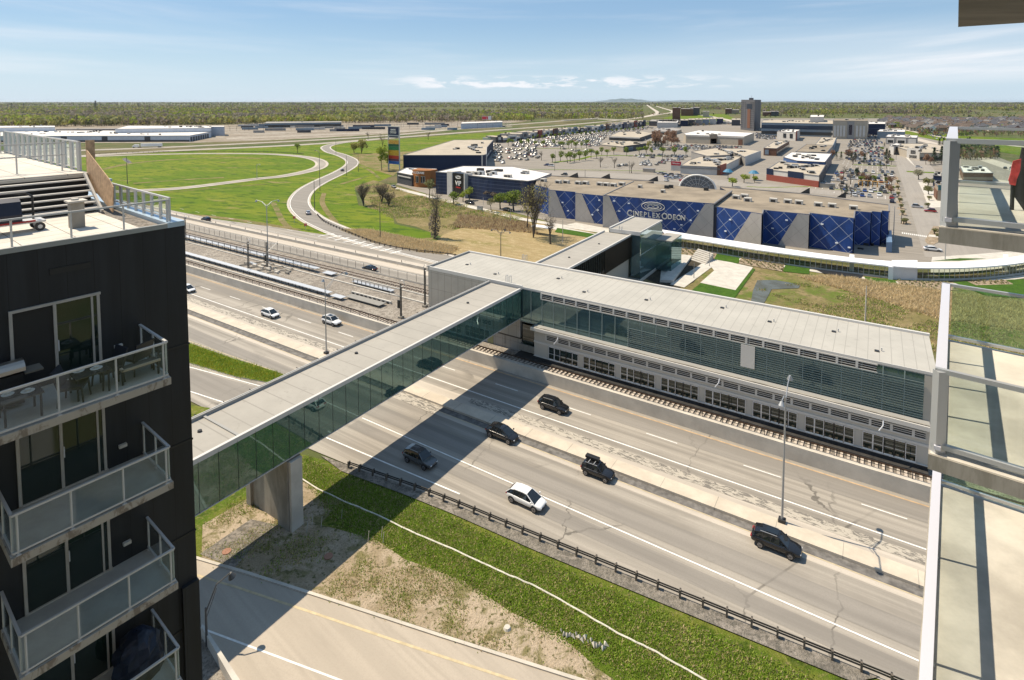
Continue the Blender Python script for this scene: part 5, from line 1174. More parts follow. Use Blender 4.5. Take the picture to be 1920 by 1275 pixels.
# parked cars: one low mesh per colour, copied
def parked(kind, col):
    b = MB(); hl = 2.25 if kind else 2.1; m = P_[col]; h = 1.5 if kind else 1.68
    pr = [(-hl, .35), (-hl, .85), (-hl+.2, .98), (hl-1.2, .92), (hl-.15, .75), (hl, .4)]
    for w0 in (1,):
        L0 = [(x, -.9, z) for x, z in pr]; L1 = [(x, .9, z) for x, z in pr]; k = 6
        b.mesh(L0+L1, [tuple(range(k)), tuple(range(k, 2*k))[::-1]]+[(i, k+i, k+(i+1) % k, (i+1) % k) for i in range(k)], m)
    q = [(-hl+.25, -.8, .96), (hl-1.15, -.8, .9), (hl-1.15, .8, .9), (-hl+.25, .8, .96), (-hl+.75, -.62, h), (hl-2.0, -.62, h), (hl-2.0, .62, h), (-hl+.75, .62, h)]
    b.mesh(q, [(0, 1, 5, 4), (1, 2, 6, 5), (2, 3, 7, 6), (3, 0, 4, 7)], m_pglass); b.mesh([(a, c_, z+.01) for a, c_, z in q[4:]], [(0, 1, 2, 3)], m)
    for x in (-1.3, 1.35):
        for y in (-.88, .70): b.cyl((x, y, .33), (x, y+.18, .33), .33, .33, m_tyre, 8)
    return b
PV = [(k, c_) for c_ in ('white', 'silver', 'black', 'grey', 'white', 'grey', 'silver', 'grey', 'navy', 'black', 'silver', 'beige', 'red', 'grey', 'black', 'blue', 'beige') for k in (0, 1)]
LOTS = [([(1500, 353), (1672, 380), (1675, 318), (1638, 300), (1575, 318), (1545, 345)], .45, 'in the open lot beside the mall avenue'),
        ([(1578, 314), (1668, 314), (1652, 262), (1592, 262)], .5, 'in the crowded lot left of the mall avenue'),
        ([(1600, 260), (1650, 260), (1638, 246), (1592, 246)], .4, 'in the lot before the grey hotel hall'),
        ([(960, 272), (985, 262), (1060, 254), (1150, 245), (1215, 238), (1230, 240), (1140, 254), (1122, 275), (1060, 276), (960, 277)], .58, 'in the packed lot before the long row of stores'),
        ([(948, 279), (1004, 279), (1012, 303), (952, 299)], .42, 'in the half empty lot behind the navy building'),
        ([(1188, 291), (1290, 292), (1272, 306), (1200, 313)], .62, 'in the lot left of the store with the red sign'),
        ([(1125, 309), (1180, 309), (1180, 317), (1125, 317)], .25, 'in the sparse lot behind the cinema'),
        ([(1262, 272), (1400, 276), (1350, 283), (1245, 283)], .7, 'in front of the white roofed store'),
        ([(1060, 280), (1120, 283), (1110, 290), (1040, 280)], .35, 'by the tree line'),
        ([(1205, 262), (1260, 275), (1230, 284), (1215, 275)], .5, 'by the reddish trees'),
        ([(1415, 250), (1455, 247), (1456, 262), (1418, 262)], .8, 'beside the dark hotel tower'),
        ([(1250, 222), (1390, 222), (1390, 232), (1310, 236), (1250, 236)], .5, 'in the far lot beyond the white roofed store'),
        ([(1235, 330), (1285, 330), (1290, 338), (1250, 345), (1232, 338)], .5, 'beside the arched glass entrance'),
        ([(1440, 343), (1540, 348), (1600, 360), (1600, 376), (1500, 356)], .4, 'behind the right wing of the cinema'),
        ([(1668, 362), (1682, 362), (1682, 380), (1668, 380)], .9, 'in the row right of the cinema roof'),
        ([(1700, 232), (1760, 240), (1800, 262), (1760, 262), (1710, 245)], .25, 'along the far side road'),
        ([(927, 272), (940, 272), (944, 308), (928, 308)], .55, 'in the row beside the navy building'),
        ([(1872, 300), (1925, 310), (1925, 330), (1868, 312)], .6, 'in the small lot seen past the upper balcony')]
random.seed(11); spots = []
t = 225
while t < 1300:
    for dt in (0, 6.2):
        s = -420+random.uniform(0, 2.8)
        while s < 420:
            p = W(s, t+dt); q = PX(*p)
            if 900 < q[0] < 1925 and mathutils.noise.noise(Vector((p[0]*.03, p[1]*.03, 1.5))) > -.22:
                for poly, dens, lab in LOTS:
                    if inpoly(q, poly) and random.random() < dens: spots.append((q[1], (p[0]+random.uniform(-.35, .35), p[1]+random.uniform(-.5, .5)), lab)); break
            s += 2.85
    t += 17.5
spots.sort(key=lambda a: -a[0])
for px, py in ((1020, 328), (1058, 329), (1025, 311), (1033, 312), (1238, 327), (1248, 329), (1257, 329), (1275, 331), (1256, 336), (1270, 336), (1600, 337), (1625, 345), (1720, 390), (1723, 315), (1744, 398)): spots.insert(0, (py, G(px, py), 'standing alone on the mall roads near the cinema'))
meshes = {}; rest = MB(); nind = 0
for k, (py, p, lab) in enumerate(spots):
    kind, colr = random.choice(PV); rz = RU+pi/2+random.choice((0, pi))+random.uniform(-.03, .03)
    if 'alone' in lab: rz = RU+random.choice((0, pi))
    if nind < 280:
        key = (kind, colr)
        if key not in meshes:
            o = parked(kind, colr).build('parked_car', off=(0, 0, 0)); meshes[key] = o.data
        else: o = bpy.data.objects.new('parked_car', meshes[key]); COL.objects.link(o)
        o.location = (*p, .1); o.rotation_euler = (0, 0, rz)
        tag(o, '%s %s %s' % (colr, 'saloon parked' if kind else 'tall car parked', lab), 'parked car', '%s %s cars %s' % (colr, 'low' if kind else 'tall', lab)); nind += 1
    else:
        q = parked(kind, colr); ca, sa = cos(rz), sin(rz); vs = [(p[0]+x*ca-y*sa, p[1]+x*sa+y*ca, z+.1) for x, y, z in q.v]
        for f, mi in zip(q.f, q.k): rest.face([vs[i] for i in f], q.mats[mi])
if rest.v: tag(rest.build('distant_parked_cars'), 'rows of small distant cars in the far mall car parks', 'parked cars', kind='stuff')
print('parked', nind, len(spots))
# ================================================================ cinema
m_croof = M('gravel_roof', (.245, .205, .155), .95, .22, .12, bump=.2)
m_cap = simple('roof_cap', (.20, .19, .19), .5)
def diamond(name, c, lc, D, w, use_uv=True, var=.25, rough=.35):
    t = NT(name); u = t.N.new('ShaderNodeUVMap'); o = t.N.new('ShaderNodeSeparateXYZ'); t.L.new(u.outputs[0], o.inputs[0])
    A = t.m_('FRACT', t.m_('MULTIPLY', t.m_('ADD', o.outputs[0], o.outputs[1]), 1/D)); B = t.m_('FRACT', t.m_('MULTIPLY', t.m_('SUBTRACT', o.outputs[0], o.outputs[1]), 1/D))
    ln = t.m_('MAXIMUM', t.m_('LESS_THAN', A, w), t.m_('LESS_THAN', B, w))
    n = t.noise(t.map(sc=(1, 1, .4)), .35, 5, .7)
    t.col(t.mix(ln, t.mix(t.ramp(n, .3, .7), sc_(c, 1-var), sc_(c, 1+var)), lc)); t.set(rough, 0, .4); return t.m
m_blue = diamond('blue_panel', (.016, .055, .215), (.34, .38, .46), 5.15, .034)
m_cgray = diamond('grey_panel', (.40, .37, .345), (.22, .205, .19), 5.15, .014, var=.06, rough=.6)
def uvwall(b, p, q, z0, z1, m):
    b.face([(*p, z0), (*q, z0), (*q, z1), (*p, z1)], m)
def wallmesh(name, parent, walls, m, off=0):
    """walls: list of quads given as (p, q, z0, z1) or four (f,z) corners on p,q ; writes a metric uv"""
    b = MB(); uvs = []
    for w in walls:
        p, q = Vector(w[0]), Vector(w[1]); L = (q-p).length; d = (q-p)/L; nrm = Vector((d.y, -d.x)); cs = w[2]; u0 = w[3] if len(w) > 3 else 0
        b.face([(p.x+d.x*f*L+nrm.x*off, p.y+d.y*f*L+nrm.y*off, z) for f, z in cs], m); uvs += [(f*L+u0, z) for f, z in cs]
    o = b.build(name, parent); uv = o.data.uv_layers.new(name='UVMap')
    for i, c in enumerate(uvs): uv.data[i].uv = c
    return o
CI = empty('cinema', (*G(1340, 440), 0), 'long dark blue cinema with grey slanted panels and a diamond line pattern', 'cinema')
zm, zw = 11.6, 10.7
fm = [G(1131.5, 365.5, zm), G(1338.5, 381.5, zm)]; bm = [G(1372.5, 357, zm), G(1188, 339.5, zm)]
Lw = [G(x, y, zw) for x, y in ((1003, 346.5), (1029, 352.5), (1029.5, 355.5), (1079.5, 359.5), (1080, 361.5), (1131, 366.5))]
Rw = [G(x, y, zw) for x, y in ((1345, 387), (1429.5, 400.5), (1431, 393), (1517.5, 401.5), (1518, 398.5), (1601, 408.5), (1603, 395), (1633, 397.6), (1634.5, 395.5), (1652, 397.2), (1653, 394.2), (1667, 395.6))]
back = [G(x, y, zw) for x, y in ((1667, 383.5), (1500, 362), (1350, 349.5))]; backL = [G(x, y, zw) for x, y in ((1226, 339.5), (1141, 334), (1033, 329), (1006, 338))]
b = MB(); b.prism(Lw+[fm[0]]+[bm[1]]+backL, 0, zw-.3, simple('cinema_core', (.02, .025, .05), .6), m_croof); b.prism([fm[1]]+Rw+back+[bm[0]], 0, zw-.3, b.mats[0], m_croof); b.build('wing', CI)
b = MB(); b.prism([fm[0], fm[1], bm[0], bm[1]], 0, zm-.25, simple('cinema_core2', (.02, .02, .03), .7), m_croof); b.build('main_hall', CI)
b = MB(); 
for ln, z in ((Lw, zw), (Rw+[back[0]], zw), ([fm[0], fm[1]], zm), ([bm[1], fm[0]], zm), ([fm[1], bm[0]], zm), (back, zw), (backL, zw)): b.tube(ln, .35, z-.45, z, m_cap)
b.build('parapet', CI)
full = lambda z: [(0, 0), (1, 0), (1, z), (0, z)]
walls = []; acc = 0
for ln, z in ((Lw, zw), (Rw, zw)):
    for p, q in zip(ln, ln[1:]): walls.append((p, q, full(z-.1), acc)); acc += sqrt((q[0]-p[0])**2+(q[1]-p[1])**2)
walls.append((fm[0], fm[1], full(zm-.1), 1.2)); walls.append((Rw[-1], back[0], full(zw-.1), 0))
wallmesh('blue_wall', CI, walls, m_blue, .25)
gw = [(Lw[2], Lw[3], [(0, 0), (.69, 0), (.25, zw-.15), (0, zw-.15)]), (Lw[4], Lw[5], [(0, 0), (.72, 0), (.24, zw-.15), (0, zw-.15)]),
      (fm[0], fm[1], [(0, 0), (.19, 0), (.06, zm-.2), (0, zm-.2)]), (fm[0], fm[1], [(.755, 0), (1, 0), (1, zm-.2), (.93, zm-.2)]),
      (Rw[0], Rw[1], [(.38, 0), (1, 0), (1, zw-.15), (.78, zw-.15)]), (Rw[2], Rw[3], [(.35, 0), (1, 0), (1, zw-.15), (.76, zw-.15)])]
for w in gw: wallmesh('grey_panel', CI, [w], m_cgray, .45)
random.seed(8)
d_m = Vector((fm[1][0]-fm[0][0], fm[1][1]-fm[0][1])); Lm = d_m.length; d_m /= Lm; n_m = Vector((d_m.y, -d_m.x))
lm = simple('wall_lamp', (.75, .78, .82), .4)
for (p, q, z1), fs in (((fm[0], fm[1], zm), ((.10, 9.6), (.15, 6.2), (.2, 2.5), (.24, 9.2), (.70, 8.5), (.86, 8.6), (.72, 3.4), (.80, 5.2), (.66, 1.8))), ((Lw[2], Lw[3], zw), ((.5, 6), (.7, 3))), ((Lw[4], Lw[5], zw), ((.85, 8.7), (.6, 3), (.8, 5))), ((Rw[4], Rw[5], zw), ((.28, 7.5), (.62, 2.4), (.9, 1.6))), ((Rw[2], Rw[3], zw), ((.2, 5), (.5, 8))), ((Rw[0], Rw[1], zw), ((.3, 7), (.2, 3)))):
    L = sqrt((q[0]-p[0])**2+(q[1]-p[1])**2); d = ((q[0]-p[0])/L, (q[1]-p[1])/L)
    for f, z in fs: b = MB(); b.obox((p[0]+d[0]*f*L+d[1]*.3, p[1]+d[1]*f*L-d[0]*.3, z), (d[0]*.7, d[1]*.7, 0), (d[1]*.3, -d[0]*.3, 0), (0, 0, .35), lm); b.build('wall_lamp', CI)
m_text = simple('sign_letter', (.62, .60, .56), .5)
def textobj(body, size, org, d, nrm, parent, mat, ext=.12, bold=.02, name='lettering', shear=0, sx=1):
    cu = bpy.data.curves.new(name, 'FONT'); cu.body = body; cu.size = size; cu.extrude = ext; cu.offset = bold; cu.align_x = 'CENTER'; cu.resolution_u = 3
    o = bpy.data.objects.new(name+'_tmp', cu); COL.objects.link(o); dg = bpy.context.evaluated_depsgraph_get(); me = bpy.data.meshes.new_from_object(o.evaluated_get(dg))
    bpy.data.objects.remove(o)
    off = OFF.get(parent.name, (0, 0, 0))
    for v_ in me.vertices:
        x, y, z = v_.co.x*sx, v_.co.y, v_.co.z
        v_.co = (org[0]+d[0]*x+nrm[0]*z-off[0], org[1]+d[1]*x+nrm[1]*z-off[1], org[2]+y-off[2])
    me.materials.clear(); me.materials.append(mat)
    o = bpy.data.objects.new(name, me); COL.objects.link(o); o.parent = parent; OFF[o.name] = off; return o
# main sign: caps larger than the small capitals, following the wall
def on_main(f, z, o=.6): return (fm[0][0]+d_m.x*f*Lm+n_m.x*o, fm[0][1]+d_m.y*f*Lm+n_m.y*o, z)
xx = .232*Lm
for word in ('CINEPLEX', 'ODEON'):
    for i, chh in enumerate(word):
        size = 3.0 if i == 0 else 2.35; wd = {'I': .9, 'M': 2.2}.get(chh, 1.62)*(1.2 if i == 0 else .82)
        f = (xx+wd/2)/Lm
        b_ = textobj(chh, size, on_main(f, 5.25-(.2 if i == 0 else 0)), d_m, n_m, CI, m_text, .15, .04, 'sign_letter', sx=.88)
        # serif feet
        xx += wd+.12
    xx += .5
rg = MB(); cx_ = .475*Lm; cz_ = 9.0
for k, (rx_, ry_) in enumerate(((3.9, 1.5), (2.9, 1.08), (2.0, .66))):
    n = 40; pts = [on_main((cx_+rx_*cos(2*pi*i/n))/Lm, cz_+ry_*sin(2*pi*i/n)) for i in range(n+1)]; rg.path(pts, .12, m_text, 5)
for sx_ in (-.85, .85):
    n = 20; pts = [on_main((cx_+sx_+.75*cos(2*pi*i/n))/Lm, cz_+.45*sin(2*pi*i/n)) for i in range(n+1)]; rg.path(pts, .09, m_text, 5)
rg.build('emblem', CI)
# rooftop machines on the cinema
m_hvac = simple('roof_unit', (.50, .47, .42), .6); m_hvacd = simple('roof_unit_dark', (.03, .03, .03), .7)
def hvac(px, py, z, parent, w=2.4, d=2.0, h=1.4, rz=None, col=None):
    p = G(px, py, z); b = MB(); rz = -TH if rz is None else rz; b.box(p[0], p[1], z-.2, w, d, h, col or m_hvac, rz); b.box(p[0]-V[0]*d*.5, p[1]-V[1]*d*.5, z, w*.6, .08, h*.6, m_hvacd, rz); b.build('rooftop_unit', parent)
for x, y in ((1019, 340), (1047, 343), (1062, 343), (1084, 345), (1098, 345), (1125, 347), (1137, 348), (1150, 349), (1166, 347), (1450, 378), (1477, 380), (1498, 382), (1534, 386), (1560, 388), (1600, 392), (1380, 372), (1396, 370), (1402, 377)): hvac(x, y, zw-.2, CI)
for x, y, c_ in ((1250, 353, m_hvacd), (1258, 352, m_hvacd), (1200, 352, m_hvac), (1243, 361, m_hvac), (1324, 357, m_hvacd)): hvac(x, y, zm-.2, CI, 1.5, 1.3, 1.3, col=c_)
for x, y in ((1065, 331), (1125, 333), (1215, 338), (1500, 361), (1568, 369)):
    p, q = G(x, y, zw), G(x+18, y+1.5, zw); b = MB(); b.mesh([(*p, zw-.2), (*q, zw-.2), (*q, zw+2.2), (q[0]+V[0], q[1]+V[1], zw-.2)], [(0, 1, 2), (1, 3, 2), (0, 2, 3)], m_hvacd); b.build('roof_fin', CI)
b = MB(); p = G(1640, 466); 
for k in range(14):
    q = G(1600+random.random()*60, 452+random.random()*16); b.box(q[0], q[1], 0, random.uniform(.5, 2.5), random.uniform(.5, 2), random.uniform(.3, 1.4), random.choice([m_conc, m_black, m_steel, m_hvacd]), random.random())
b.thing('scrap_pile', 'heap of pale and dark crates in the corner beside the cinema', 'pile')
b = MB(); b.prism([G(1661, 474), G(1672, 474), G(1671, 450), G(1662, 450)], 0, 3.2, simple('blue_pylon', (.14, .22, .34), .4)); b.thing('blue_kiosk', 'narrow blue kiosk standing at the right corner of the cinema', 'kiosk')
# ================================================================ other mall buildings
def stripes(name, c, lc, step, w):
    t = NT(name); o = t.N.new('ShaderNodeSeparateXYZ'); t.L.new(t.pos(), o.inputs[0]); f = t.m_('LESS_THAN', t.m_('FRACT', t.m_('MULTIPLY', o.outputs[2], 1/step)), w)
    t.col(t.mix(f, t.mix(t.ramp(t.noise(t.map(sc=(1, 1, .2)), .35, 4), .3, .7), sc_(c, .75), sc_(c, 1.25)), lc)); t.set(.45, 0, .35); return t.m
m_wall = {n: M(n+'_wall', c, .7, .06, .3) for n, c in dict(navy=(.012, .022, .055), navy2=(.03, .045, .10), white=(.52, .50, .47), grey=(.27, .26, .25), dgrey=(.07, .07, .075), beige=(.40, .35, .28), tan=(.33, .26, .19), red=(.26, .07, .05), blue=(.06, .11, .24), brown=(.16, .08, .05), orange=(.30, .12, .035), steel=(.20, .25, .30), depot=(.50, .53, .58)).items()}
m_rf = {'white': M('white_roof', (.66, .63, .60), .8, .08, .08), 'tan': M('tan_roof', (.40, .35, .28), .9, .12, .08), 'grey': M('grey_roof', (.30, .28, .26), .9, .12, .08), 'brown': m_croof}
m_shopglass = simple('shop_glass', (.03, .035, .04), .15)
def poly_cent(P): return (sum(p[0] for p in P)/len(P), sum(p[1] for p in P)/len(P))
def bldg(name, label, cat, roofpx, z, wall, roof='grey', units=5, bands=(), group=None, cap=None, seed=0, extra=None, winrow=None):
    """roofpx: visible roof outline, first two points are the near front corners"""
    P = [G(x, y, z) for x, y in roofpx]; c = poly_cent(P); e = empty(name, (*c, 0), label, cat, group)
    b = MB(); b.prism(P, 0, z-.25, m_wall[wall]); b.build('wall', e)
    b = MB(); ar = sum(P[i-1][0]*P[i][1]-P[i][0]*P[i-1][1] for i in range(len(P))); Q = P if ar > 0 else P[::-1]
    b.face([(*p, z-.23) for p in Q], m_rf[roof]); b.tube(P+[P[0]], .4, z-.4, z, cap or m_cap); rf = b.build('roof', e)
    rnd = random.Random(seed or len(label))
    for k in range(int(units*1.8)):
        for _ in range(20):
            f, g = rnd.random(), rnd.random(); i = rnd.randrange(len(P)); a, q = P[i], P[(i+2) % len(P)]
            x = c[0]+(a[0]-c[0])*f*.75; y = c[1]+(a[1]-c[1])*f*.75
            break
        b = MB(); w = rnd.uniform(1.4, 3.6); hh_ = rnd.uniform(.7, 1.7); dd2 = rnd.uniform(1.2, 2.6); mm_ = rnd.choice([m_hvac, m_hvac, m_hvacd, m_steel]); b.box(x, y, z-.25, w, dd2, hh_, mm_, -TH); b.box(x-V[0]*dd2*.5, y-V[1]*dd2*.5, z-.1, w*.7, .1, hh_*.7, m_hvacd, -TH); b.build('rooftop_unit', rf)
    for bd in bands:      # (edge index, f0, f1, z0, z1, material, part name)
        i, f0, f1, z0, z1, m, pn = bd; p, q = Vector(P[i]), Vector(P[(i+1) % len(P)]); d = q-p; L = d.length; d /= L; nn = Vector((d.y, -d.x)); 
        if (p+nn-Vector(c)).length < (p-nn-Vector(c)).length: nn = -nn
        b = MB(); o = p+d*L*f0+nn*.02; b.obox((o.x, o.y, z0), (d.x*L*(f1-f0), d.y*L*(f1-f0), 0), (nn.x*.35, nn.y*.35, 0), (0, 0, z1-z0), m); b.build(pn, e)
    return e, P
m_wall['navy2'] = stripes('navy_panel', (.025, .038, .085), (.11, .13, .19), 1.55, .09)
ms = m_shopglass; mw = m_wall
bldg('navy_store', 'long dark navy store with a pale flat roof behind the orange restaurant', 'store', [(756, 290.5), (905, 290.5), (911, 289), (912, 277), (925, 262), (852, 262)], 10.5, 'navy', 'tan', 12, [(0, .985, 1, 0, 10.7, m_hvac, 'corner_post'), (2, 0, 1, 0, 10.8, mw['white'], 'facade'), (3, .05, .3, 3.5, 4.5, mw['white'], 'awning'), (3, .4, .6, 3.5, 4.5, mw['white'], 'awning'), (3, .7, .95, 3.5, 4.5, mw['dgrey'], 'awning')])
e, P = bldg('wing_cinema', 'navy panelled wing with a white roof and a tall black entrance sign', 'building', [(817, 322), (845, 323.5), (880, 328), (913, 332), (990, 339), (1003, 337), (1034, 325), (960, 312), (868, 311)], 10.9, 'navy2', 'white', 9)
p = G(844, 323.3, 10.9); q3 = G(878, 327.8, 10.9); d = Vector(q3)-Vector(p); L = d.length; d /= L; nn = Vector((d.y, -d.x)); q2 = (p[0]+d.x*L*.93, p[1]+d.y*L*.93)
b = MB(); b.obox((p[0]+nn.x*2, p[1]+nn.y*2, 0), (d.x*(L*.28), d.y*(L*.28), 0), (-nn.x*6, -nn.y*6, 0), (0, 0, 11.6), mw['white']); b.obox((q2[0]+nn.x*2, q2[1]+nn.y*2, 0), (d.x*.7, d.y*.7, 0), (-nn.x*6, -nn.y*6, 0), (0, 0, 11.6), mw['white']); b.build('entrance_pillar', e)
b = MB(); b.obox((p[0]+d.x*L*.3+nn.x*1.4, p[1]+d.y*L*.3+nn.y*1.4, 0), (d.x*L*.58, d.y*L*.58, 0), (-nn.x*4, -nn.y*4, 0), (0, 0, 11.3), simple('black_sign2', (.012, .01, .012), .4)); b.build('sign_panel', e)
cs = (p[0]+d.x*L*.59+nn.x*1.6, p[1]+d.y*L*.59+nn.y*1.6); textobj('VIP', 3.0, (*cs, 5.6), d, nn, e, m_white, .1, .03); textobj('CINEMAS', .8, (*cs, 4.3), d, nn, e, simple('red_letter', (.5, .03, .03), .5), .08)
b = MB(); n = 24
for rx_, ry_ in ((1.9, .65), (1.3, .38)): b.path([(cs[0]+d.x*rx_*cos(2*pi*i/n), cs[1]+d.y*rx_*cos(2*pi*i/n), 9.4+ry_*sin(2*pi*i/n)) for i in range(n+1)], .1, m_white, 5)
b.build('emblem', e)
# restaurant
e, P = bldg('restaurant', 'small restaurant with a grey wall and a curved orange corner', 'restaurant', [(744.5, 322.5), (772, 328), (818, 325), (818, 316), (762, 314)], 6.2, 'dgrey', 'white', 4, [(0, .1, .95, 4.2, 4.7, mw['white'], 'lettering_band')])
pc0 = G(773, 349); pc1 = G(808, 352); dd_ = Vector(pc1)-Vector(pc0); L = dd_.length; dd_ /= L; nn = Vector((dd_.y, -dd_.x))
b = MB(); n = 10; ring0 = []; ring1 = []
for i in range(n+1): f = i/n; bul = sin(pi*f)*2.2; x = pc0[0]+dd_.x*L*f+nn.x*bul; y = pc0[1]+dd_.y*L*f+nn.y*bul; fl = (f-.5)*-.12*L; ring0.append((x, y, 0)); ring1.append((x+dd_.x*fl*.5, y+dd_.y*fl*.5, 9.0))
bk0 = [(pc1[0]-nn.x*6, pc1[1]-nn.y*6, 0), (pc0[0]-nn.x*6, pc0[1]-nn.y*6, 0)]; vs = ring0+bk0+ring1+[(x, y, 9.0) for x, y, _ in bk0]; k = n+3
b.mesh(vs, [(i, (i+1) % k, k+(i+1) % k, k+i) for i in range(k)]+[tuple(range(k, 2*k))], mw['orange']); oc = b.build('orange_corner', e)
for i in (3, 4, 6, 7): b = MB(); a, c_ = Vector(ring0[i]), Vector(ring0[i+1]); o = a+Vector((nn.x, nn.y, 0))*.05; b.obox((o.x, o.y, 2.4), (c_-a)*.85, (nn.x*.1, nn.y*.1, 0), (0, 0, 3.6), m_frame); b.obox((o.x+nn.x*.1, o.y+nn.y*.1, 2.6), (c_-a)*.7, (nn.x*.05, nn.y*.05, 0), (0, 0, 3.2), ms); b.build('window', oc)
textobj('15 SQUARE', 1.5, (pc0[0]+dd_.x*L*.5+nn.x*2.6, pc0[1]+dd_.y*L*.5+nn.y*2.6, 7.3), dd_, nn, e, m_white, .1, .02)
# sign pylon with coloured bands
py = empty('sign_pylon', (*G(738, 322), 0), 'tall sign pylon with a navy head and coloured bands beside the ramp', 'sign')
a_, c_ = Vector(G(728, 320)), Vector(G(749, 322)); d = c_-a_; L = d.length; d /= L; nn = Vector((d.y, -d.x))
def pz(y): return H-(y-190)*(G(738, 321)[1])/F*1.0
def pbox(f0, f1, z0, z1, m, th=.7, o=0, mb=None): mb.obox((a_.x+d.x*L*f0+nn.x*o, a_.y+d.y*L*f0+nn.y*o, z0), (d.x*L*(f1-f0), d.y*L*(f1-f0), 0), (-nn.x*(th+o), -nn.y*(th+o), 0), (0, 0, z1-z0), m)
b = MB(); pbox(0, .04, 0, pz(237), mw['white'], mb=b); pbox(.97, 1, 0, pz(237), mw['white'], mb=b); pbox(0, 1, pz(238), pz(236.6), mw['white'], mb=b); b.build('frame', py)
b = MB(); pbox(.04, .97, pz(253), pz(238), simple('sign_navy', (.012, .018, .06), .5), .6, .05, b); b.build('head_panel', py)
b = MB(); pbox(.06, .94, pz(258.5), pz(253.2), mw['white'], 1.2, 0, b); b.build('name_panel', py); b = MB(); pbox(.12, .9, pz(257.6), pz(255), simple('n2', (.02, .02, .05), .5), 1.2, .08, b); b.build('name_strip', py)
cs = (a_.x+d.x*L*.5+nn.x*.2, a_.y+d.y*L*.5+nn.y*.2)
textobj('QUARTIER', 1.35, (*cs, pz(244.6)), d, nn, py, m_white, .06, .02, sx=.72); textobj('DIX30', 2.1, (*cs, pz(250.2)), d, nn, py, m_white, .06, .0, sx=1.0)
for (y0, y1, col_) in ((262.5, 270, (.48, .27, .05)), (270, 274.5, (.02, .09, .045)), (274.5, 281.5, (.03, .16, .06)), (281.5, 291.5, (.42, .26, .03)), (291.5, 298, (.33, .03, .02)), (298, 302, (.07, .015, .06)), (302, 308, (.02, .09, .33))):
    b = MB(); pbox(.04, .97, pz(y1), pz(y0)-.12, M('band_%d' % int(y0), col_, .6, .3, .8, stretch=(1, 1, 3)), .6, .05, b); b.build('colour_band', py)
# dark hotel tower
TW2 = empty('hotel_tower', (*G(1407, 244), 0), 'dark grey hotel tower with an orange brick strip rising over the mall', 'tower block')
pA_, pB_, pC_ = Vector(G(1388.5, 243)), Vector(G(1413.5, 246)), Vector(G(1425.5, 241.5)); pD_ = pA_+(pC_-pB_); hT = 47.5
m_hw = M('tower_concrete', (.10, .10, .11), .7, .06, .05)
b = MB(); b.prism([pA_, pB_, pC_, pD_], 0, hT, m_hw); b.build('wall', TW2)
def facade(p, q, cols, rows, z0, z1, wf, m, out, pn, par):
    d = q-p; L = d.length; d /= L; nn = Vector((d.y, -d.x)); 
    for f in cols:
        for r in range(rows):
            z = z0+(z1-z0)*r/rows; b = MB(); o = p+d*L*f+nn*.02; b.obox((o.x, o.y, z), (d.x*wf, d.y*wf, 0), (nn.x*out, nn.y*out, 0), (0, 0, (z1-z0)/rows*.55), m); b.build(pn, par)
facade(pA_, pB_, (.03, .14, .32, .72, .81, .91), 13, 4, 45, 2.2, m_black, .1, 'window', TW2); facade(pB_, pC_, (.12, .6), 13, 4, 45, 1.8, m_black, .1, 'window', TW2)
dA = (pB_-pA_); nA = Vector((dA.y, -dA.x)).normalized()
b = MB(); o = pA_+dA*.5+nA*.02; b.obox((o.x, o.y, 4), (dA.x*.22, dA.y*.22, 0), (nA.x*.3, nA.y*.3, 0), (0, 0, 29), M('hotel_brick', (.15, .07, .045), .8, .1, .3)); b.build('brick_strip', TW2)
b = MB(); o = pA_+dA*.44+nA*.02; b.obox((o.x, o.y, 34), (dA.x*.40, dA.y*.40, 0), (nA.x*.3, nA.y*.3, 0), (0, 0, 7), simple('navy_glass', (.01, .015, .03), .5)); b.build('sky_window', TW2)
b = MB(); c = (pA_+pC_)/2; b.box(c.x, c.y, hT, 6, 5, 3, m_hw, -TH); b.cyl((c.x, c.y, hT+3), (c.x, c.y, hT+7), .3, .2, m_steel); b.build('plant_room', TW2)
# store row (long strip of facades)
sty = ['dgrey', 'white', 'grey', 'white', 'red', 'white', 'brown', 'grey', 'white', 'steel', 'dgrey', 'grey', 'white', 'steel', 'brown', 'grey', 'white', 'navy2', 'grey', 'red', 'dgrey', 'navy2']
cl = [(929, 268), (943, 267.5), (975, 263.5), (991, 261), (1004, 259.5), (1019, 257), (1032, 256), (1049, 254), (1062, 252.5), (1072, 251), (1084, 250), (1096, 248.5), (1110, 247.5), (1122, 246.5), (1133, 245.8), (1144, 244.5), (1155, 243), (1166, 242), (1176, 240.5), (1186, 239.3), (1196, 238), (1204, 236.8), (1211, 235.5)]
hts = [7.5, 6, 8.5, 6.5, 8.5, 7, 9, 7, 8.5, 8.5, 6.5, 7.5, 6.5, 9, 9, 8.5, 9, 10, 8.5, 10.5, 9, 10, 8]
nm = dict(dgrey='charcoal', white='white', grey='grey', red='red fronted', brown='brown', steel='steel blue', navy2='navy')
bx_ = Vector(U)*0+Vector(V)*30
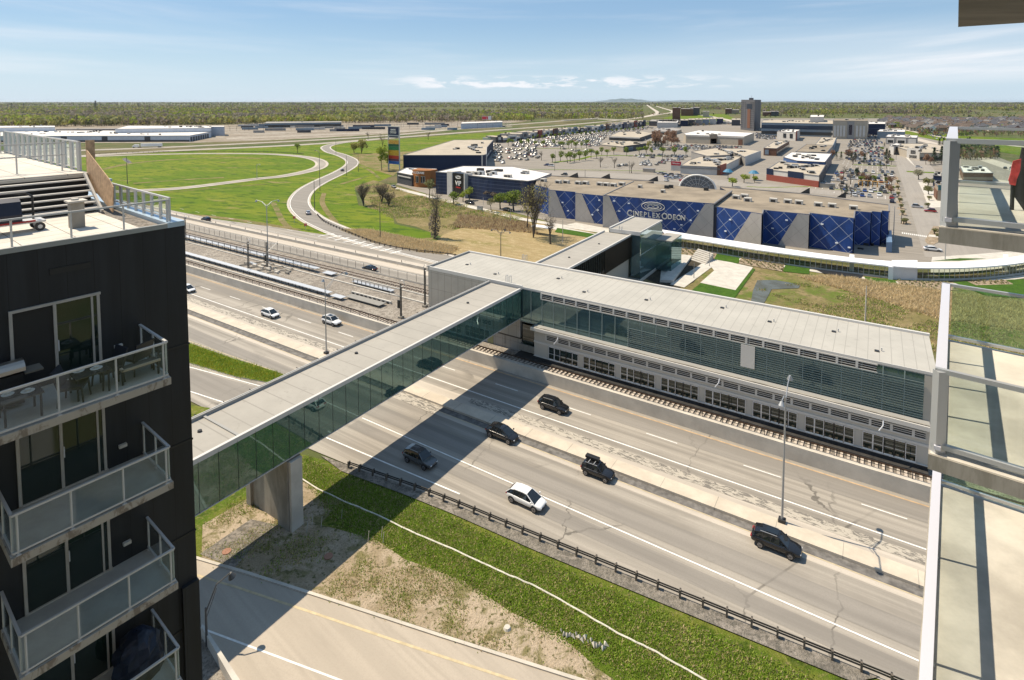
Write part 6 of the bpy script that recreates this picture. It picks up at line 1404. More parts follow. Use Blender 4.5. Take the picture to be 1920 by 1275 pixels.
for i in range(len(cl)-1):
    p, q = Vector(G(*cl[i])), Vector(G(*cl[i+1])); d = q-p; L = d.length; d /= L; nn = Vector((d.y, -d.x)); h = hts[i]; dep = -nn*26
    e = empty('store', (p.x, p.y, 0), '%s store front, %s from the left in the long row of stores' % (nm[sty[i]], ORD[i] if i < 20 else ('second last' if i == len(cl)-3 else 'last' if i == len(cl)-2 else 'twenty first')), 'store', 'stores in the long row')
    b = MB(); b.prism([p, q, q+dep, p+dep], 0, h-1, m_wall['grey' if sty[i] in ('red', 'brown') else sty[i]], m_rf['tan']); b.build('wall', e)
    b = MB(); o = p+d*L*.25; b.obox((o.x, o.y, 0), (d.x*L*.5, d.y*L*.5, 0), (nn.x*1.2, nn.y*1.2, 0), (0, 0, h+1), m_wall[sty[i]]); b.build('entrance', e)
    b = MB(); o = p+d*L*.33+nn*1.22; b.obox((o.x, o.y, h*.45), (d.x*L*.34, d.y*L*.34, 0), (nn.x*.1, nn.y*.1, 0), (0, 0, h*.4), m_wall[('red' if i == 4 else 'dgrey') if sty[i] != 'dgrey' else 'white']); b.build('sign_board', e)
    b = MB(); o = p+nn*.02; b.obox((o.x, o.y, .2), (d.x*L, d.y*L, 0), (nn.x*.1, nn.y*.1, 0), (0, 0, 2.6), ms); b.build('shop_window', e)
    for k in range(2): b = MB(); o = p+d*L*random.random()+dep*random.uniform(.2, .8); b.box(o.x, o.y, h-1, 2.5, 2, 1.3, random.choice([m_hvac, m_hvacd])); b.build('rooftop_unit', e)
S = 'store'
B = bldg
B(S, 'wide store with a bright white roof and pale walls near the hotel tower', S, [(1286, 252.5), (1331, 254), (1345, 254), (1395, 256), (1414, 249), (1310, 244), (1282, 250)], 9.2, 'beige', 'white', 7, [(0, 0, 1, 7.6, 8.8, mw['white'], 'fascia'), (1, 0, 1, 0, 10.4, mw['tan'], 'entrance'), (1, .1, .9, 1, 6, ms, 'shop_window'), (2, 0, 1, 7.6, 8.8, mw['white'], 'fascia'), (2, .8, .95, 0, 6, mw['brown'], 'entrance')])
B(S, 'beige walled box store beside the reddish trees', S, [(1124.5, 270.5), (1169, 275), (1211, 269.5), (1181, 264), (1140, 265)], 5, 'beige', 'tan', 6, [(1, 0, 1, 0, 5.5, mw['dgrey'], 'facade'), (1, .2, .4, 1, 4, mw['steel'], 'shop_window')])
B(S, 'low dark fronted store with white bands among the parked cars', S, [(1142, 255.5), (1200, 258), (1224, 250), (1205, 246), (1160, 247)], 4.5, 'dgrey', 'tan', 6, [(0, 0, 1, 3.2, 4.6, mw['white'], 'fascia'), (0, .05, .95, .3, 2.6, ms, 'shop_window')])
B(S, 'small pale store behind the low dark fronted store', S, [(1222, 246), (1262, 247), (1278, 243), (1262, 239), (1230, 240)], 4.5, 'beige', 'grey', 5, [(0, 0, 1, .3, 2.6, ms, 'shop_window')])
e, P = B(S, 'pale store with a red sign panel on its left end', S, [(1276, 310), (1350, 313), (1361, 309), (1385, 297), (1392, 292), (1312, 293.5), (1292, 300)], 5.2, 'white', 'tan', 22, [(0, 0, 1, 3.4, 4.4, mw['grey'], 'fascia'), (0, .93, 1, 0, 6, mw['brown'], 'entrance'), (1, 0, 1, 0, 6.3, mw['red'], 'entrance')])
b = MB(); p, q = Vector(G(1258, 320)), Vector(G(1277, 321)); d = q-p; nn = Vector((d.y, -d.x)).normalized(); b.obox((p.x, p.y, 0), (d.x, d.y, 0), (-nn.x, -nn.y, 0), (0, 0, 6.3), mw['white']); b.build('sign_wall', e)
b = MB(); b.obox((p.x+nn.x*.02, p.y+nn.y*.02, 3.6), (d.x*.97, d.y*.97, 0), (nn.x*.1, nn.y*.1, 0), (0, 0, 2.7), simple('crimson', (.40, .015, .03), .5)); b.build('sign_board', e); textobj('Winners', 1.3, (p.x+d.x*.5+nn.x*.2, p.y+d.y*.5+nn.y*.2, 4.5), d.normalized(), nn, e, m_white, .05)
B(S, 'long pale roofed store behind the red sign store', S, [(1326, 292), (1369, 290), (1370, 283), (1397, 294), (1426, 283), (1400, 279), (1340, 277.5), (1296, 284)], 6.4, 'grey', 'tan', 14, [(3, 0, 1, 0, 6.8, mw['white'], 'facade'), (1, 0, 1, 2, 7, mw['navy'], 'dark_bay')])
B(S, 'brick red banded store with navy sign blocks behind the cinema', S, [(1438, 317), (1536, 329), (1548, 309), (1460, 303)], 6.4, 'white', 'tan', 18, [(0, 0, 1, 0, 3.4, mw['red'], 'brick_base'), (0, .0, .13, 3.6, 6.9, mw['navy'], 'sign_block'), (0, .43, .72, 3.6, 6.9, mw['navy'], 'sign_block'), (1, 0, 1, 0, 6.6, mw['dgrey'], 'facade')])
B(S, 'blue sided store with a curved pale roof', S, [(1495, 301), (1547, 303.5), (1559, 288), (1484, 285), (1469, 294)], 7.5, 'blue', 'white', 6, [(1, 0, 1, 0, 7.8, mw['navy2'], 'facade')])
B(S, 'tan roofed store with a grey front behind the blue sided store', S, [(1492, 284), (1550, 285.5), (1562, 272), (1512, 270)], 6, 'grey', 'brown', 6)
B(S, 'pale store roof farther along the mall street', S, [(1528, 271), (1562, 272), (1568, 258), (1540, 257)], 6, 'white', 'tan', 6, [(1, 0, 1, 0, 6.5, mw['steel'], 'facade')])
B(S, 'narrow row of shops with purple brown fronts along the mall street', S, [(1432, 277), (1456, 278), (1480, 264), (1455, 263)], 6.5, 'brown', 'tan', 8, [(0, .1, .4, 1, 5, mw['steel'], 'shop_window'), (1, 0, 1, .5, 3.5, ms, 'shop_window')])
B(S, 'white store with dark window bays left of the red flag sign', S, [(1457, 246), (1492, 248), (1500, 243), (1470, 242)], 10, 'white', 'white', 5, [(0, .35, .5, 3, 8, ms, 'shop_window'), (0, .7, .85, 3, 8, ms, 'shop_window'), (1, 0, .3, 0, 11, mw['red'], 'red_fin')])
B(S, 'pale two storey shop at the far end of the mall street', S, [(1534, 244), (1570, 246), (1574, 240), (1545, 239)], 8, 'white', 'tan', 5, [(0, .1, .9, 3, 6, ms, 'shop_window')])
B('parking_deck', 'long dark glazed parking deck beyond the hotel tower', 'building', [(1428, 229.5), (1562, 232), (1562, 225.5), (1432, 224)], 17, 'steel', 'tan', 9, [(0, 0, 1, 9, 14, simple('deck_glass', (.015, .03, .06), .15), 'window_band'), (0, 0, 1, 2, 6, ms, 'window_band')])
B('rotunda', 'white round topped building behind the parking deck', 'building', [(1519, 219), (1545, 219), (1545, 215.5), (1520, 215.5)], 24, 'white', 'white', 1, [(0, 0, 1, 12, 17, ms, 'window_band')])
e, P = B('hotel', 'pale hotel hall with tall white window strips and a dark centre', 'hotel', [(1562, 226), (1627, 226.5), (1628, 223), (1564, 222.5)], 22, 'beige', 'brown', 3, [(0, .42, .62, 0, 21, mw['grey'], 'centre_bay'), (0, .46, .56, 5, 17, simple('h_dark', (.04, .02, .04), .4), 'centre_window')]+[(0, f, f+.06, 3, 16, mw['white'], 'window_strip') for f in (.03, .12, .21, .30, .67, .77, .87)])
B('office', 'dark glazed office wing right of the pale hotel hall', 'building', [(1628, 232), (1660, 232), (1660, 229), (1630, 228.5)], 15, 'navy', 'white', 2, [(0, 0, 1, 8, 9.2, mw['navy2'], 'spandrel')])
B(S, 'long grey store at the head of the avenue', S, [(1645, 246), (1697, 247), (1697, 243), (1650, 242.5)], 8.5, 'steel', 'white', 4)
B(S, 'grey store with three framed white windows beside the avenue', S, [(1661, 256), (1719, 258), (1721, 254), (1665, 252)], 8, 'grey', 'white', 5, [(0, .04, .28, 1, 6.5, mw['white'], 'window_frame'), (0, .36, .66, 1, 6.5, mw['white'], 'window_frame'), (0, .74, .98, 1, 6.5, mw['white'], 'window_frame'), (0, .07, .25, 1.5, 4.5, ms, 'shop_window'), (0, .4, .62, 1.5, 4.5, ms, 'shop_window')])
B(S, 'large tan roofed store with a white corner front on the avenue', S, [(1701, 281), (1725, 283), (1725, 286), (1785, 287), (1792, 278), (1745, 269), (1668, 269), (1678, 274)], 6.4, 'beige', 'tan', 16, [(0, 0, 1, 0, 8.2, mw['white'], 'corner_front'), (0, .3, .7, 3.5, 6.5, mw['dgrey'], 'sign_window'), (0, .2, .8, .2, 2.6, ms, 'shop_window'), (2, 0, 1, 1, 3, ms, 'shop_window')])
B(S, 'white fronted shop unit at the far end of the tan roofed store', S, [(1668, 272), (1676, 274), (1690, 270), (1680, 268)], 7.5, 'white', 'white', 1)
B('diner', 'small brown and cream restaurant with a flat roof at the avenue corner', 'restaurant', [(1759, 348), (1782, 349), (1790, 342), (1753, 341.5)], 7, 'tan', 'brown', 2, [(0, 0, 1, 5, 7.3, simple('teal_fascia', (.03, .12, .14), .5), 'fascia'), (3, .05, .95, .5, 4.5, mw['brown'], 'shop_window')])
B('diner', 'small navy and glass restaurant just behind the brown corner one', 'restaurant', [(1750, 328), (1776, 330), (1776, 325), (1752, 324.5)], 6, 'navy', 'white', 2)
B('diner', 'small red brick restaurant beside the upper right balcony', 'restaurant', [(1775, 303), (1793, 303), (1793, 299), (1776, 299)], 6, 'red', 'white', 1, [(0, 0, 1, 4.5, 5.3, mw['white'], 'fascia')])
B(S, 'low wide store with a pale roof seen past the balcony post', S, [(1806, 323), (1862, 324), (1848, 312), (1800, 311)], 5, 'brown', 'white', 6, [(0, 0, 1, 1, 2.4, mw['tan'], 'fascia')])
B(S, 'long store at the far edge of the mall behind the reddish trees', S, [(1217, 227), (1268, 228), (1272, 224.5), (1222, 224)], 9, 'dgrey', 'grey', 4)
B(S, 'far pale store with an oval white roof', S, [(1232, 229.5), (1270, 229.5), (1272, 225.5), (1236, 225)], 9, 'white', 'white', 1)
for i, (x0, x1, y, c_) in enumerate(((1276, 1290, 229, 'navy'), (1291, 1303, 228, 'dgrey'), (1304, 1316, 227.5, 'grey'), (1317, 1330, 227, 'steel'), (1331, 1343, 226.5, 'white'), (1344, 1356, 226, 'navy2'), (1372, 1388, 228, 'dgrey'))):
    B(S, '%s shop, %s from the left in the distant row before the woods' % ({'navy2': 'dark blue', 'dgrey': 'charcoal', 'steel': 'steel blue'}.get(c_, c_), ORD[i]), S, [(x0, y-3.5), (x1, y-3.5), (x1, y-6), (x0, y-6)], 11, c_, 'tan', 1, group='shops in the distant row')
for i, (x0, x1, y, z, c_) in enumerate(((1261, 1276, 205, 30, 'brown'), (1277, 1300, 207, 22, 'brown'), (1295, 1312, 205, 24, 'dgrey'), (1318, 1330, 212, 16, 'beige'), (1360, 1372, 207, 18, 'brown'), (1370, 1386, 209, 14, 'tan'), (1430, 1446, 213, 12, 'brown'), (1446, 1460, 212, 14, 'dgrey'))):
    B('apartment_block', '%s apartment block near the skyline, %s from the left in its group' % ({'dgrey': 'charcoal', 'brown': 'red brick'}.get(c_, c_), ORD[i]), 'apartment block', [(x0, y-3), (x1, y-3), (x1, y-4), (x0, y-4)], z, c_, 'grey', 1, group='blocks near the skyline')
# arched glass entrance behind the cinema
e = empty('arched_entrance', (*G(1307, 352), 0), 'half round glass arch with a white rim behind the cinema roof', 'canopy')
a_, c_ = Vector(G(1274, 353)), Vector(G(1342, 357)); d = (c_-a_); L = d.length; d /= L; cc = (a_+c_)/2; R = L/2; nn = Vector((d.y, -d.x)); n = 20; hh = 7.4
b = MB(); b.path([(cc.x+d.x*R*cos(pi*i/n), cc.y+d.y*R*cos(pi*i/n), hh*sin(pi*i/n)) for i in range(n+1)], .45, m_white, 6); b.build('rim', e)
b = MB(); b.mesh([(cc.x+d.x*R*cos(pi*i/n)-nn.x*.3, cc.y+d.y*R*cos(pi*i/n)-nn.y*.3, hh*sin(pi*i/n)) for i in range(n+1)], [tuple(range(n+1))], simple('arch_glass', (.13, .15, .17), .15)); b.build('glass', e)
b = MB()
for i in range(1, n, 2): b.bar((cc.x, cc.y, 0), (cc.x+d.x*R*cos(pi*i/n), cc.y+d.y*R*cos(pi*i/n), hh*sin(pi*i/n)), .15, m_steel)
for k in (.4, .7): b.path([(cc.x+d.x*R*k*cos(pi*i/n), cc.y+d.y*R*k*cos(pi*i/n), hh*k*sin(pi*i/n)) for i in range(n+1)], .1, m_steel, 4)
b.build('mullion', e)
# depots on the left, rail yard things
e, P = B('depot', 'long white train depot with dark gates across the left background', 'depot', [(-70, 255), (355, 254), (395, 247), (200, 244.5), (-70, 244.5)], 7, 'depot', 'white', 26, [(0, 0, 1, 0, 2, mw['dgrey'], 'base'), (0, .43, .455, 0, 6, mw['dgrey'], 'gate'), (0, .61, .635, 0, 6, mw['dgrey'], 'gate'), (0, .80, .825, 0, 6, mw['dgrey'], 'gate')]+[(1, .04+k*.11, .11+k*.11, 0, 5, mw['dgrey'], 'gate') for k in range(8)])
B('depot', 'white depot hall behind the long depot, ending in a taller block', 'depot', [(216, 241.5), (396, 239.5), (396, 237.5), (421, 237.5), (420, 235.5), (240, 235.5)], 12, 'depot', 'white', 10, [(0, 0, 1, 6.5, 7.2, mw['grey'], 'fascia')])
B('depot', 'white depot hall at the far left with an outside stair', 'depot', [(-70, 240), (103, 238), (103, 235.5), (-70, 236)], 12, 'depot', 'white', 5)
B('shed', 'dark low shed between the two white depot halls', 'shed', [(105, 242.5), (216, 242), (216, 240.5), (105, 241)], 6, 'navy', 'grey', 1)
B('train_shed', 'long dark glazed train shed behind the sandy yard', 'shed', [(496, 231), (640, 229), (640, 227), (500, 228)], 8, 'steel', 'grey', 1, [(0, 0, 1, 1, 5, ms, 'window_band')])
B('train_shed', 'long pale blue shed beside the red and white billboard', 'shed', [(864, 231.5), (942, 228.5), (942, 226.5), (866, 229)], 9, 'depot', 'white', 1)
e = empty('billboard', (*G(912, 233), 0), 'red and white billboard above the pale blue shed', 'billboard'); p = Vector(G(904, 233)); q = Vector(G(921, 233)); d = q-p
b = MB(); b.bar((*(p+d*.5), 0), (*(p+d*.5), 14), .7, m_steel); b.build('post', e); b = MB(); b.obox((p.x, p.y, 9), (d.x, d.y, 0), (0, 1, 0), (0, 0, 7), m_white); b.obox((p.x, p.y-.1, 9.5), (d.x*.65, d.y*.65, 0), (0, .08, 0), (0, 0, 6), simple('bill_red', (.6, .03, .05), .5)); b.build('board', e)
random.seed(21)
for k in range(9):
    x = random.uniform(500, 640); y = random.uniform(238, 245); p = G(x, y); b = MB(); b.box(*p, 0, random.uniform(6, 14), 2.6, 3, random.choice([mw['white'], mw['steel'], mw['grey']]), random.uniform(-.2, .1)); o = b.thing('container', 'pale container standing in the sandy yard behind the far motorway', 'container', 'containers in the sandy yard')
e = empty('yard_masts', (*G(700, 240), 0), 'rows of thin masts and wires over the rail yard', 'masts'); b = MB()
for x in range(430, 960, 13):
    for y in (238, 246-(x-430)*.012):
        p = G(x+random.uniform(-3, 3), y); b.bar((*p, 0), (*p, 8), .25, m_poled)
tag(b.build('mast_poles', e), kind='stuff')
b = MB()
for y0, y1 in ((238, 238), (246, 239.5)): p, q = G(430, y0), G(955, y1); b.bar((*p, 7.5), (*q, 7.5), .22, m_poled); b.bar((*p, 4), (*q, 4), .15, m_poled)
b.build('wire', e)
b = MB(); p, q = G(1060, 228), G(1215, 233)
b.bar((*G(1055, 230), 5), (*G(1120, 227), 5), 8, m_conc, 1.5); b.bar((*G(1120, 227), 5), (*G(1215, 232), 5), 8, m_conc, 1.5); b.thing('overpass', 'low concrete overpass crossing beyond the long row of stores', 'overpass')
# electricity pylons
def pylon():
    b = MB(); h = 48
    for sx_ in (-1, 1):
        for sy_ in (-1, 1): b.bar((sx_*4, sy_*4, 0), (sx_*.8, sy_*.8, h), .6, m_poled)
    for z, w in ((30, 11), (37, 9), (44, 6)): b.bar((-w, 0, z), (w, 0, z), .7, m_poled); b.bar((-w, 0, z), (0, 0, z+3), .35, m_poled); b.bar((w, 0, z), (0, 0, z+3), .35, m_poled)
    for z in range(0, 45, 6): f = z/h; w = 4-3.2*f; w2 = 4-3.2*(z+6)/h; b.bar((-w, -w, z), (w2, -w2, z+6), .35, m_poled); b.bar((w, -w, z), (-w2, -w2, z+6), .35, m_poled)
    return b
pm = None
for i, (x, y) in enumerate(((180, 213), (22, 205), (45, 206), (220, 204), (260, 205), (363, 203), (382, 208), (425, 199), (445, 199), (178, 199), (550, 199), (600, 198), (695, 197), (733, 199), (860, 198), (978, 199), (1010, 199), (1235, 198), (1330, 197), (1500, 203), (1580, 205), (1640, 210), (1714, 212), (1765, 207), (1884, 205))):
    if pm is None: o = pylon().build('electricity_pylon', off=(0, 0, 0)); pm = o.data
    else: o = bpy.data.objects.new('electricity_pylon', pm); COL.objects.link(o)
    o.location = (*G(x, y), 0); o.rotation_euler = (0, 0, .3*(i % 4)-.3); s = .75 if i else 1; o.scale = (s, s, s)
    tag(o, 'dark lattice pylon above the woods, %s' % ('the tallest one at the left' if i == 0 else 'one of the smaller ones toward the horizon'), 'pylon', 'electricity pylons')
# yellow portal frame, awnings in the car park
b = MB(); ps = [(1610, 350), (1617, 350), (1627, 350.5), (1636, 351), (1645, 352), (1663, 353)]; T = [(*G(x, y), 3.2) for x, y in ps]; B0 = [(*G(x, y), 0) for x, y in ps]; my = simple('ochre_steel', (.45, .24, .04), .5)
for t0, b0 in zip(T, B0): b.bar(b0, t0, .3, my)
b.path(T, .2, my); b.thing('trolley_shelter', 'ochre steel trolley shelter in the open lot right of the brick red store', 'shelter')
for x, y, l in ((1365, 335, 'left'), (1413, 338, 'right')):
    e = empty('blue_awning', (*G(x, y), 0), 'small blue awning on posts beside the arched entrance, the %s one' % l, 'awning'); p = G(x, y); b = MB(); b.cyl((*p, 4), (*p, 5.6), 3, 1.2, simple('awn', (.03, .16, .28), .6), 10); b.build('cover', e); b = MB(); b.bar((*p, 0), (*p, 4.2), .25, m_dark); b.build('post', e)
for x, y, l in ((1217, 323, 'behind the main cinema hall'), (1551, 352, 'beside the brick red store')):
    b = MB(); p = G(x, y); b.box(*p, 0, 7, 3.5, 2.2, mw['beige'], -TH); b.box(*p, 2.2, 7.3, 3.8, .15, m_cap, -TH); b.thing('waste_enclosure', 'beige waste enclosure '+l, 'enclosure')
# planted islands by the avenue
for i, (x, y, w_) in enumerate(((1684, 371, 7), (1685, 381, 7), (1688, 393, 9), (1692, 404, 9), (1697, 420, 12), (1683, 358, 5), (1681, 347, 5), (1680, 336, 5))):
    b = MB(); P = gp([(x-w_*.8, y), (x-w_*.5, y-4), (x+w_*.7, y-4), (x+w_, y+1), (x+w_*.8, y+2)]); b.prism(P, 0, .2, m_conc, m_mulch); tag(b.build('planted_island'), kind='structure')
b = MB(); P = gp([(1750, 425), (1768, 426), (1766, 452), (1750, 460), (1738, 458), (1734, 452)]); b.prism(P, 0, .22, m_concw, m_mulch); tag(b.build('planted_island'), kind='structure')
b = MB(); b.prism(gp([(1742, 441), (1766, 443), (1766, 447), (1740, 445)]), .2, .26, m_concw); tag(b.build('island_path'), kind='structure')
b = MB()
for k in range(13): p = G(1691+k*3.7, 436+k*.55); q = G(1693+k*3.7, 436.3+k*.55); q2 = G(1693+k*3.7, 439+k*.55); q3 = G(1691+k*3.7, 438.7+k*.55); b.face([(*p, .14), (*q, .14), (*q2, .14), (*q3, .14)], m_white)
tag(b.build('zebra_crossing'), kind='structure')
# painted bays, kerbed verges and low hedges in the car parks
b = MB(); random.seed(12); hb = MB()
t = 225
while t < 760:
    for s in range(-420, 300, 3):
        for dt in (-2.6, 3.6):
            p = W(s-1.4, t+dt); q = PX(*p)
            if any(inpoly(q, L_[0]) for L_ in LOTS[:11]): b.face([(*W(s-1.46, t+dt), .132), (*W(s-1.30, t+dt), .132), (*W(s-1.30, t+dt+5), .132), (*W(s-1.46, t+dt+5), .132)], m_white)
    t += 17.5
tag(b.build('bay_markings'), kind='structure')
def strip(pts, w, name='kerbed_strip', m=None):
    l = smooth_line(gp(pts), 3); b = MB()
    ribbon(b, l, w, .15, m_concw); ribbon(b, l, w-1.0, .19, m or m_lawn); tag(b.build(name), kind='structure')
for pts, w in (([(925, 317), (1100, 319), (1250, 322)], 3), ([(1036, 305), (1087, 299), (1128, 292), (1290, 294)], 6), ([(950, 279), (1040, 279), (1110, 280)], 5), ([(1565, 321), (1670, 327)], 3), ([(1600, 309), (1680, 312)], 5), ([(1557, 355), (1672, 362)], 3), ([(1562, 286), (1640, 288)], 4), ([(1700, 322), (1790, 326)], 8), ([(1400, 350), (1440, 352), (1520, 350)], 3)): strip(pts, w)
random.seed(33)
for k in range(26):
    x = random.uniform(440, 850); y = random.uniform(236, 252)-(x-440)*.02; p = G(x, y); b = MB(); b.box(*p, 0, random.uniform(14, 40), 3, 3.6, random.choice([mw['white'], mw['dgrey'], mw['steel'], mw['navy'], mw['grey']]), .12)
    b.thing('rail_wagon', 'small wagon standing on the sidings behind the far motorway', 'wagon', 'wagons on the sidings')
# ================================================================ vegetation
def leafmat(name, c, var=.35, tr=.25):
    m = bpy.data.materials.new(name); m.use_nodes = True; N = m.node_tree.nodes; L = m.node_tree.links; p = N['Principled BSDF']
    g = N.new('ShaderNodeNewGeometry'); o = N.new('ShaderNodeObjectInfo'); n = N.new('ShaderNodeTexNoise'); n.inputs['Scale'].default_value = .9; L.new(g.outputs['Position'], n.inputs[0])
    a = N.new('ShaderNodeMath'); a.operation = 'ADD'; L.new(g.outputs['Random Per Island'], a.inputs[0]); L.new(n.outputs[0], a.inputs[1])
    r = N.new('ShaderNodeMapRange'); r.inputs[1].default_value = .4; r.inputs[2].default_value = 1.5; L.new(a.outputs[0], r.inputs[0])
    x = N.new('ShaderNodeMix'); x.data_type = 'RGBA'; L.new(r.outputs[0], x.inputs[0]); x.inputs[6].default_value = (*sc_(c, 1-var), 1); x.inputs[7].default_value = (*sc_(c, 1+var), 1)
    L.new(x.outputs[2], p.inputs['Base Color']); p.inputs['Roughness'].default_value = .8; p.inputs['Specular IOR Level'].default_value = .1
    tb = N.new('ShaderNodeBsdfTranslucent'); L.new(x.outputs[2], tb.inputs[0]); ms_ = N.new('ShaderNodeMixShader'); ms_.inputs[0].default_value = .4
    L.new(p.outputs[0], ms_.inputs[1]); L.new(tb.outputs[0], ms_.inputs[2]); L.new(ms_.outputs[0], N['Material Output'].inputs[0])
    return m
LM = {'green': leafmat('spring_leaf', (.20, .26, .055)), 'twig2': leafmat('pale_twig', (.33, .28, .22)), 'olive2': leafmat('light_olive', (.34, .34, .16)), 'yellow': leafmat('yellow_leaf', (.36, .335, .12)), 'lime': leafmat('lime_leaf', (.30, .36, .07)), 'dark': leafmat('dark_needle', (.035, .065, .03)), 'red': leafmat('russet_leaf', (.28, .175, .12)), 'brown': leafmat('bare_twig', (.23, .195, .155)), 'olive': leafmat('olive_leaf', (.22, .22, .10)), 'pale': leafmat('pale_blossom', (.34, .32, .22)), 'reed': leafmat('dry_reed', (.62, .50, .31), .25), 'grass': leafmat('grass_tuft', (.22, .33, .04), .35), 'dry': leafmat('dry_grass', (.52, .42, .24), .3)}
m_bark = M('bark', (.10, .085, .07), .9, .25, 3)
def leaves(b, c, R, n, sz, m, rnd, flat=1.0, shell=.45):
    for _ in range(n):
        while True:
            x, y, z = rnd.uniform(-1, 1), rnd.uniform(-1, 1), rnd.uniform(-1, 1)
            r = x*x+y*y+z*z
            if shell*shell < r < 1: break
        p = Vector((c[0]+x*R[0], c[1]+y*R[1], c[2]+z*R[2])); a = Vector((rnd.gauss(0, 1), rnd.gauss(0, 1), rnd.gauss(0, 1)*flat)).normalized(); q = a.orthogonal().normalized(); w = a.cross(q)
        s = sz*rnd.uniform(.6, 1.3); t = rnd.uniform(0, 6.28); d1 = (q*cos(t)+w*sin(t))*s; d2 = (w*cos(t)-q*sin(t))*s*.7
        b.face([p-d1, p-d2*.6, p+d1, p+d2], m)
def crowd_tree(h, w, leaf, n=260, seed=1, trunk=.28, multi=False, bare=False, conifer=False):
    rnd = random.Random(seed); T = MB(); C = MB()
    if conifer:
        T.cyl((0, 0, 0), (0, 0, h), .18, .03, m_bark, 6)
        for k in range(n):
            f = rnd.random()**.8; z = h*(.08+.92*f); r = w*.5*(1-f)*rnd.uniform(.5, 1.05)+.1; a = rnd.uniform(0, 6.28); p = Vector((r*cos(a), r*sin(a), z)); d = Vector((cos(a), sin(a), -.35)).normalized()*h*.075; s = Vector((-sin(a), cos(a), 0))*h*.04
            C.face([p-s*.3-d*.6, p-s, p+d, p+s], leaf)
        return T, C
    stems = 5 if multi else 1
    for s in range(stems):
        a0 = rnd.uniform(0, 6.28); lean = .12 if not multi else .38
        base = Vector((0, 0, 0)); top = Vector((cos(a0)*lean*h*.35, sin(a0)*lean*h*.35, h*.5)); T.cyl(base, top, trunk/(1.6 if multi else 1), trunk*.45, m_bark, 7)
        tips = []
        nb = 7 if bare else 5
        for k in range(nb):
            f = rnd.uniform(.45, 1); st = base.lerp(top, f); a = rnd.uniform(0, 6.28); up = rnd.uniform(.5, 1.1)
            e = st+Vector((cos(a)*w*.42*rnd.uniform(.5, 1), sin(a)*w*.42*rnd.uniform(.5, 1), (h-st.z)*rnd.uniform(.55, .98))); T.cyl(st, e, trunk*.3, trunk*.08, m_bark, 5); tips.append((st, e))
        if bare:
            for st, e in tips:
                for _ in range(9):
                    f = rnd.uniform(.25, 1); q = st.lerp(e, f); d = Vector((rnd.gauss(0, 1), rnd.gauss(0, 1), rnd.uniform(.3, 1.8))).normalized()*rnd.uniform(.10, .2)*h; T.cyl(q, q+d, trunk*.09, .012, m_bark, 4)
                    for _ in range(4): d2 = Vector((rnd.gauss(0, 1), rnd.gauss(0, 1), rnd.uniform(0, 1.5))).normalized()*rnd.uniform(.04, .09)*h; q2 = q+d*rnd.uniform(.3, 1); T.bar(q2, q2+d2, .03, m_bark)
    if not bare or n:
        if not bare:
            for k in range(7):
                a = rnd.uniform(0, 6.28); r = w*.27*rnd.random()**.5*1.1; c = (r*cos(a), r*sin(a), h*rnd.uniform(.48, .82)); R = w*rnd.uniform(.20, .32); leaves(C, c, (R, R, R*.85*h/w*.7), n//5, w*.07, leaf, rnd)
        else: leaves(C, (0, 0, h*.7), (w*.45, w*.45, h*.3), n, w*.02, leaf, rnd, shell=0)
    return T, C
TREES = {}
def tree(key, h, w, leaf, px, py, label, name='tree', group=None, n=260, cat='tree', **kw):
    k = (key,)
    p = G(px, py); rz = (px*7.3+py*3.1) % 6.28
    if k not in TREES:
        e = empty(name, (0, 0, 0), label, cat, group); T, C = crowd_tree(h, w, LM[leaf], n, seed=len(TREES)*7+3, **kw)
        T.build('trunk', e)
        if C.v: C.build('crown', e)
        TREES[k] = (e, h)
        e.location = (*p, .1); e.rotation_euler = (0, 0, rz); return e
    s0, h0 = TREES[k]; s = h/h0
    c = copytree(s0, None, (*p, .1), rz, label, None, (s, s, s)); 
    if 'group' in c.keys() and not group: del c['group']
    if group: c['group'] = group
    return c
rr = random.Random(77)
# park lot trees
PT = [(953, 273), (960, 273), (977, 274), (991, 274), (1004, 276), (1019, 276), (1039, 274), (1051, 279), (1056, 277), (1066, 278), (1072, 276), (1080, 280), (1090, 277), (1100, 277),
      (1036, 304), (1051, 302), (1064, 305), (1069, 303), (1077, 303), (1086, 301), (1087, 297), (1098, 300), (1108, 296), (1119, 297), (1128, 290), (1138, 294), (1151, 289), (1175, 292), (1199, 291), (1212, 289), (1222, 291), (1242, 294), (1264, 293), (1286, 292)]
for i, (x, y) in enumerate(PT):
    tree('lot%d' % (i % 3), rr.uniform(6.8, 9), 5.5, 'green', x, y+1, 'fresh green car park tree, %s from left in %s' % (ORD[i] if i < 14 else ORD[i-14], 'upper line of trees' if i < 14 else 'lower line of trees'), group='green trees crossing the car park')
for i, (x, y, l) in enumerate(((1126, 314, 'left of the two'), (1152, 315, 'middle'), (1184, 325, 'larger'), (990, 300, 'leftmost'), (1015, 301, 'left lot'), (1582, 336, 'open lot'), (1595, 346, 'beside the ochre shelter'))):
    tree('bareS', 7, 6, 'brown', x, y, 'small bare tree with thin grey branches in the car park, %s one' % l if 'the' not in l else 'small bare tree with thin grey branches in the car park, %s' % l, bare=True, n=60)
for i in range(16):
    tree('rus%d' % (i % 2), rr.uniform(9, 14), 9, 'red', 1228+rr.uniform(0, 42), 262+rr.uniform(0, 18)-i*.4, 'russet tree in the grove left of the white roofed store', group='russet trees in the grove')
for i, (x, y) in enumerate(((1228, 277), (1234, 278), (1240, 280), (1245, 272), (1252, 270), (1262, 268), (1268, 262))):
    tree('con', 6.5, 4, 'dark', x, y, 'dark bushy evergreen at the foot of the russet grove', group='evergreens below the russet grove', conifer=True)
tree('yel', 8, 6, 'yellow', 1217, 279, 'yellow green tree between the beige box store and russet grove')
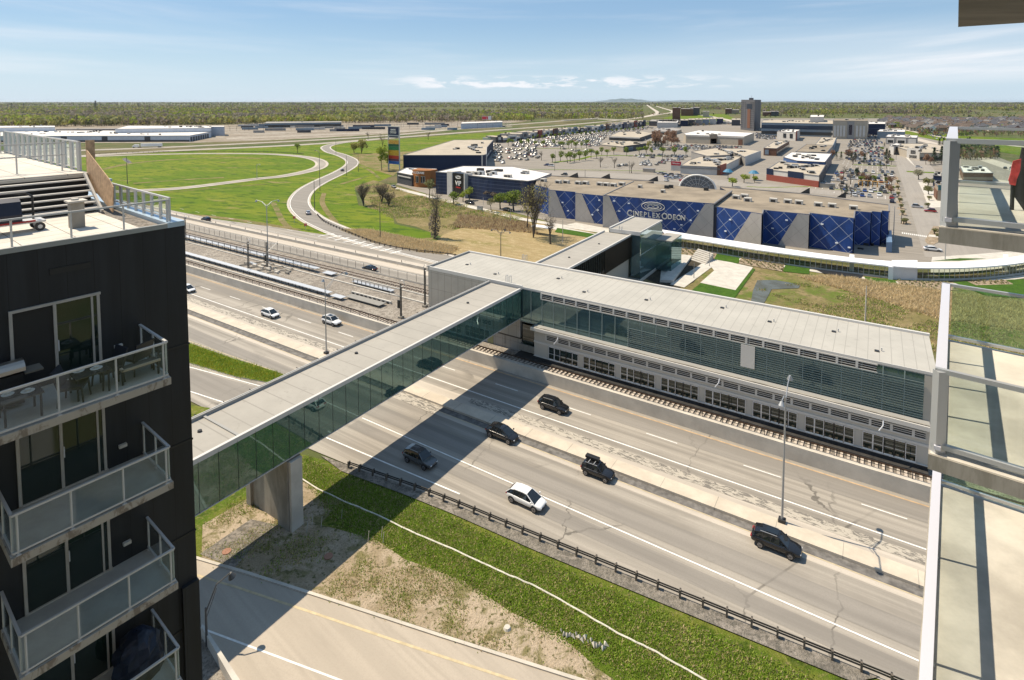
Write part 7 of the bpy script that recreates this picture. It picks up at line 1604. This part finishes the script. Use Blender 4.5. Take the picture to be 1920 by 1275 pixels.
for i, (x, y, h) in enumerate(((1662, 303, 10), (1667, 303, 8.5), (1751, 308, 12), (1765, 308, 13), (1761, 277, 9), (1769, 277, 10), (1783, 300, 9), (1621, 307, 7.5), (1603, 302, 7), (1597, 303, 6.5), (1577, 300, 6.5), (1568, 298, 6))):
    tree('spr', h, 4.6, 'dark', x, y, 'dark pointed spruce by the mall avenue', group='spruces by the mall avenue', conifer=True)
for i, (x, y) in enumerate(((1590, 298), (1596, 296), (1616, 297), (1620, 300), (1736, 309), (1745, 310), (1788, 285), (1783, 290), (1560, 300))):
    tree('rus0', rr.uniform(6, 8.5), 9, 'red', x, y, 'small russet tree near the mall avenue', group='small russet trees near the avenue')
for i, (x, y, k, h, l) in enumerate(((1722, 337, 'pale', 6, 'pale blossoming tree on the corner of the mall avenue'), (1395, 343, 'lime', 5, 'round lime green bush between the blue awnings'), (1373, 350, 'lime', 5, 'yellow green bush beside the arched entrance'), (1415, 343, 'lime', 4, 'small green bush under the right blue awning'), (1740, 350, 'olive', 5, 'olive bush beside the corner restaurant'), (1741, 365, 'olive', 4, 'shrub bed in front of the corner restaurant'), (1680, 240, 'lime', 11, 'large lime green tree right of the hotel hall'), (1690, 240, 'yellow', 10, 'yellow green tree right of the hotel hall'))):
    tree(k+'b', h, 6, k, x, y, l)
tree('solo', 9, 6, 'green', 558, 287, 'lone green tree on the lawn inside the upper ramp'); 
tree('willow', 13, 10, 'yellow', 678, 288, 'broad yellow bush beside the upper curved ramp', multi=True, n=420); tree('willow', 10, 10, 'yellow', 664, 288, 'smaller yellow bush left of the broad one by the ramp', multi=True); tree('willow2', 17, 9, 'lime', 716, 320, 'tall lime green tree left of the sign pylon', n=500); tree('willow2', 12, 9, 'lime', 728, 318, 'lime green bush touching the sign pylon'); tree('wil3', 15, 8, 'yellow', 718, 282, 'thin yellow tree behind the sign pylon', bare=True, n=260)
for i, (x, y, l) in enumerate(((803, 262, 'on the lawn right of the sign pylon'), (690, 262, 'behind the far motorway edge'))): tree('bareS', 9, 6, 'brown', x, y, 'small dark bare tree '+l, bare=True)
# bare trees in the near field
def bigtree(px, py, ytop, w, label, **kw):
    p = G(px, py); h = lampheight(p, ytop); e = empty('bare_tree', (0, 0, 0), label, 'tree'); lf = kw.pop('leaf', 'brown'); n = kw.pop('n', 200); T, C = crowd_tree(h, w, LM[lf], n, seed=int(px), bare=True, **kw); T.build('trunk', e)
    if C.v: C.build('crown', e)
    e.location = (*p, 0); return e
bigtree(1000, 446, 345, 13, 'tall bare poplar with two trunks left of the lift tower', trunk=.3, multi=True, leaf='yellow', n=700)
bigtree(1032, 458, 396, 5, 'slim dark bare tree right of the tall poplar', trunk=.35, leaf='brown', n=260)
bigtree(815, 447, 352, 4.5, 'tall thin tree with a shaggy dark base in the dry field', trunk=.35, leaf='olive', n=150)
bigtree(988, 428, 372, 6, 'thin bare tree just behind the tall poplar', trunk=.3, leaf='brown')
bigtree(682, 386, 345, 9, 'dark leafless bush on the lawn edge, leftmost of three', multi=True, trunk=.3); bigtree(716, 380, 345, 10, 'dark leafless bush on the lawn edge, middle one of three', multi=True, trunk=.3); bigtree(729, 387, 360, 7, 'dark leafless bush on the lawn edge, rightmost of three', multi=True, trunk=.25)
bigtree(738, 300, 268, 8, 'bare grey tree just left of the pylon foot', multi=True, trunk=.25)
rnd = random.Random(5); b = MB(); p = G(815, 447)
leaves(b, (p[0], p[1], 5), (2.0, 2.0, 5.0), 600, .35, LM['brown'], rnd, shell=.2); b.thing('ivy_clump', 'shaggy dark brown vine wrapped round the thin tree', 'vine')
for i, (x, y, h, k, l) in enumerate(((805, 372, 9, 'olive', 'green topped young tree in front of the orange restaurant'), (850, 384, 6, 'green', 'green bush left of the black parked car'), (880, 376, 7, 'lime', 'lime green tree before the black entrance sign'), (868, 378, 5, 'lime', 'lime bush left of the black entrance sign'), (915, 376, 5, 'brown', 'brown bush before the navy wall, left one'), (930, 378, 5, 'brown', 'brown bush before the navy wall, right one'), (938, 392, 7, 'green', 'young green tree before the navy wing'), (963, 396, 9, 'green', 'slender green tree left of the bare poplar'), (921, 398, 6, 'olive', 'round olive bush beside the grey utility box'), (810, 352, 5, 'olive', 'small bush at the foot of the orange corner'), (1040, 403, 3, 'olive', 'low hedge below the cinema wall'), (955, 384, 5, 'brown', 'brown shrub in front of the navy wing corner'))):
    tree(k+'s', h, 5.5, k, x, y, l)
b = MB(); p = G(900, 395); b.box(*p, 0, 2.2, 1.2, 1.8, m_hvac, -TH); b.box(*p, 1.8, 2.3, 1.3, .1, m_cap, -TH); b.thing('utility_box', 'grey utility box beside the service road', 'box')
b = MB(); p = G(1017, 440); b.box(*p, 2.6, 7, 3, .25, m_wroof, -TH)
for dx in (-3, 3): q = (p[0]+U[0]*dx, p[1]+U[1]*dx); b.bar((*q, 0), (*q, 2.6), .2, m_wroof)
b.thing('bus_shelter', 'small white bus shelter among the bare trees', 'shelter')
# plants in the mulch beds: copies of one tuft, as stuff
b = MB(); rnd = random.Random(9)
for P in MUL:
    xs = [q[0] for q in P]; ys = [q[1] for q in P]; x = min(xs)
    while x < max(xs):
        y = min(ys)
        while y < max(ys):
            if inpoly((x, y), P): leaves(b, (x+rnd.uniform(-.2, .2), y+rnd.uniform(-.2, .2), .35), (.4, .4, .35), 14, .22, LM['olive'], rnd, shell=0)
            y += 1.5
        x += 1.5
tag(b.build('bedding_plants'), 'rows of small shrubs in the mulch beds along the curved walkway', 'shrubs', kind='stuff')
# grass and reeds as stuff
def scatter(name, label, polypx, n, hh, w, mats, seed, blades=5, z=.05, lean=.35, spread=.35, mask=None, wpx=None):
    rnd = random.Random(seed); b = MB(); xs = [p[0] for p in polypx]; ys = [p[1] for p in polypx]; P = gp(polypx); gx = [p[0] for p in P]; gy = [p[1] for p in P]; c = 0
    while c < n:
        x, y = rnd.uniform(min(gx), max(gx)), rnd.uniform(min(gy), max(gy))
        if not inpoly((x, y), P): continue
        c += 1
        if mask and not mask(x, y, rnd): continue
        m = rnd.choice(mats)
        for _ in range(blades):
            a = rnd.uniform(0, 6.28); bx, by = x+rnd.gauss(0, spread), y+rnd.gauss(0, spread); h = hh*rnd.uniform(.5, 1.2); lx, ly = rnd.gauss(0, lean)*h, rnd.gauss(0, lean)*h; wx, wy = cos(a)*w, sin(a)*w
            b.face([(bx-wx, by-wy, z), (bx+wx, by+wy, z), (bx+lx, by+ly, h+z)], m)
    tag(b.build(name), label, 'grass', kind='stuff')
from mathutils import noise as MN
def mk(th, s=.08): return lambda x, y, r: MN.noise(Vector((x*s, y*s, 0)))+.35*MN.noise(Vector((x*s*4, y*s*4, 3))) > th
g1, g2, g3 = LM['grass'], LM['dry'], LM['lime']
m_flower = simple('dandelion', (.55, .45, .02), .7)
scatter('verge_grass', 'thick green grass on the verge below the guardrail', [(560, 858), (640, 892), (760, 940), (840, 972), (1000, 1048), (1280, 1170), (1540, 1285), (1380, 1290), (1200, 1275), (1100, 1225), (960, 1145), (850, 1085), (740, 1030), (640, 985), (575, 900)], 15000, .15, .06, [g1, g1, g1, g3, g2], 1, 6, .05, .6)
scatter('sandy_weeds', 'sparse weeds over the sandy soil beside the frontage road', [(380, 1040), (600, 1112), (820, 1182), (1080, 1266), (1250, 1290), (1110, 1235), (960, 1150), (820, 1075), (640, 985), (560, 905), (470, 870), (380, 960)], 5000, .18, .05, [g2, g2, g1, g3], 2, 5, mask=mk(.16, .25))
scatter('island_grass', 'green grass with yellow dandelions on the island by the ramp', [(352, 646), (430, 674), (520, 702), (535, 710), (500, 717), (440, 706), (355, 682)], 2500, .28, .04, [g1, g1, g3, m_flower], 3, 5, .25)
scatter('reeds', 'tall dry tan reeds in the marshy ground', [(640, 432), (690, 432), (740, 442), (860, 466), (840, 478), (790, 474), (700, 455)], 4500, .9, .11, [LM['reed'], LM['reed'], LM['dry']], 4, 4, .05, .4)
scatter('reeds', 'tall dry tan reeds behind the curved walkway meadow', [(1500, 520), (1560, 518), (1760, 546), (1930, 570), (1930, 622), (1760, 598), (1640, 562)], 6000, .75, .10, [LM['reed'], LM['reed'], LM['dry']], 5, 4, .05, .5)
scatter('reeds', 'short brown reeds behind the station roof', [(1420, 575), (1560, 585), (1760, 628), (1930, 650), (1930, 690), (1760, 662), (1400, 594)], 3000, .6, .08, [LM['reed'], LM['dry'], g1], 6, 4, .05, .5)
scatter('reeds', 'reddish dry reeds before the service road', [(860, 403), (985, 417), (1010, 440), (960, 434), (850, 427)], 2500, .9, .13, [LM['reed'], LM['dry'], LM['red']], 7, 4, .05, .12)
scatter('meadow_grass', 'rough mixed grass on the dry meadow', [(1420, 545), (1500, 530), (1640, 562), (1760, 600), (1930, 625), (1930, 660), (1760, 640), (1560, 590)], 5000, .35, .08, [g1, g2, g2, LM['olive']], 8, 4, .05, .5, mask=mk(-.1))
scatter('meadow_grass', 'rough tufts on the scrub field by the lawn', [(690, 360), (745, 355), (880, 385), (980, 410), (850, 430), (745, 415), (700, 392)], 6000, .6, .12, [g1, g2, g2, LM['olive']], 9, 4, mask=mk(-.1, .05))
# ---------------------------------------------------------------- woods to the horizon
def woods(name, label, region, n, seed, mats, hmin, hmax, quads=9, cond=None, pw=1.0):
    rnd = random.Random(seed); b = MB(); (x0, x1, y0, y1) = region; c = 0; i = 0
    while c < n and i < n*6:
        i += 1; px = rnd.uniform(x0, x1); py = y0+(y1-y0)*rnd.random()**pw
        if cond and not cond(px, py, rnd): continue
        c += 1; x, y = G(px, py); d = y; h = rnd.uniform(hmin, hmax); w = h*.33
        k = MN.noise(Vector((x*.004, y*.004, 0)))+.25*rnd.gauss(0, 1); m = mats[int(max(0, min(.999, k*.8+.5))*len(mats))]
        vf = sqrt(max(1, d/1400)); q = quads
        b.face([(x-.3, y, 0), (x+.3, y, 0), (x+.15, y, h*.7), (x-.15, y, h*.7)], m_bark)
        for _ in range(q):
            a = rnd.uniform(0, 6.28); r = w*rnd.random()**.5; z = h*rnd.uniform(.3, .95); s = h*.17*vf; cx, cy = x+r*cos(a), y+r*sin(a)
            t = rnd.uniform(0, 3.14); ux, uy = cos(t)*s, sin(t)*s; tz = rnd.uniform(.5, 1.1)*s; lx, ly = rnd.gauss(0, .5)*s, rnd.gauss(0, .5)*s
            b.face([(cx-ux, cy-uy, z-tz*.3), (cx+lx*.3, cy+ly*.3, z-tz), (cx+ux, cy+uy, z+tz*.2), (cx-lx*.4, cy-ly*.4, z+tz)], m)
    tag(b.build(name), label, 'woods', kind='stuff')
def clear(x, y, r):
    p = G(x, y); return MN.noise(Vector((p[0]*.0011, p[1]*.0006, 7))) > -.02
def front(px): return 238-(max(0, px-100))*.012 if px < 960 else 228-(px-960)*.012
FM = [LM['twig2'], LM['twig2'], LM['brown'], LM['olive'], LM['olive2'], LM['yellow'], LM['yellow'], LM['lime']]
woods('near_woods', 'edge of the spring woods behind the depot and rail yard', (-60, 1205, 210, 240), 6500, 1, FM, 10, 17, 13, lambda x, y, r: y < front(x) and y > 205 and r.random() < (y-200)/32 and not (x > 1000 and y > 224), 1)
woods('middle_woods', 'middle distance woods below the horizon', (-60, 1205, 197, 214), 5200, 2, FM, 11, 17, 7, clear)
woods('right_woods', 'woods and gardens below the horizon on the right', (1225, 1980, 197, 214), 5500, 3, FM, 10, 18, 7, lambda x, y, r: not (1205 < x < 1260 and y > 200) and clear(x, y, r))
woods('far_woods', 'farthest woods along the horizon', (-80, 2000, 191.6, 198), 4500, 4, [LM['brown'], LM['olive'], LM['olive'], LM['green']], 14, 22, 5, clear)
woods('garden_trees', 'trees and bushes among the distant houses', (1400, 1960, 209, 246), 800, 6, [LM['brown'], LM['olive'], LM['dark'], LM['olive'], LM['lime'], LM['green']], 4, 8, 12, lambda x, y, r: (x > 1430 and y < 222) or (x > 1665 and y < 244))
woods('roadside_bushes', 'bushes beside the distant roads and fields', (1200, 1960, 214, 262), 420, 7, [LM['brown'], LM['olive'], LM['red'], LM['green'], LM['dark']], 4, 8, 12, lambda x, y, r: (1215 < x < 1400 and y < 216) or (x > 1720 and 244 < y < 256) or (1240 < x < 1330 and 230 < y < 236))
woods('hedge_scrub', 'russet scrub beside the road past the upper balcony', (1795, 1870, 262, 300), 160, 8, [LM['brown'], LM['red'], LM['olive'], LM['dark']], 4, 8, 16, lambda x, y, r: y > 262+(x-1795)*.3 and y < 300)
# ---------------------------------------------------------------- houses
def house(wm, rm, seed):
    rnd = random.Random(seed); b = MB(); L, D, hw, hr = rnd.uniform(13, 17), rnd.uniform(10, 13), rnd.uniform(5, 6.5), rnd.uniform(3.5, 5)
    b.box(0, 0, 0, L, D, hw, wm); e = .7; x, y = L/2+e, D/2+e; rx = x*.45
    v = [(-x, -y, hw), (x, -y, hw), (x, y, hw), (-x, y, hw), (-rx, 0, hw+hr), (rx, 0, hw+hr)]; b.mesh(v, [(0, 1, 5, 4), (1, 2, 5), (2, 3, 4, 5), (3, 0, 4), (3, 2, 1, 0)], rm)
    gx = L*.22; gw = 3.2; b.mesh([(gx-gw, -y-.8, 0), (gx+gw, -y-.8, 0), (gx+gw, -y-.8, hw), (gx-gw, -y-.8, hw), (gx, -y-.8, hw+hr*.8), (gx-gw-.4, -1, hw), (gx+gw+.4, -1, hw), (gx, -1, hw+hr*.8), (gx-gw-.4, -y-1, hw-.2), (gx+gw+.4, -y-1, hw-.2)], [(0, 1, 2, 3), (3, 2, 4)], wm)
    b.mesh([(gx-gw-.4, -y-1, hw-.2), (gx, -y-1, hw+hr*.8), (gx, 0, hw+hr*.8), (gx-gw-.4, 0, hw-.2), (gx+gw+.4, -y-1, hw-.2), (gx+gw+.4, 0, hw-.2)], [(0, 1, 2, 3), (1, 4, 5, 2)], rm)
    for wx in (-L*.35, -L*.12, gx-1): b.box(wx, -D/2-(.02 if wx < gx-2 else 1.6), 1.2, 1.5, .1, 1.6, ms); b.box(wx, -D/2-(.02 if wx < gx-2 else 1.6), 3.8, 1.5, .1, 1.3, ms)
    b.box(-L*.3, 1, hw, 1, 1, hr*1.0, m_wall['brown']); return b
m_rg = M('shingle_grey', (.085, .088, .10), .9, .15, .05); m_rg2 = M('shingle_light', (.19, .185, .18), .9, .15, .05); m_rb = M('shingle_brown', (.12, .095, .08), .9, .15, .05); m_rr = M('shingle_red', (.22, .08, .05), .9, .15, .05)
HV = [('pale', M('house_white', (.72, .70, .66), .7, .05, .3), m_rg2), ('stone grey', m_wall['grey'], m_rg), ('beige', m_wall['beige'], m_rb), ('red brick', M('brick_wall', (.22, .11, .085), .8, .1, .3), m_rg), ('cream', M('cream_wall', (.50, .46, .38), .7, .05, .3), m_rg), ('sandy', m_wall['tan'], m_rb)]
HM = []
rnd = random.Random(31); n = 0; placed = []
rows = []
for k in range(2600):
    px = rnd.uniform(1440, 1950); py = rnd.uniform(211, 247)
    if px < 1660 and py > 222: continue
    if px < 1720 and py > 240: continue
    if px < 1530 and py > 216: continue
    p = G(px, py); 
    gxs = (round(p[0]/19)*19, round(p[1]/34)*34)
    if gxs in placed: continue
    placed.append(gxs); rows.append((py, gxs))
rows.sort(key=lambda a: -a[0])
for py, p in rows[:235]:
    i = rnd.randrange(6)
    if len(HM) < 6: i = len(HM); o = house(HV[i][1], HV[i][2], i+3).build('house', off=(0, 0, 0)); HM.append(o.data)
    else: o = bpy.data.objects.new('house', HM[i]); COL.objects.link(o)
    o.location = (p[0]+rnd.uniform(-2, 2), p[1]+rnd.uniform(-4, 4), 0); o.rotation_euler = (0, 0, rnd.choice((-.5, -.55, -.45, 1.05))); s = rnd.uniform(.85, 1.1); o.scale = (s, s, s)
    tag(o, '%s walled house in the distant suburb' % HV[i][0], 'house', '%s houses in the distant suburb' % HV[i][0])
ML = ['by the mall avenue', 'in the crowded lot', 'beside the open lot', 'near the ochre trolley shelter']
rnd = random.Random(51)
for i in range(34):
    x, y = rnd.uniform(1575, 1672), rnd.uniform(248, 372)
    if 1600 < x < 1665 and y > 352: y = 346
    k = rnd.choice((('bareS', 'brown', 6), ('bareS', 'brown', 6), ('rus0', 'red', 5.5), ('spr', 'dark', 4.5), ('lot1', 'green', 5)))
    tree(k[0], k[2]*rnd.uniform(.8, 1.15), 5, k[1], x, y, 'small %s tree among the parked cars left of the avenue' % {'brown': 'bare grey', 'red': 'russet', 'dark': 'dark pointed', 'green': 'green'}[k[1]], group='small %s trees among the parked cars' % {'brown': 'bare grey', 'red': 'russet', 'dark': 'dark pointed', 'green': 'green'}[k[1]])
for i, (x, y) in enumerate(((1683, 345), (1684, 356), (1685, 368), (1687, 380), (1689, 392), (1693, 404), (1699, 420), (1694, 421), (1740, 390), (1752, 440), (1760, 450), (1742, 376), (1738, 356))):
    tree('islb', 2.2, 2.6, 'olive', x, y, 'low planted shrub on the %s island beside the avenue, counted from the top' % ORD[i], group='planted shrubs on the avenue islands')
for i in range(26):
    x = 1000+i*8.2; tree('rowt', 5.5, 4.5, rnd.choice(('green',)), x, 262-i*.75+rnd.uniform(-1.5, 1.5), 'tiny tree before the long row of stores', group='tiny trees before the long row of stores')
# ================================================================ air
def haze():
    m = bpy.data.materials.new('haze'); m.use_nodes = True; N = m.node_tree.nodes; N.clear(); o = N.new('ShaderNodeOutputMaterial'); v = N.new('ShaderNodeVolumePrincipled')
    v.inputs['Color'].default_value = (.80, .88, 1, 1); v.inputs['Density'].default_value = HAZE; v.inputs['Anisotropy'].default_value = .3; m.node_tree.links.new(v.outputs[0], o.inputs['Volume'])
    b = MB(); b.obox((-25000, -600, -1), (50000, 0, 0), (0, 26000, 0), (0, 0, 71), m); o = b.build('haze'); tag(o, kind='stuff')
HAZE = 1.4e-5
haze()
